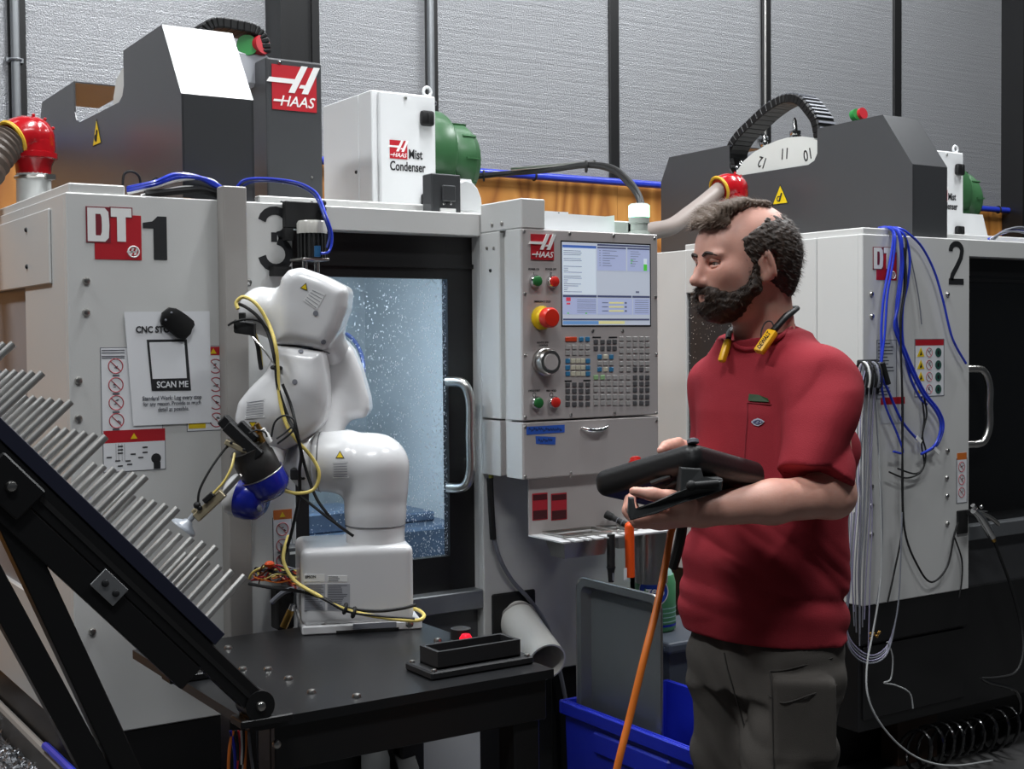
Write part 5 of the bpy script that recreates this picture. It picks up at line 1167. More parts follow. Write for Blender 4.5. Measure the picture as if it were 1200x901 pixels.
g = G(); g.box(P(321, 323, Y=-.03), P(336, 313, Y=-.001)); g.obj('lower_block', BLACKM, t)
# ================================================================ part rack
t = thing('pin_rack', 'sloping black part rack with rows of steel pins standing beside the table', 'rack', (-.2, -.8, 0))
RY0, RY1 = -.95, -.55
lo, hi = P(264, 743, Y=RY0), P(0, 488, Y=RY0); s_ = (hi-lo); s_.y = 0; s_.normalize(); nrm = V(s_.z*-1, 0, s_.x)*-1
nrm = V(-s_.z, 0, s_.x) if (-s_.z*0+s_.x) > 0 else V(s_.z, 0, -s_.x)
if nrm.z < 0: nrm = -nrm
BL = .78; DYR = RY1-RY0
c = lo+s_*BL/2+V(0, DYR/2, 0)-nrm*.012
g = G(); g.obox(c, s_, V(0, 1, 0), nrm, (BL, DYR, .024), .001); brd = g.obj('board', mat('board_navy', (28, 31, 50), .5), t)
RB = mat('profile_black', (20, 20, 21), .38)
for y in (RY0+.002, RY1-.042):
    g = G(); g.obox(lo+s_*(BL/2-.075)+V(0, y-RY0+.02, 0)-nrm*.045, s_, V(0, 1, 0), nrm, (BL+.15, .04, .04), .002)
    g.obj('inclined_profile', RB, t)
    g = G(); g.obox(lo+s_*(BL/2-.075)+V(0, y-RY0-.001, 0)-nrm*.045, s_, V(0, 1, 0), nrm, (BL+.15, .003, .008)); g.obj('profile_slot', BLACKM, t)
for k in (.02, .62):
    g = G(); g.obox(lo+s_*k+V(0, DYR/2, 0)-nrm*.045, s_, V(0, 1, 0), nrm, (.04, DYR-.08, .04), .002); g.obj('cross_profile', RB, t)
g = G(); g.obox(lo+s_*.34+V(0, .012, 0)-nrm*.088, s_, V(0, 1, 0), nrm, (.70, .02, .045), .002); g.obj('lower_profile', RB, t)
# pins: staggered rows across the board
src = None; rot = nrm.to_track_quat('Z', 'Y').to_euler()
sfirst = (P(281, 681, Y=RY0+.05)-lo).dot(s_)
rows = [P(88, 466, Y=RY0+.05), P(123, 512.6, Y=RY0+.05), P(172, 557.7, Y=RY0+.05), P(205, 599, Y=RY0+.05), P(251, 643, Y=RY0+.05), P(281, 681, Y=RY0+.05)]
ss = [(p-lo).dot(s_) for p in rows]
allrows = [(s1, .05) for s1 in ss]+[(ss[0]+(k+1)*.063, .05) for k in range(3)]
cnt = 0
PL = .098
for i, (sv, yo) in enumerate(allrows):
    for k in range(6):
        y = yo+k*.058
        if y > DYR-.02: continue
        p = lo+s_*(sv)+V(0, y, 0)
        if src is None:
            g = G(); g.lathe([(.0058, -.004), (.0058, PL)], (0, 0, 0), (0, 0, 1), 14); src = g.obj('pin', mat('pin_steel', (206, 205, 202), .28, .82), t, 20, loc=(0, 0, 0)); src.location = p-rootloc(t); src.rotation_euler = rot
        else: inst('pin', src, t, p, rot)
# hinge feet on the table corner
for y in (RY0+.022, RY1-.022):
    e = lo+V(0, y-RY0, 0)-s_*.135-nrm*.045
    g = G(); g.lathe([(.026, -.024), (.026, .024)], e, (0, 1, 0), 24); g.obj('hinge', RB, t, True)
    bolt(t, e-V(0, .024, 0), (0, -1, 0), .009, STEEL)
    g = G(); g.box((e.x-.035, e.y-.025, ZTB+.0005), (e.x+.06, e.y+.025, ZTB+.014), .002); g.box((e.x-.02, e.y-.022, ZTB+.01), (e.x+.02, e.y+.022, e.z)); g.obj('hinge_foot', RB, t)
# corner bracket in bare aluminium on the near profile
c = P(128, 688, Y=RY0-.004); ALU = mat('aluminium', (188, 190, 192), .35, .9)
g = G(); g.obox(c, s_, V(0, 1, 0), nrm, (.052, .004, .034), .001); br = g.obj('corner_bracket', ALU, t)
for k in (-.014, .010): bolt(t, c+s_*k-V(0, .002, 0), (0, -1, 0), .006, INK)
# slanted legs down to the floor
def leg(u0, v0, u1, v1, Y, nm):
    a_, b2 = P(u0, v0, Y=Y), P(u1, v1, Y=Y); d = (b2-a_).normalized(); k = (0-a_.z)/d.z; e = a_+d*k; a2 = a_-d*.25
    n = V(0, 1, 0).cross(d); g = G(); g.obox((a2+e)/2, d, V(0, 1, 0), n, ((e-a2).length, .04, .04), .002); g.obj(nm, RB, t)
    return e
e1 = leg(-5, 578, 128, 862, RY0+.03, 'leg')
e2 = leg(-5, 578+112, 98, 880, RY0+.03, 'brace_leg')
g = G(); p = P(10, 569, Y=RY0+.005); g.obox(p, s_, V(0, 1, 0), nrm, (.09, .03, .06), .003); g.obj('hinge_plate', RB, t); bolt(t, p-V(0, .016, 0), (0, -1, 0), .009, STEEL)
# ================================================================ chip bin at the machine's side
t = thing('chip_bin', 'low dark bin of metal chips beside the left machine flank', 'bin', (-.35, .3, 0))
x0, x1, y0, y1, zb = -.50, -.012, -.15, 1.0, .545
g = G(); k = .012
for a_, b2 in (((x0, y0, .08), (x0+k, y1, zb)), ((x1-k, y0, .08), (x1, y1, zb)), ((x0, y0, .08), (x1, y0+k, zb)), ((x0, y1-k, .08), (x1, y1, zb)), ((x0, y0, .08), (x1, y1, .10))): g.box(a_, b2)
g.obj('tub', mat('bin_graphite', (70, 68, 66), .45), t)
g = G(); g.tube([(x0, y0, zb), (x1, y0, zb), (x1, y1, zb), (x0, y1, zb), (x0, y0, zb)], .012, 8, 0); g.obj('rim', GREYD, t)
for x in (x0+.05, x1-.05):
    for y in (y0+.06, y1-.06):
        g = G(); g.lathe([(.035, -.015), (.035, .015)], (x, y, .037), (1, 0, 0), 18); g.obj('castor', RUBBER, t, True)
g = G(); rr = random.Random(6); g.box((x0+.02, y0+.02, .10), (x1-.02, y1-.02, .49))
for k in range(5200):
    p = V(rr.uniform(x0+.02, x1-.02), rr.uniform(y0+.02, y1-.02), .49+rr.uniform(0, .02)); d = V(rr.uniform(-1, 1), rr.uniform(-1, 1), rr.uniform(-.4, .8)).normalized()*rr.uniform(.006, .014); n = d.orthogonal().normalized()*.002
    g.face([p-d-n, p-d+n, p+d*.3+n*2+V(0, 0, .003), p+d-n])
g.obj('metal_chips', mat('chip_metal', (150, 152, 156), .35, .9), t, kind='stuff', fixn=False)
cable('drain_hose', [(-.018, .21, .566), (-.017, .12, .566), (-.017, .02, .566), (-.018, -.08, .566), (-.024, -.155, .562), (-.03, -.182, .52), (-.03, -.19, .30)], .010, BLUEC, 'thick blue drain hose hanging over the chip bin', 'hose')
# ================================================================ person
PD = 2.60
def J(u, v, D=PD): return np.array(P(u, v, D=D))
PS = PD/F
SKIN, nt, b = node_mat('skin')
b.inputs['Roughness'].default_value = .5; b.inputs['Subsurface Weight'].default_value = .12; b.inputs['Subsurface Radius'].default_value = (.012, .004, .002); b.inputs['Subsurface Scale'].default_value = 1
v = coords(nt, (1, 1, 1)); n1 = nz(nt, v, 14, 4)
nt.links.new(ramp(nt, n1.outputs['Fac'], [(.3, (212, 152, 134)), (.55, (222, 168, 150)), (.75, (228, 178, 162))]), b.inputs['Base Color'])
n2 = nz(nt, v, 260, 3); bp = nt.nodes.new('ShaderNodeBump'); bp.inputs['Strength'].default_value = .12; bp.inputs['Distance'].default_value = .002
nt.links.new(n2.outputs['Fac'], bp.inputs['Height']); nt.links.new(bp.outputs[0], b.inputs['Normal'])
SHIRT = mat('red_cotton', (154, 46, 56), .85, noise=.07, nscale=30, bump=.25, bscale=500, spec=.2)
PANTS = mat('grey_canvas', (84, 80, 76), .9, noise=.1, nscale=25, bump=.25, bscale=600, spec=.2)
HAIRM, nt, b = node_mat('brown_hair'); b.inputs['Roughness'].default_value = .55
v = coords(nt, (1, 1, 1)); n1 = nz(nt, v, 160, 4)
nt.links.new(ramp(nt, n1.outputs['Fac'], [(.3, (34, 24, 18)), (.7, (66, 48, 36))]), b.inputs['Base Color'])
bp = nt.nodes.new('ShaderNodeBump'); bp.inputs['Strength'].default_value = .6; bp.inputs['Distance'].default_value = .003; nt.links.new(n1.outputs['Fac'], bp.inputs['Height']); nt.links.new(bp.outputs[0], b.inputs['Normal'])
HAIRT = mat('hair_top_greying', (104, 86, 72), .6, noise=.3, nscale=150, bump=.6, bscale=200)
npv = lambda q: np.array(q)
rh, fh, up = npv(RH), npv(FH), np.array([0, 0, 1.])
# head frame: nose direction, left ear direction, up
an = math.radians(69); hf = -math.sin(an)*rh-math.cos(an)*fh; hl = -math.sin(an)*fh+math.cos(an)*rh
HC = J(872, 308)
def H(f, l, z): return HC+hf*f+hl*l+up*z
# body frame
bn = math.radians(50); bf = -math.sin(bn)*rh-math.cos(bn)*fh; bl = -math.sin(bn)*fh+math.cos(bn)*rh
man = thing('person', 'bearded person in red t-shirt and grey cargo trousers holding a black teach pendant', 'person', (float(J(890, 700)[0]), float(J(890, 700)[1]), 0))
body = Field(J(860, 560)-np.array([.48, .48, .85])*1., J(860, 560)+np.array([.48, .48, .60]), .0042)
lo_ = np.array([min(HC[0], J(890, 600)[0])-.45, HC[1]-.45, 0.0]); hi_ = np.array([HC[0]+.45, HC[1]+.45, 1.85])
body = Field(lo_, hi_, .0045)
AXH = (hf, hl, up)
# cranium and face
body.ell(H(-.012, 0, .030), AXH, (.098, .076, .088), .01)
body.ell(H(.020, 0, -.010), AXH, (.076, .068, .10), .02)
body.ell(H(.035, 0, -.060), AXH, (.052, .050, .050), .025)           # jaw
body.ell(H(.058, 0, -.078), AXH, (.024, .028, .022), .02)            # chin
body.ell(H(.070, 0, .035), AXH, (.022, .050, .035), .02)             # brow / forehead
for sgn in (1, -1):
    body.ell(H(.060, sgn*.040, -.022), AXH, (.026, .024, .024), .02)  # cheek
    body.ell(H(.084, sgn*.030, -.003), AXH, (.014, .016, .010), .008, 's')  # eye socket
    body.ell(H(.082, sgn*.030, .013), AXH, (.012, .024, .007), .010)  # brow ridge
    body.ell(H(-.006, sgn*.073, -.008), (np.array(hf)*.94-up*.34, hl*.9+hf*-.43*0, up*.94+np.array(hf)*.34), (.018, .008, .032), .005)
    body.ell(H(-.004, sgn*.081, -.006), AXH, (.009, .006, .018), .004, 's')
    body.ell(H(-.012, sgn*.082, -.004), (np.array(hf)*.94-up*.34, hl, up*.94+np.array(hf)*.34), (.006, .006, .030), .004)
    body.ell(H(-.002, sgn*.072, -.034), AXH, (.009, .007, .010), .006)
body.cap(H(.090, 0, .002), .007, H(.108, 0, -.036), .0105, .010)      # nose
body.ell(H(.106, 0, -.036), AXH, (.013, .011, .010), .006)
for sgn in (1, -1): body.ell(H(.096, sgn*.011, -.040), AXH, (.010, .008, .008), .005)
body.ell(H(.086, 0, -.066), AXH, (.010, .020, .006), .008)            # lips
body.ell(H(.084, 0, -.076), AXH, (.010, .018, .006), .007)
body.cap(H(.090, 0, -.070), .003, H(.078, .018, -.071), .003, .002, 's')
# neck, torso core
body.cap(H(-.030, 0, -.04), .056, J(895, 424, 2.64), .054, .02)
body.cap(H(-.045, 0, -.03), .045, J(905, 418, 2.66), .052, .02)
CH = J(902, 500, 2.62)
Tl, Tr = J(961, 448, 2.48), J(844, 454, 2.75)                          # shoulder joints
body.cap(J(897, 430, 2.64), .054, Tl, .045, .03); body.cap(J(897, 430, 2.64), .054, Tr, .045, .03)
HIPC = J(897, 740, 2.62)
body.cap(CH, .105, HIPC, .105, .05)
Hl, Hr = J(928, 770, 2.56), J(856, 770, 2.67); Kl, Kr = J(924, 1010, 2.50), J(858, 1010, 2.64); 
Al, Ar = np.array([*Kl[:2], .10])-bf*.02, np.array([*Kr[:2], .10])-bf*.02
for h_, k_, a_ in ((Hl, Kl, Al), (Hr, Kr, Ar)):
    body.cap(h_, .078, k_, .052, .03); body.cap(k_, .052, a_, .036, .02); body.cap(a_, .036, a_+bf*.10-up*.06, .03, .02)
# left arm (near): elbow bent, forearm reaching to the tablet grip
El, Wl = J(975, 580, 2.42), J(822, 598, 2.31)
body.cap(Tl, .050, El, .040, .02); body.cap(El, .041, J(905, 588, 2.355), .037, .02); body.cap(J(905, 588, 2.355), .037, Wl, .028, .02)
# left hand: palm, four fingers, thumb
kn = [J(770, 604, 2.262), J(768, 609, 2.285), J(769, 612, 2.31), J(773, 613, 2.335)]
body.cap(Wl, .027, J(800, 598, 2.295), .026, .015)
for q, k_ in enumerate(kn): body.cap(J(803, 599+q*1.8, 2.275+q*.018), .019, k_, .0140, .012)
tips = [[J(750, 608, 2.262), J(739, 595, 2.275), J(740, 582, 2.29)], [J(746, 611, 2.286), J(735, 598, 2.298), J(737, 584, 2.312)], [J(747, 613, 2.312), J(736, 601, 2.322), J(738, 588, 2.335)], [J(754, 614, 2.338), J(744, 604, 2.346), J(744, 592, 2.356)]]
for q, k_ in enumerate(kn):
    r0 = (.0105, .0105, .010, .009)[q]; a_, b2, c_ = tips[q]
    body.cap(k_, r0*1.1, a_, r0, .005); body.cap(a_, r0, b2, r0*.92, .004); body.cap(b2, r0*.92, c_, r0*.8, .004)
th = [(J(806, 590, 2.268), .0165), (J(786, 583, 2.245), .0125), (J(764, 579, 2.240), .0110), (J(743, 575.5, 2.245), .0088)]
body.chain(th, .008)
# right arm (far): forearm comes forward behind the tablet, fingers on its edge
Er, Wr = J(832, 575, 2.75), J(806, 545, 2.56)
body.cap(Tr, .050, Er, .043, .02); body.cap(Er, .043, Wr, .028, .02)
body.cap(Wr, .027, J(799, 530, 2.50), .024, .015)
for q in range(4):
    a_ = J(801-q*4, 524+q*.6, 2.50-q*.012); b2 = J(795-q*5, 517.5+q*1.4, 2.475-q*.012); c_ = J(789-q*5, 523+q*1.6, 2.45-q*.012)
    body.cap(J(801, 530, 2.5), .016, a_, .011, .008); body.cap(a_, .0098, b2, .0092, .004); body.cap(b2, .0092, c_, .0075, .003)
body.cap(J(800, 534, 2.48), .013, J(786, 536, 2.44), .010, .006)
bo = body.mesh('body', SKIN, man, 1)
# ---- clothes
def column(fld, rows, k=.02, axf=bf, axl=bl):
    """rows: (z, centre, half width across, half depth)"""
    zs = np.array([r[0] for r in rows]); o = np.argsort(zs); zs = zs[o]; cs = np.array([rows[i][1] for i in o]); aa = np.array([rows[i][2] for i in o]); bb = np.array([rows[i][3] for i in o])
    def fn(X):
        z = np.clip(X[..., 2], zs[0], zs[-1]); cx = np.interp(z, zs, cs[:, 0]); cy = np.interp(z, zs, cs[:, 1]); A = np.interp(z, zs, aa); B = np.interp(z, zs, bb)
        dx_, dy_ = X[..., 0]-cx, X[..., 1]-cy; l_ = dx_*axl[0]+dy_*axl[1]; f_ = dx_*axf[0]+dy_*axf[1]
        e = (np.abs(l_/A)**2.4+np.abs(f_/B)**2.4)**(1/2.4); d = (e-1)*np.minimum(A, B)
        return np.maximum(d, np.maximum(zs[0]-X[..., 2], X[..., 2]-zs[-1]))
    m_ = max(aa.max(), bb.max()); fld.put(fn, np.array([cs[:, 0].min()-m_, cs[:, 1].min()-m_, zs[0]]), np.array([cs[:, 0].max()+m_, cs[:, 1].max()+m_, zs[-1]]), k)
def row(u, v, D, a_, b2): q = J(u, v, D); return (q[2], q, a_, b2)
sh_ = Field(lo_+np.array([0, 0, .85]), np.array([hi_[0], hi_[1], 1.62]), .0045)
column(sh_, [row(896, 738, 2.62, .164, .122), row(895, 690, 2.62, .166, .126), row(899, 620, 2.62, .160, .122), row(904, 540, 2.62, .165, .116), row(906, 480, 2.62, .170, .110), row(902, 440, 2.63, .152, .098), row(897, 415, 2.635, .105, .086), row(893, 398, 2.63, .080, .078)], .02)
sh_.cap(J(905, 415, 2.66), .066, Tl, .062, .05); sh_.cap(J(890, 418, 2.64), .064, Tr, .060, .05)
def sleeve(a_, ra, b2, rb, cutp, cutn, k=.03):
    a_, b2, cutp = np.array(a_), np.array(b2), np.array(cutp); cn_ = np.array(cutn)/np.linalg.norm(cutn); r = max(ra, rb)
    def fn(X):
        ba = b2-a_; pa = X-a_; tt = np.clip((pa@ba)/(ba@ba), 0, 1.4); q = pa-tt[..., None]*ba
        return np.maximum(np.linalg.norm(q, axis=-1)-(ra+(rb-ra)*tt), (X-cutp)@cn_)
    sh_.put(fn, np.minimum(a_, b2)-r-.05, np.maximum(a_, b2)+r+.05, k)
CUT = J(955, 560, 2.415); CN = J(950, 580, 2.405)-J(966, 490, 2.45)
sh_.cap(Tl, .063, J(963, 490, 2.45), .061, .03)
sleeve(J(963, 480, 2.45), .061, J(955, 545, 2.415), .066, CUT, CN)
sh_.cap(Tr, .060, J(838, 530, 2.76), .056, .03)
# neck opening and sleeve mouths
sh_.ell(J(886, 384, 2.62), (hf, hl, up), (.080, .074, .036), .006, 's')
sh_.cap(J(889, 377, 2.61), .052, J(885, 340, 2.6), .066, .004, 's')
def plane_cut(fld, p, n, lo, hi):
    p, n = np.array(p), np.array(n)/np.linalg.norm(n); fld.put(lambda X: (X-p)@n, lo, hi, .0, 'i')
def folds(X):
    l_ = (X-CH)@bl; f_ = (X-CH)@bf; z = X[..., 2]; r_ = np.zeros(len(X)); sx_ = (X-CH)@rh
    rid = lambda ph: 1-np.abs(np.sin(ph))*2                            # sharp creases
    low = np.clip((1.28-z)/.18, 0, 1)
    r_ += low*.0080*rid(15*(z*1.0+.85*sx_)+1.6*np.sin(9*sx_+4*z))*(.55+.45*np.sin(11*sx_+2))
    r_ += low*.0066*rid(30*(z+.15*sx_)+2.6*np.sin(11*sx_+6*z))*np.clip(.35+np.sin(13*sx_-9*z+1), 0, 1)
    hem = np.exp(-((z-1.03)/.035)**2); r_ += hem*.0045*rid(42*z+9*sx_)
    ch = np.clip((z-1.20)/.1, 0, 1)*np.clip((1.49-z)/.06, 0, 1)
    r_ += ch*.0095*rid(21*(sx_*.85-z*.62)+.8*np.sin(12*z))*np.clip((sx_+.02)/.08, 0, 1)
    r_ += ch*.004*rid(26*sx_+5*z)*np.clip(-(sx_-.02)/.08, 0, 1)
    r_ += low*.0012*rid(62*(z+.5*sx_)+4*np.sin(13*sx_+5*z))*np.clip(np.sin(17*sx_+23*z), 0, 1)
    return r_
sh_.warp(folds, .03)
so = sh_.mesh('t_shirt', SHIRT, man, 1)
# trousers
tr_ = Field(np.array([lo_[0], lo_[1], .02]), np.array([hi_[0], hi_[1], 1.08]), .005)
column(tr_, [row(896, 700, 2.62, .138, .098), row(896, 738, 2.62, .144, .104), row(897, 770, 2.62, .156, .116), row(896, 800, 2.61, .150, .112)], .03)
def tleg(pts, k=.03):
    for (p, r), (q, s_) in zip(pts, pts[1:]): tr_.cap(p, r, q, s_, k)
tleg([(J(930, 775, 2.555), .088), (J(924, 880, 2.53), .084), (Kl, .078), (np.array([*Kl[:2], .30]), .070), (np.array([*Al[:2], .10]), .072)])
tleg([(J(860, 775, 2.66), .086), (J(861, 880, 2.65), .078), (Kr, .075), (np.array([*Kr[:2], .30]), .068), (np.array([*Ar[:2], .10]), .070)])
tr_.cap(J(862, 786, 2.655), .082, J(928, 786, 2.56), .085, .03)
tr_.cap(J(872, 806, 2.64), .06, J(912, 806, 2.585), .06, .04)
def pf(X):
    l_ = (X-CH)@bl; z = X[..., 2]; return .0024*np.sin(52*z+6*np.sin(16*l_)+9*l_)+.0018*(1-2*np.abs(np.sin(48*z+22*l_+2*np.sin(20*l_))))
tr_.warp(pf, .03)
# cargo pocket on the left thigh: raised panel with flap
tr_.rbox(J(942, 842, 2.455), (rh*.98-fh*.2, fh*.98+rh*.2, up), (.058, .025, .078), .012, .012)
to = tr_.mesh('cargo_trousers', PANTS, man, 1)
fp = J(942, 808, 2.452)
bpy.context.view_layer.update(); dg = bpy.context.evaluated_depsgraph_get()
def strip_on(pts, m, nm, r=.0012, only=None, parent=man, off=.0008, n=6):
    c = [hit(u, v, off, only)[0] for u, v in pts]; c = [q for q in c if q is not None]
    if len(c) < 2: return None
    g = G(); g.tube(c, r, 5, 3); return g.obj(nm, m, parent, True)
TO = ('cargo_trousers',); TS = ('t_shirt',); STITCH = mat('trouser_stitch', (58, 55, 52), .9); SST = mat('shirt_stitch', (140, 38, 50), .9)
strip_on([(902, 786), (905, 805), (906, 850), (907, 901)], STITCH, 'pocket_seam', .0016, TO)
strip_on([(902, 786), (915, 786), (940, 780), (975, 771)], STITCH, 'pocket_flap_edge', .0016, TO)
strip_on([(902, 815), (915, 823), (930, 821), (955, 812), (980, 803)], STITCH, 'pocket_flap_edge', .0020, TO)
strip_on([(849, 765), (853, 785), (862, 815), (872, 850), (880, 901)], STITCH, 'inseam', .0016, TO)
# shirt details: collar rib, pocket, green card, oval emblem, sleeve hem
cp = [hit(u, v, .001, TS)[0] for u, v in [(861, 402), (864, 406), (872, 409), (882, 409), (893, 407), (905, 401), (918, 392), (930, 382)]]
cp = [q for q in cp if q is not None]
if len(cp) > 2: g = G(); g.tube(cp, .0045, 8, 4); g.obj('collar', SHIRT, man, True)
strip_on([(876, 472), (876, 490), (874, 515), (873, 540)], SST, 'pocket_seam', .0012, TS); strip_on([(876, 472), (890, 473), (904, 474)], SST, 'pocket_seam', .0014, TS)
strip_on([(918, 553), (940, 556), (965, 559), (992, 561)], SST, 'sleeve_hem', .0012, TS)
def patch(pts, m, nm, off, only):
    c = [hit(u, v, off, only)[0] for u, v in pts]
    if any(q is None for q in c): return
    g = G(); g.face(c); return g.obj(nm, m, man)
patch([(878.5, 462), (890, 463), (901, 467), (902.5, 471), (890, 471.5), (877.5, 470)], mat('dark_green_card', (30, 66, 26), .5), 'pocket_card', .003, TS)
patch([(880.5, 494.5), (884, 491.5), (888.5, 490), (893, 491.5), (896.5, 494), (893, 497.5), (888.5, 499.3), (884, 498)], mat('emblem_grey', (178, 182, 196), .5), 'pocket_emblem', .002, TS)
strip_on([(883, 494.6), (888.5, 492.3), (894, 494.4), (888.5, 497), (883, 494.6)], mat('emblem_blue', (80, 84, 130), .5), 'emblem_outline', .0008, TS, off=.0025)
strip_on([(885, 495.5), (887, 493.8), (889, 495.6), (891, 493.8)], MATS['emblem_blue'], 'emblem_script', .0007, TS, off=.0025)
# shoes
SHOE = mat('brown_boot_leather', (62, 50, 42), .6)
for a_ in (Al, Ar):
    f2 = Field(np.array([a_[0]-.25, a_[1]-.25, -.01]), np.array([a_[0]+.25, a_[1]+.25, .16]), .006)
    f2.rbox(np.array([*(a_[:2]+bf[:2]*.05), .045]), (bf, bl, up), (.145, .048, .045), .035); f2.cap(np.array([*a_[:2], .06]), .048, np.array([*a_[:2], .13]), .046, .02)
    f2.mesh('boot', SHOE, man, 1)
    g = G(); g.obox(Vector((*(a_[:2]+bf[:2]*.05), .008)), Vector(bf), Vector(bl), UP, (.29, .098, .016), .006); g.obj('boot_sole', RUBBER, man)
# ---- hair, beard
hb = Field(HC-.16, HC+.16, .0032)
hb.ell(H(-.026, 0, .020), AXH, (.094, .084, .088), .01)
hb.ell(H(.0, 0, .028), AXH, (.075, .0815, .078), .01)
hb.ell(H(-.062, 0, -.028), AXH, (.045, .062, .055), .02)
def hs(fld, f, l, z, r, k=.004): fld.ell(H(f, l, z), AXH, r, k, 's')
plane_cut(hb, H(.044, 0, .040), hf*.58+up*.81, HC-.2, HC+.2)
plane_cut(hb, H(.042, 0, .02), hf, HC-.2, HC+.2)
plane_cut(hb, H(0, 0, -.062), -up*1.0+hf*.25, HC-.2, HC+.2)
for sgn in (1, -1): hs(hb, -.008, sgn*.085, -.016, (.024, .026, .036))
hs(hb, .02, .0, .105, (.060, .034, .045), .012)                        # bare crown behind the fringe
for sgn in (1, -1): hs(hb, .045, sgn*.085, -.045, (.032, .05, .05), .006)
rn = np.random.default_rng(3)
def hn(X): return .0022*np.sin(210*X[..., 0]+40*np.sin(60*X[..., 2]))*np.sin(190*X[..., 1]+30*np.sin(70*X[..., 2]))
hb.warp(hn, .012); hb.mesh('hair', HAIRM, man, 1)
ht = Field(HC-.16, HC+.18, .0032)                                      # longer fringe swept forward over the brow
for l_ in (-.036, -.018, 0, .018, .034):
    ht.cap(H(-.035, l_*.9, .112), .008, H(.020, l_, .1135-1.2*l_*l_), .009, .012); ht.cap(H(.020, l_, .1135-1.2*l_*l_), .009, H(.066, l_*1.15, .100-2*l_*l_), .011, .012); ht.cap(H(.066, l_*1.15, .100-2*l_*l_), .011, H(.098-6*l_*l_, l_*1.0, .076), .010, .012)
ht.cap(H(.088, .030, .078), .010, H(.066, .050, .074), .007, .015)
ht.warp(lambda X: .0028*np.sin(150*(X@hl)+25*np.sin(30*(X@hf)))*np.sin(70*X[..., 2]), .012); ht.mesh('fringe', HAIRT, man, 1)
bd = Field(HC-.16, HC+.12, .0032)
bd.ell(H(.040, 0, -.064), AXH, (.060, .058, .050), .01); bd.ell(H(.058, 0, -.088), AXH, (.040, .040, .028), .015)
for sgn in (1, -1):
    bd.cap(H(.012, sgn*.066, -.002), .009, H(.018, sgn*.062, -.050), .014, .01); bd.cap(H(.018, sgn*.062, -.050), .014, H(.050, sgn*.042, -.080), .018, .015)
    bd.cap(H(.094, sgn*.006, -.053), .0075, H(.080, sgn*.034, -.066), .008, .008); bd.cap(H(.080, sgn*.034, -.066), .008, H(.068, sgn*.040, -.085), .012, .01)
    hs(bd, .066, sgn*.052, -.022, (.040, .036, .034), .006)
hs(bd, .094, 0, -.070, (.022, .018, .0095), .003); hs(bd, .100, 0, -.030, (.030, .05, .019), .004)
bd.warp(hn, .012); bd.mesh('beard', HAIRM, man, 1)
# strands that break up the outline
bpy.context.view_layer.update()
def strands(src, n, L, m, nm, bias, seed):
    me = src.data; r_ = random.Random(seed); g = G(); ps = me.polygons; base = rootloc(man)
    for _ in range(n):
        p = ps[r_.randrange(len(ps))]; c = Vector(p.center)+base; d = (Vector(p.normal)*.55+Vector(bias)+Vector((r_.uniform(-.4, .4), r_.uniform(-.4, .4), r_.uniform(-.4, .4)))).normalized()*L*r_.uniform(.5, 1.3); w_ = d.orthogonal().normalized()*.0006
        g.face([c-w_, c+w_, c+d])
    g.obj(nm, m, man, kind='stuff', fixn=False)
for o_, n, L, bs, m_ in (('hair', 5000, .011, Vector(-hf*.5-up*.7), HAIRM), ('beard', 5000, .010, Vector(hf*.3-up*.8), HAIRM), ('fringe', 2600, .013, Vector(hf*.8-up*.2), HAIRT)):
    strands(bpy.data.objects[o_], n, L, m_, o_+'_strands', bs, 3)
# eyes, brows, lips
EYE = mat('eye_white', (150, 138, 132), .3); IRIS = mat('iris', (58, 52, 44), .2)
for sgn in (1, -1):
    c = Vector(H(.074, sgn*.031, -.003)); g = G(); g.ball(c, .0125, 16); g.obj('eye', EYE, man, True)
    d = Vector(hf*.97+rh*-.1-up*.22).normalized(); g = G(); g.lathe([(.0055, .0112), (.0045, .0125), (.001, .0128)], c, d, 14); g.obj('iris', IRIS, man, True)
    g = G(); pts = [Vector(H(.085, sgn*.019, .001)), Vector(H(.0865, sgn*.030, .0035)), Vector(H(.079, sgn*.043, .0)), ]; g.tube(pts, [.003, .0052, .003], 8); pts = [Vector(H(.085, sgn*.020, -.008)), Vector(H(.085, sgn*.030, -.0105)), Vector(H(.078, sgn*.042, -.008))]; g.tube(pts, [.002, .0042, .002], 8); g.obj('eyelid', SKIN, man, True)
    g = G(); pts = [Vector(H(.097, sgn*.011, .012)), Vector(H(.0975, sgn*.028, .0165)), Vector(H(.086, sgn*.048, .011))]; g.tube(pts, [.0028, .0036, .0018], 6); g.obj('eyebrow', HAIRM, man, True)
LIP = mat('lip', (170, 96, 90), .45)
g = G(); g.tube([Vector(H(.080, .018, -.0725)), Vector(H(.0905, .006, -.0665)), Vector(H(.0905, -.006, -.0665)), Vector(H(.080, -.018, -.0725))], [.002, .0035, .0035, .002], 6); g.obj('upper_lip', LIP, man, True)
g = G(); g.tube([Vector(H(.080, .016, -.0735)), Vector(H(.089, .006, -.078)), Vector(H(.089, -.006, -.078)), Vector(H(.080, -.016, -.0735))], [.002, .004, .004, .002], 6); g.obj('lower_lip', LIP, man, True)
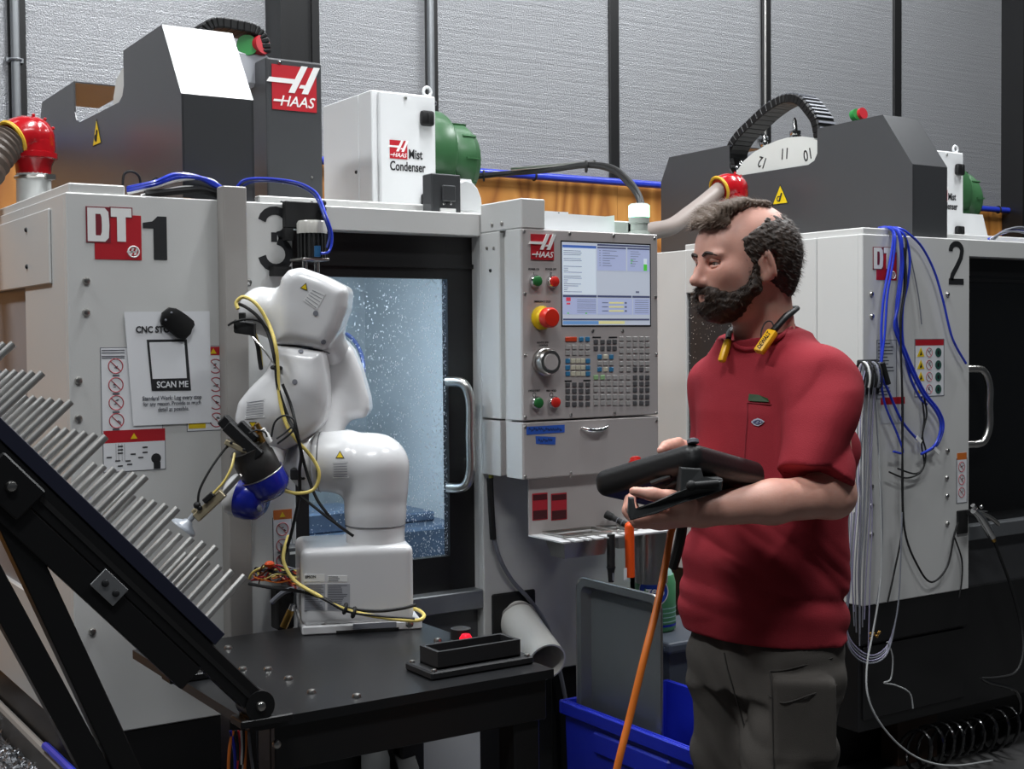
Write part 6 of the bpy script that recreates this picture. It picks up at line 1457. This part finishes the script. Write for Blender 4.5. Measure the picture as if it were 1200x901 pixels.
# thumb nail
# ================================================================ neckband earphones
nb = thing('neckband_earphones', 'yellow and black neckband earphones resting around the neck', 'earphones', P(900, 400, D=2.55))
DY = mat('tool_yellow', (244, 184, 20), .4)
def pod(p, q, nm, m, r0, r1):
    g = G(); d = (q-p).normalized(); n = d.cross(Vector(bf)).normalized(); g.obox((p+q)/2, d, n, d.cross(n), ((q-p).length, r0, r1), .004, 2); return g.obj(nm, m, nb, True)
p1, p2 = P(889, 413, D=2.505), P(906, 388, D=2.52); pod(p1, p2, 'left_pod', DY, .022, .014)
p3, p4 = P(845.5, 424, D=2.572), P(853.5, 398, D=2.59); pod(p3, p4, 'right_pod', DY, .014, .013)
g = G(); g.tube([p2, P(912, 381, D=2.53), P(921, 371, D=2.56), P(932, 363, D=2.63), P(932, 361, D=2.73), P(906, 364, D=2.785), P(872, 378, D=2.75), P(856, 388, D=2.66), p4], [.007, .007, .007, .0055, .005, .005, .005, .006, .006], 10); g.obj('band', RUBBER, nb, True)
g = G(); g.tube([P(893, 404, D=2.52), P(892, 390, D=2.53), P(897, 378, D=2.54), P(904, 377, D=2.54), P(908, 386, D=2.53)], .0014, 6); g.obj('ear_lead', RUBBER, nb, True)
d = (p2-p1).normalized(); n = -FH; g = G(); o = p1+d*.006-FH*.0085; ay_ = d.cross(FH)*1.; g.text('DEWALT', o-ay_*-.003, d, FH.cross(d)*-1 if False else (-FH).cross(d), .0075, .0003, .03, sx=.9); g.obj('lettering', INK, nb)
# ================================================================ teach pendant in the hands
tpn = thing('teach_pendant', 'black rubber-cased teach pendant held in both hands', 'tablet', P(800, 560, D=2.36))
A_, B_, C_ = P(706, 566, D=2.36), P(814, 534, D=2.235), P(888, 556, D=2.38)
e1, e2 = (B_-A_), (C_-B_); e1n = e1.normalized(); e2n = (e2-e1n*e2.dot(e1n)).normalized(); tn = e1n.cross(e2n)
if tn.z < 0: tn = -tn
CASE = mat('tablet_rubber', (22, 22, 23), .42, bump=.1, bscale=200)
tf_c = A_+e1/2+e2/2
fl = Field(tf_c-V(.2, .2, .16), tf_c+V(.2, .2, .16), .0035)
fl.rbox(tf_c, (e1n, e2n, tn), (e1.length/2+.012, e2.length/2+.012, .024), .019)
fl.rbox(tf_c-tn*.012, (e1n, e2n, tn), (e1.length/2-.03, e2.length/2-.03, .022), .012, .01)
fl.mesh('case', CASE, tpn, 1)
g = G(); g.lathe([(.010, 0), (.010, .006), (.006, .008)], B_+tn*.022, tn, 16); g.obj('corner_button', GREYC, tpn, True)
g = G(); g.obox(tf_c+tn*.0242, e1n, e2n, tn, (e1.length-.03, e2.length-.03, .002)); g.obj('screen', DGLASS, tpn)
g = G(); g.lathe([(.010, 0), (.010, .012), (.007, .014)], A_+e1*.30+e2*.12+tn*.023, tn, 16); g.lathe([(.013, .0), (.013, .006)], A_+e1*.30+e2*.12+tn*.023, tn, 16); g.obj('red_key', REDB, tpn, True)
gp = lambda u, v, D: P(u, v, D=D)
HDL = mat('handle_graphite', (44, 46, 47), .5)
g = G(); g.prism([gp(736, 601, 2.221), gp(739, 610, 2.221), gp(770, 602, 2.211), gp(800, 588, 2.201), gp(822, 583, 2.201), gp(846, 575, 2.206), gp(847, 563, 2.206), gp(810, 571, 2.201), gp(797, 576, 2.201), gp(770, 588, 2.211), gp(744, 599, 2.221), gp(743, 583, 2.226), gp(737, 583, 2.226)], FW*.018, .002); g.obj('grip_bar', HDL, tpn)
g = G(); g.prism([gp(798, 548, 2.212), gp(797, 577, 2.206), gp(846, 572, 2.211), gp(847, 561, 2.213), gp(823, 560, 2.212), gp(822, 549, 2.216)], FW*.075, .002); g.obj('grip_mount', HDL, tpn)
g = G(); a_, b2 = gp(810, 569, 2.198), gp(842, 566, 2.198); g.tube([a_, b2], .006, 10, 0); g.ball(a_, .009, 12); g.obj('strap_slot', BLACKM, tpn, True)
for (u0, v0), (u1, v1) in (((763, 566), (786, 558)), ((780, 570), (797, 563))):
    g = G(); g.tube([gp(u0, v0, 2.275), gp(u1, v1, 2.262)], .004, 8, 0); g.obj('back_rib', HDL, tpn, True)
# its orange cable to the floor
cable('pendant_cable', [P(792, 586, D=2.44), P(790, 612, D=2.425), P(786, 625, D=2.42), P(780, 660, D=2.40), P(770, 710, D=2.36), P(755, 770, D=2.32), P(738, 840, D=2.30), P(722, 905, D=2.28), P(700, 1010, D=2.3), P(690, 1150, D=2.4)], .0068, ORC, 'orange cable hanging from the teach pendant to the floor', 'cable', n=10)
cable('black_lead', [P(801, 588, D=2.48), P(799, 620, D=2.48), P(794, 645, D=2.49), P(788, 665, D=2.5)], .010, BLACKM, 'short thick black lead hanging behind orange cable', 'cable')
# ================================================================ around the pendant: chute pipe, bins, tools
a_, b2 = P(577, 760, Y=-.004), P(627, 690, Y=-.004)
g = G(); g.box((a_.x, -.006, ZB-.03), (b2.x, 0, b2.z), .004); g.obj('chute_plate', BLACKM, mL)
t = thing('chute_pipe', 'cut white plastic pipe slanting out of the black chute plate', 'pipe', P(603, 722, Y=.02))
s0, s1 = P(604, 724, Y=.01), P(641, 776, Y=-.20); d = (s1-s0).normalized()
g = G(); L = (s1-s0).length
g.lathe([(.054, 0), (.054, L), (.0495, L), (.0495, .01)], s0, d, 40, False); g.obj('tube', mat('pvc_white', (212, 210, 204), .35, noise=.06, nscale=12), t, 40)
g = G(); g.ring(s0+d*.015, d, .054, .004, 36, 6); g.obj('collar', GREYD, t, True)
cable('panel_conduit', [P(574, 560, Y=-.03), P(576, 600, Y=-.03), P(578, 632, Y=-.03)], .009, BLACKM, 'short black cable sleeve below the pendant side', 'cable')
cable('panel_cable', [P(578, 628, Y=-.03), P(586, 655, Y=-.03), P(600, 680, Y=-.02), P(620, 702, Y=-.016), P(640, 731, Y=-.014), P(652, 770, Y=-.010), P(662, 815, Y=-.010), P(668, 860, Y=-.010), P(670, 960, Y=-.010)], .006, GREYC, 'grey cable running down the panel behind the white pipe', 'cable')
g = G(); p = P(575.5, 556, Y=-.03); g.tube([p+V(0, 0, .012), p-V(0, 0, .012)], .007, 10, 0); g.obj('cable_gland', mat('gland_olive', (120, 120, 40), .4), mL, True)
# dark lower boxes right of the table
g = G(); g.box((1.02, -.02, 0), (1.30, .03, .60), .003); g.obj('lower_cabinet', BLACKM, mL)
# blue bin
ZBIN = .60; q0, q1 = P(667, 819, Z=ZBIN), P(822, 884, Z=ZBIN)
bx0, by1, by0 = (q0.x+q1.x)/2, q0.y, q1.y; bx1 = bx0+.34; k = .03
t = thing('recycling_bin', 'tall blue plastic bin holding a grey sheet metal tray', 'bin', ((bx0+bx1)/2, (by0+by1)/2, 0))
BIN = mat('bin_blue', (26, 40, 170), .38)
def tub(x0, x1, y0, y1, z1, tp, th, m, par, nm):
    """open tapered tub, walls th thick"""
    O = lambda f, z, e: [(x0+f*tp+e, y0+f*tp+e, z), (x1-f*tp-e, y0+f*tp+e, z), (x1-f*tp-e, y1-f*tp-e, z), (x0+f*tp+e, y1-f*tp-e, z)]
    g = G(); rings = [O(1, 0, 0), O(0, z1, 0), O(0, z1, th), O(1, .02, th)]; vs = [[g.bm.verts.new(p) for p in r] for r in rings]
    for a, b3 in zip(vs, vs[1:]):
        for i in range(4): g.bm.faces.new((a[i], a[(i+1) % 4], b3[(i+1) % 4], b3[i]))
    g.bm.faces.new(vs[0]); g.bm.faces.new(vs[-1]); return g.obj(nm, m, par)
tub(bx0, bx1, by0, by1, ZBIN, .012, .006, BIN, t, 'tub')
g = G()
for a, b3 in (((bx0-.012, by0-.012), (bx1+.012, by0)), ((bx0-.012, by1), (bx1+.012, by1+.012)), ((bx0-.012, by0), (bx0, by1)), ((bx1, by0), (bx1+.012, by1))): g.box((*a, ZBIN-.035), (*b3, ZBIN), .003)
g.obj('rim', BIN, t)
g = G(); g.box((bx0-.006, by0+.12, ZBIN-.11), (bx0+.012, by1-.12, ZBIN-.045), .01); g.obj('handle', BIN, t)
# sheet metal tray standing in the bin
XS = bx0+.022
t = thing('sheet_tray', 'grey sheet metal tray standing upright in the blue bin', 'tray', P(720, 800, X=XS))
c4 = [P(672, 673, X=XS), P(772, 700, X=XS), P(779, 862, X=XS), P(682, 822, X=XS)]
y0_, y1_ = (c4[1].y+c4[2].y)/2, c4[0].y-.014; z0_, z1_ = .10, (c4[0].z+c4[1].z)/2
SHEET = mat('dull_sheet_metal', (128, 132, 134), .4, .7, noise=.12, nscale=8)
def rr_rect(y0, y1, z0, z1, r, X):
    pts = []
    for cy, cz, a0 in ((y1-r, z1-r, 0), (y0+r, z1-r, 90), (y0+r, z0+r, 180), (y1-r, z0+r, 270)):
        for q in range(6): an_ = math.radians(a0+q*18); pts.append(V(X, cy+r*math.cos(an_), cz+r*math.sin(an_)))
    return pts
g = G(); g.prism(rr_rect(y0_+.03, y1_-.03, z0_+.03, z1_-.03, .02, XS+.022), (.002, 0, 0)); g.obj('panel', SHEET, t)
o_ = rr_rect(y0_, y1_, z0_, z1_, .035, XS); i_ = rr_rect(y0_+.018, y1_-.018, z0_+.018, z1_-.018, .025, XS); j_ = rr_rect(y0_+.03, y1_-.03, z0_+.03, z1_-.03, .02, XS+.023)
g = G(); rings = [[g.bm.verts.new(p) for p in r] for r in (o_, i_, j_)]; n_ = len(o_)
for a, b3 in zip(rings, rings[1:]):
    for i in range(n_): g.bm.faces.new((a[i], a[(i+1) % n_], b3[(i+1) % n_], b3[i]))
rim = g.obj('flange', SHEET, t); md = rim.modifiers.new('s', 'SOLIDIFY'); md.thickness = .002
g = G(); g.tube(o_+[o_[0]], .003, 8, 0); g.obj('rolled_edge', STEEL, t, True)
# grey bin and bottle behind
pb = P(768, 737, Y=-.118)
t = thing('grey_bin', 'dark grey plastic bin with lid standing beside machine 3', 'bin', (pb.x+.2, -.2, 0))
GB = mat('bin_dark_grey', (66, 72, 82), .5)
tub(pb.x-.07, pb.x+.46, -.262, -.006, pb.z-.02, .04, .008, GB, t, 'tub')
g = G(); g.box((pb.x-.09, -.285, pb.z-.03), (pb.x+.48, -.003, pb.z), .008, 2); g.obj('lid', GB, t)
g = G(); g.box((pb.x+.10, -.28, pb.z-.005), (pb.x+.46, -.25, pb.z+.03), .006); g.obj('lid_handle', GB, t)
t = thing('cleaner_bottle', 'green cleaner bottle with blue oval label on the grey bin', 'bottle', pb)
hb_ = P(768, 672, Y=-.118).z-pb.z; rb_ = .058
GRNL = mat('bottle_green', (84, 150, 104), .4); PALEB = mat('bottle_pale_teal', (146, 186, 178), .35)
g = G(); g.lathe([(rb_*.9, 0), (rb_, .008), (rb_, hb_*.85), (rb_*.9, hb_)], pb, (0, 0, 1), 32); g.obj('label_wrap', GRNL, t, True)
g = G(); g.lathe([(rb_*.98, hb_*.84), (rb_*.8, hb_*1.06), (rb_*.42, hb_*1.2), (rb_*.40, hb_*1.3)], pb, (0, 0, 1), 28); g.obj('shoulder', PALEB, t, True)
g = G(); g.lathe([(rb_*.45, hb_*1.28), (rb_*.45, hb_*1.5)], pb, (0, 0, 1), 20); g.obj('cap', WHITE, t, True)
g = G(); g.lathe([(rb_+.0006, hb_*.10), (rb_+.0006, hb_*.14)], pb, (0, 0, 1), 32, False); g.obj('blue_stripe', BLUED, t, True)
vd = (CAM-pb); vd.z = 0; vd.normalize(); sd = UP.cross(vd)
ZEP = mat('label_blue', (34, 66, 160), .4)
def oncyl(an_, z, d=0.): return pb+(vd*math.cos(an_)+sd*math.sin(an_))*(rb_+d)+UP*z
def disc(m, ra, rz, d, nm, zc=hb_*.74):
    g = G(); c = g.bm.verts.new(oncyl(-.1, zc, d)); vs = [g.bm.verts.new(oncyl(-.1+ra*math.cos(q*math.pi/12), zc+rz*math.sin(q*math.pi/12), d)) for q in range(24)]
    for q in range(24): g.bm.faces.new((c, vs[q], vs[(q+1) % 24]))
    return g.obj(nm, m, t, True)
disc(WHITE, .78, .042, .001, 'label_ring'); disc(ZEP, .70, .037, .003, 'label_oval')
g = G(); g.text('zep', pb+vd*(rb_+.005)-sd*-.0+UP*(hb_*.74-.010)+sd*.000, -UP.cross(vd)*-1 if False else UP.cross(vd), UP, .026, .0006, .03, 'CENTER'); g.obj('lettering', WHITE, t)
g = G(); q = 0
for z in (.18, .26, .34, .42): g.lathe([(rb_+.0008, hb_*z), (rb_+.0008, hb_*z+.003)], pb, (0, 0, 1), 32, False)
g.obj('label_print', PALEB, t, kind='stuff')
# steel cup and tools hung in the shelf slots
YH = YS+.02
c = P(763, 628, Y=YS+.06); zc = P(763, 682, Y=YS+.06).z
g = G(); g.lathe([(.044, 0), (.046, Zs-zc-.004), (.042, Zs-zc-.004), (.040, .004)], V(c.x, YS+.06, zc), (0, 0, 1), 36); g.obj('steel_cup', STEEL, None, 40, 'polished steel cup hanging under the tool shelf', 'cup')
t = thing('orange_brush', 'bright orange plastic tool handle hanging in the shelf slot', 'tool', P(738, 640, Y=YS+.004))
p_, q_ = P(737.5, 617, Y=YS+.004), P(738.5, 676, Y=YS+.004)
g = G(); g.tube([p_, (p_+q_)/2, q_], .0125, 14, 3); g.ball(p_, .0128, 14); g.obj('handle', ORANGE, t, True)
p_ = P(733, 672, Y=YS-.009); g = G(); g.box(p_-V(.006, .0006, .016), p_+V(.004, 0, .014)); g.obj('label', WHITE, t)
t = thing('black_marker', 'black felt marker hanging in the shelf slot beside the orange handle', 'marker', P(716, 650, Y=YS+.004))
p_, q_ = P(716, 626, Y=YS+.004), P(716, 664, Y=YS+.004)
g = G(); g.tube([p_, q_], .0105, 14, 0); g.obj('barrel', BLACKM, t, True)
g = G(); g.tube([q_, q_-V(0, 0, .012), q_-V(0, 0, .04)], [.012, .009, .007], 14, 0); g.obj('cap', BLACKM, t, True)
g = G(); q2 = q_-V(0, .009, .02); g.box(q2-V(.0015, .001, .015), q2+V(.0015, .001, .005)); g.obj('clip', GREYC, t)
t = thing('flashlight', 'small black flashlight lying across the tool shelf', 'flashlight', P(722, 612, Z=Zs+.012))
p_, q_ = P(713, 604, Z=Zs+.035), P(736, 616, Z=Zs+.011); g = G(); g.tube([p_, q_], .008, 12, 0); g.obj('barrel', BLACKM, t, True)
g = G(); d = (q_-p_).normalized()
for k in (.01, .03, .045): g.ring(p_+d*k, d, .008, .0015, 16, 5)
g.obj('grip_rings', GREYC, t, kind='stuff'); g = G(); g.lathe([(.011, -.008), (.011, .010), (.008, .016)], p_, d, 14); g.obj('head', BLACKM, t, True)
# ================================================================ hoses and wires on machine 2
def wires(name, lab, cat, lines, part='hose'):
    t = thing(name, lab, cat, P(lines[0][0][0][0], lines[0][0][0][1], Y=-.03))
    for pts, r, m, y in lines:
        g = G(); g.tube([P(u, v, Y=(y[min(i, len(y)-1)] if hasattr(y, '__len__') else y)) for i, (u, v) in enumerate(pts)], r, 8, 6); g.obj(part, m, t, True)
    return t
TOPY = (.06, .0, -.02)
A1 = [(1030, 267), (1040, 266.5), (1047, 275), (1043.4, 304), (1036, 346), (1033, 382), (1033, 410), (1033, 439), (1040, 456), (1054, 488), (1064, 503), (1075, 515)]
B1 = [(1032, 268), (1046, 267), (1054, 278), (1056, 311), (1050.5, 357), (1051, 380), (1057, 400), (1070, 432), (1084, 460), (1100, 481), (1105.5, 499), (1098.5, 520.5), (1082.5, 531)]
B2 = [(u-3 if 390 < v < 470 else u+(2 if v < 380 else -3), v+1) for u, v in B1]
C1 = [(1034, 268), (1052, 267), (1066, 275), (1080.7, 290), (1095, 318), (1105.5, 353.6), (1116, 396), (1132, 426)]
E1 = [(1031, 268), (1043, 268), (1049, 277), (1047, 304), (1040, 346), (1037, 390), (1033, 430), (1036, 470), (1052, 510), (1058, 530), (1047, 529)]
F1 = [(1050, 268), (1060, 276), (1066, 300), (1064, 330), (1058, 360), (1058, 400), (1066, 440), (1078, 466), (1086, 474)]
hw = wires('hose_drape', 'blue air hoses draped over front edge of machine 2', 'hoses', [(A1, .0045, BLUEC, TOPY), (B1, .0048, BLUEC, TOPY), (B2, .0048, BLUEC, (.06, .0, -.028)), (C1, .0042, BLUEC, TOPY), (E1, .004, BLUEC, (.06, .0, -.03)), (F1, .0045, BLUEC, (.0, -.02)),
    ([(1048, 269), (1061, 279), (1060, 320), (1059, 346), (1055, 382), (1057, 453), (1057.6, 540), (1060, 620), (1076, 664), (1092, 682), (1110, 664), (1118, 628), (1123, 612)], .0036, BLACKM, (.02, -.022)),
    ([(1059, 290), (1062, 330), (1056, 372), (1056, 420), (1058, 480), (1057, 560), (1057, 620), (1048, 670), (1040, 706)], .0032, BLACKM, -.034),
    ([(1080, 465), (1083, 490), (1080, 520), (1083, 545), (1073, 555), (1052, 549)], .003, BLACKM, -.02), ([(1082, 462), (1086, 485), (1081, 510), (1085, 530), (1080, 552), (1062, 560), (1042, 553)], .003, BLACKM, -.026), ([(1118, 628), (1127, 655), (1127, 680), (1124, 700)], .0028, BLACKM, -.012),
    ([(1067, 300), (1076, 345), (1080, 380)], .0022, GREYC, -.01)])
for u, v in ((1098, 528), (1077, 515)):
    p = P(u, v, Y=-.03); g = G(); g.obox(p, V(.8, 0, -.6), FRONT, V(.6, 0, .8), (.03, .002, .013)); g.obj('cable_tag', WHITE, hw)
rr = random.Random(21); L_ = []
for k in range(11):
    u0 = 1010+k*2.2; e = rr.uniform(700, 770); s_ = rr.uniform(-8, 8)
    L_.append(([(u0, 424), (u0-6+rr.uniform(-2, 2), 455), (u0-6+s_*.4, 520), (u0-5+s_, 600), (u0-8+s_*1.2, 670), (u0-6-k*.6+s_, e)], .0022, GREYC if k % 3 else mat('wire_lilac', (150, 146, 172), .45), -.03-.006*(k % 4)))
for k in range(4):
    L_.append(([(1004-k*3, 600), (996-k, 690), (992, 735+k*4), (1003, 758+k*4), (1022, 768+k*3), (1040, 756+k*3), (1050, 725), (1054, 690), (1056, 640), (1057, 600)], .0026, GREYC if k % 2 else MATS['wire_lilac'], -.05-.008*k))
L_.append(([(1027, 470), (1031, 560), (1033, 640), (1031, 690), (1024, 735), (1016, 780), (1017, 815), (1030, 845), (1055, 874), (1085, 892), (1120, 897), (1163, 891)], .0032, mat('wire_pale', (170, 172, 172), .45), (-.035, -.045, -.05, -.055, -.06, -.08, -.1, -.11, -.11, -.11, -.105, -.075)))
L_.append(([(1040, 752), (1046, 770), (1044, 795), (1036, 800), (1050, 803), (1066, 812), (1070, 830)], .0026, MATS['wire_pale'], -.07))
gw = wires('wire_tangle', 'long grey wires hanging from a hook down machine 2', 'wires', L_, 'wire')
hk = thing('wire_hook', 'black hook plate carrying coiled grey wires on machine 2', 'hook', P(1015, 440, Y=-.02))
g = G(); a_, b2 = P(1004, 463, Y=-.003), P(1029, 421, Y=-.003); g.box((a_.x, -.012, a_.z), (b2.x, -.0, b2.z), .004); g.obj('plate', BLACKM, hk)
for k in range(6):
    c = P(1009+k*3.5, 443, Y=-.04); g = G(); g.tube([c+V(0, .028*math.cos(q*math.pi/10)*.9, .052*math.sin(q*math.pi/10)) for q in range(-2, 13)], .0035, 6, 2); g.obj('wire_coil', (BLACKM, WHITE, BLACKM, BLACKM, GREYC, BLACKM)[k], hk, True)
g = G(); g.tube([P(1034, 425, Y=-.058), P(1041, 450, Y=-.058)], .009, 10, 0); g.obj('plug', BLACKM, hk, True)
# air gun with its coiled hose
ag = thing('air_gun', 'silver air blow gun hanging on a black bracket of machine 2', 'air gun', P(1150, 610, Y=-.06))
a_, b2 = P(1121, 626, Y=-.002), P(1133, 597, Y=-.002); g = G(); g.box((a_.x, -.008, a_.z), (b2.x, 0, b2.z), .002); g.box((b2.x-.01, -.07, b2.z-.02), (b2.x+.03, -.0, b2.z), .002); g.obj('bracket', BLACKM, ag)
def G3(u, v, y=-.07): return P(u, v, Y=y)
g = G(); g.tube([G3(1141, 598), G3(1149, 606), G3(1160, 624), G3(1163, 630)], [.012, .014, .015, .012], 14); g.obj('grip', CHROME, ag, True)
g = G(); g.tube([G3(1147, 600), G3(1158, 605), G3(1168, 612), G3(1171, 616)], [.005, .007, .008, .003], 10); g.obj('trigger', STEEL, ag, True)
g = G(); g.tube([G3(1146, 601), G3(1140, 592)], .008, 12, 0); g.ball(G3(1150, 594), .007, 10); g.obj('nozzle', CHROME, ag, True)
g = G(); g.tube([G3(1162, 628), G3(1165, 634)], .008, 10, 0); g.obj('brass_fitting', BRASS, ag, True)
g = G(); g.tube([G3(1165, 633), G3(1173, 655), G3(1184, 685), G3(1196, 730), G3(1199, 765, -.09), G3(1190, 788, -.1), G3(1170, 794, -.12), G3(1150, 795, -.13)], .0055, 10); g.obj('hose', BLACKM, ag, True)
t = thing('coiled_hose', 'glossy black coiled air hose lying in front of machine 2', 'hose', P(1120, 862, Y=-.15))
HOSEG = mat('gloss_black_hose', (14, 14, 15), .2, coat=.5)
c0, c1 = P(1068, 866, Y=.015), P(1182, 855, Y=.015); c0.z = c1.z = .094; pts = []
for k in range(9*14+1):
    f_ = k/(9*14); an_ = 2*math.pi*k/14; c = c0+(c1-c0)*f_; R_ = .075*(1+.12*math.sin(f_*9)); pts.append(c+V(.02*math.cos(an_), R_*math.cos(an_+.4), R_*math.sin(an_)))
g = G(); g.tube(pts, .0062, 8, 0); g.obj('coil', HOSEG, t, True)
g = G(); g.tube([pts[-1], P(1194, 835, Y=-.06), P(1190, 810, Y=-.10), P(1160, 800, Y=-.12), P(1150, 795, Y=-.13)], .0062, 8); g.obj('lead', HOSEG, t, True)
g = G(); p_ = P(1026, 745, Y=-.05); 
for k in range(6): g.ball(p_+V(rr.uniform(-.03, .03), rr.uniform(-.01, .01), rr.uniform(-.015, .015)), .006, 8)
g.obj('brass_fittings', BRASS, gw, kind='stuff')
a_, b2 = P(1085, 832, Y=.0), P(1142, 802, Y=.0); g = G(); g.box((a_.x, .12, 0), (b2.x-.05, .20, .19), .003); g.obj('wooden_block', mat('dark_wood', (58, 38, 26), .6, noise=.2, nscale=12), None, False, 'small brown wooden block under machine 2 behind the coiled hose', 'block')
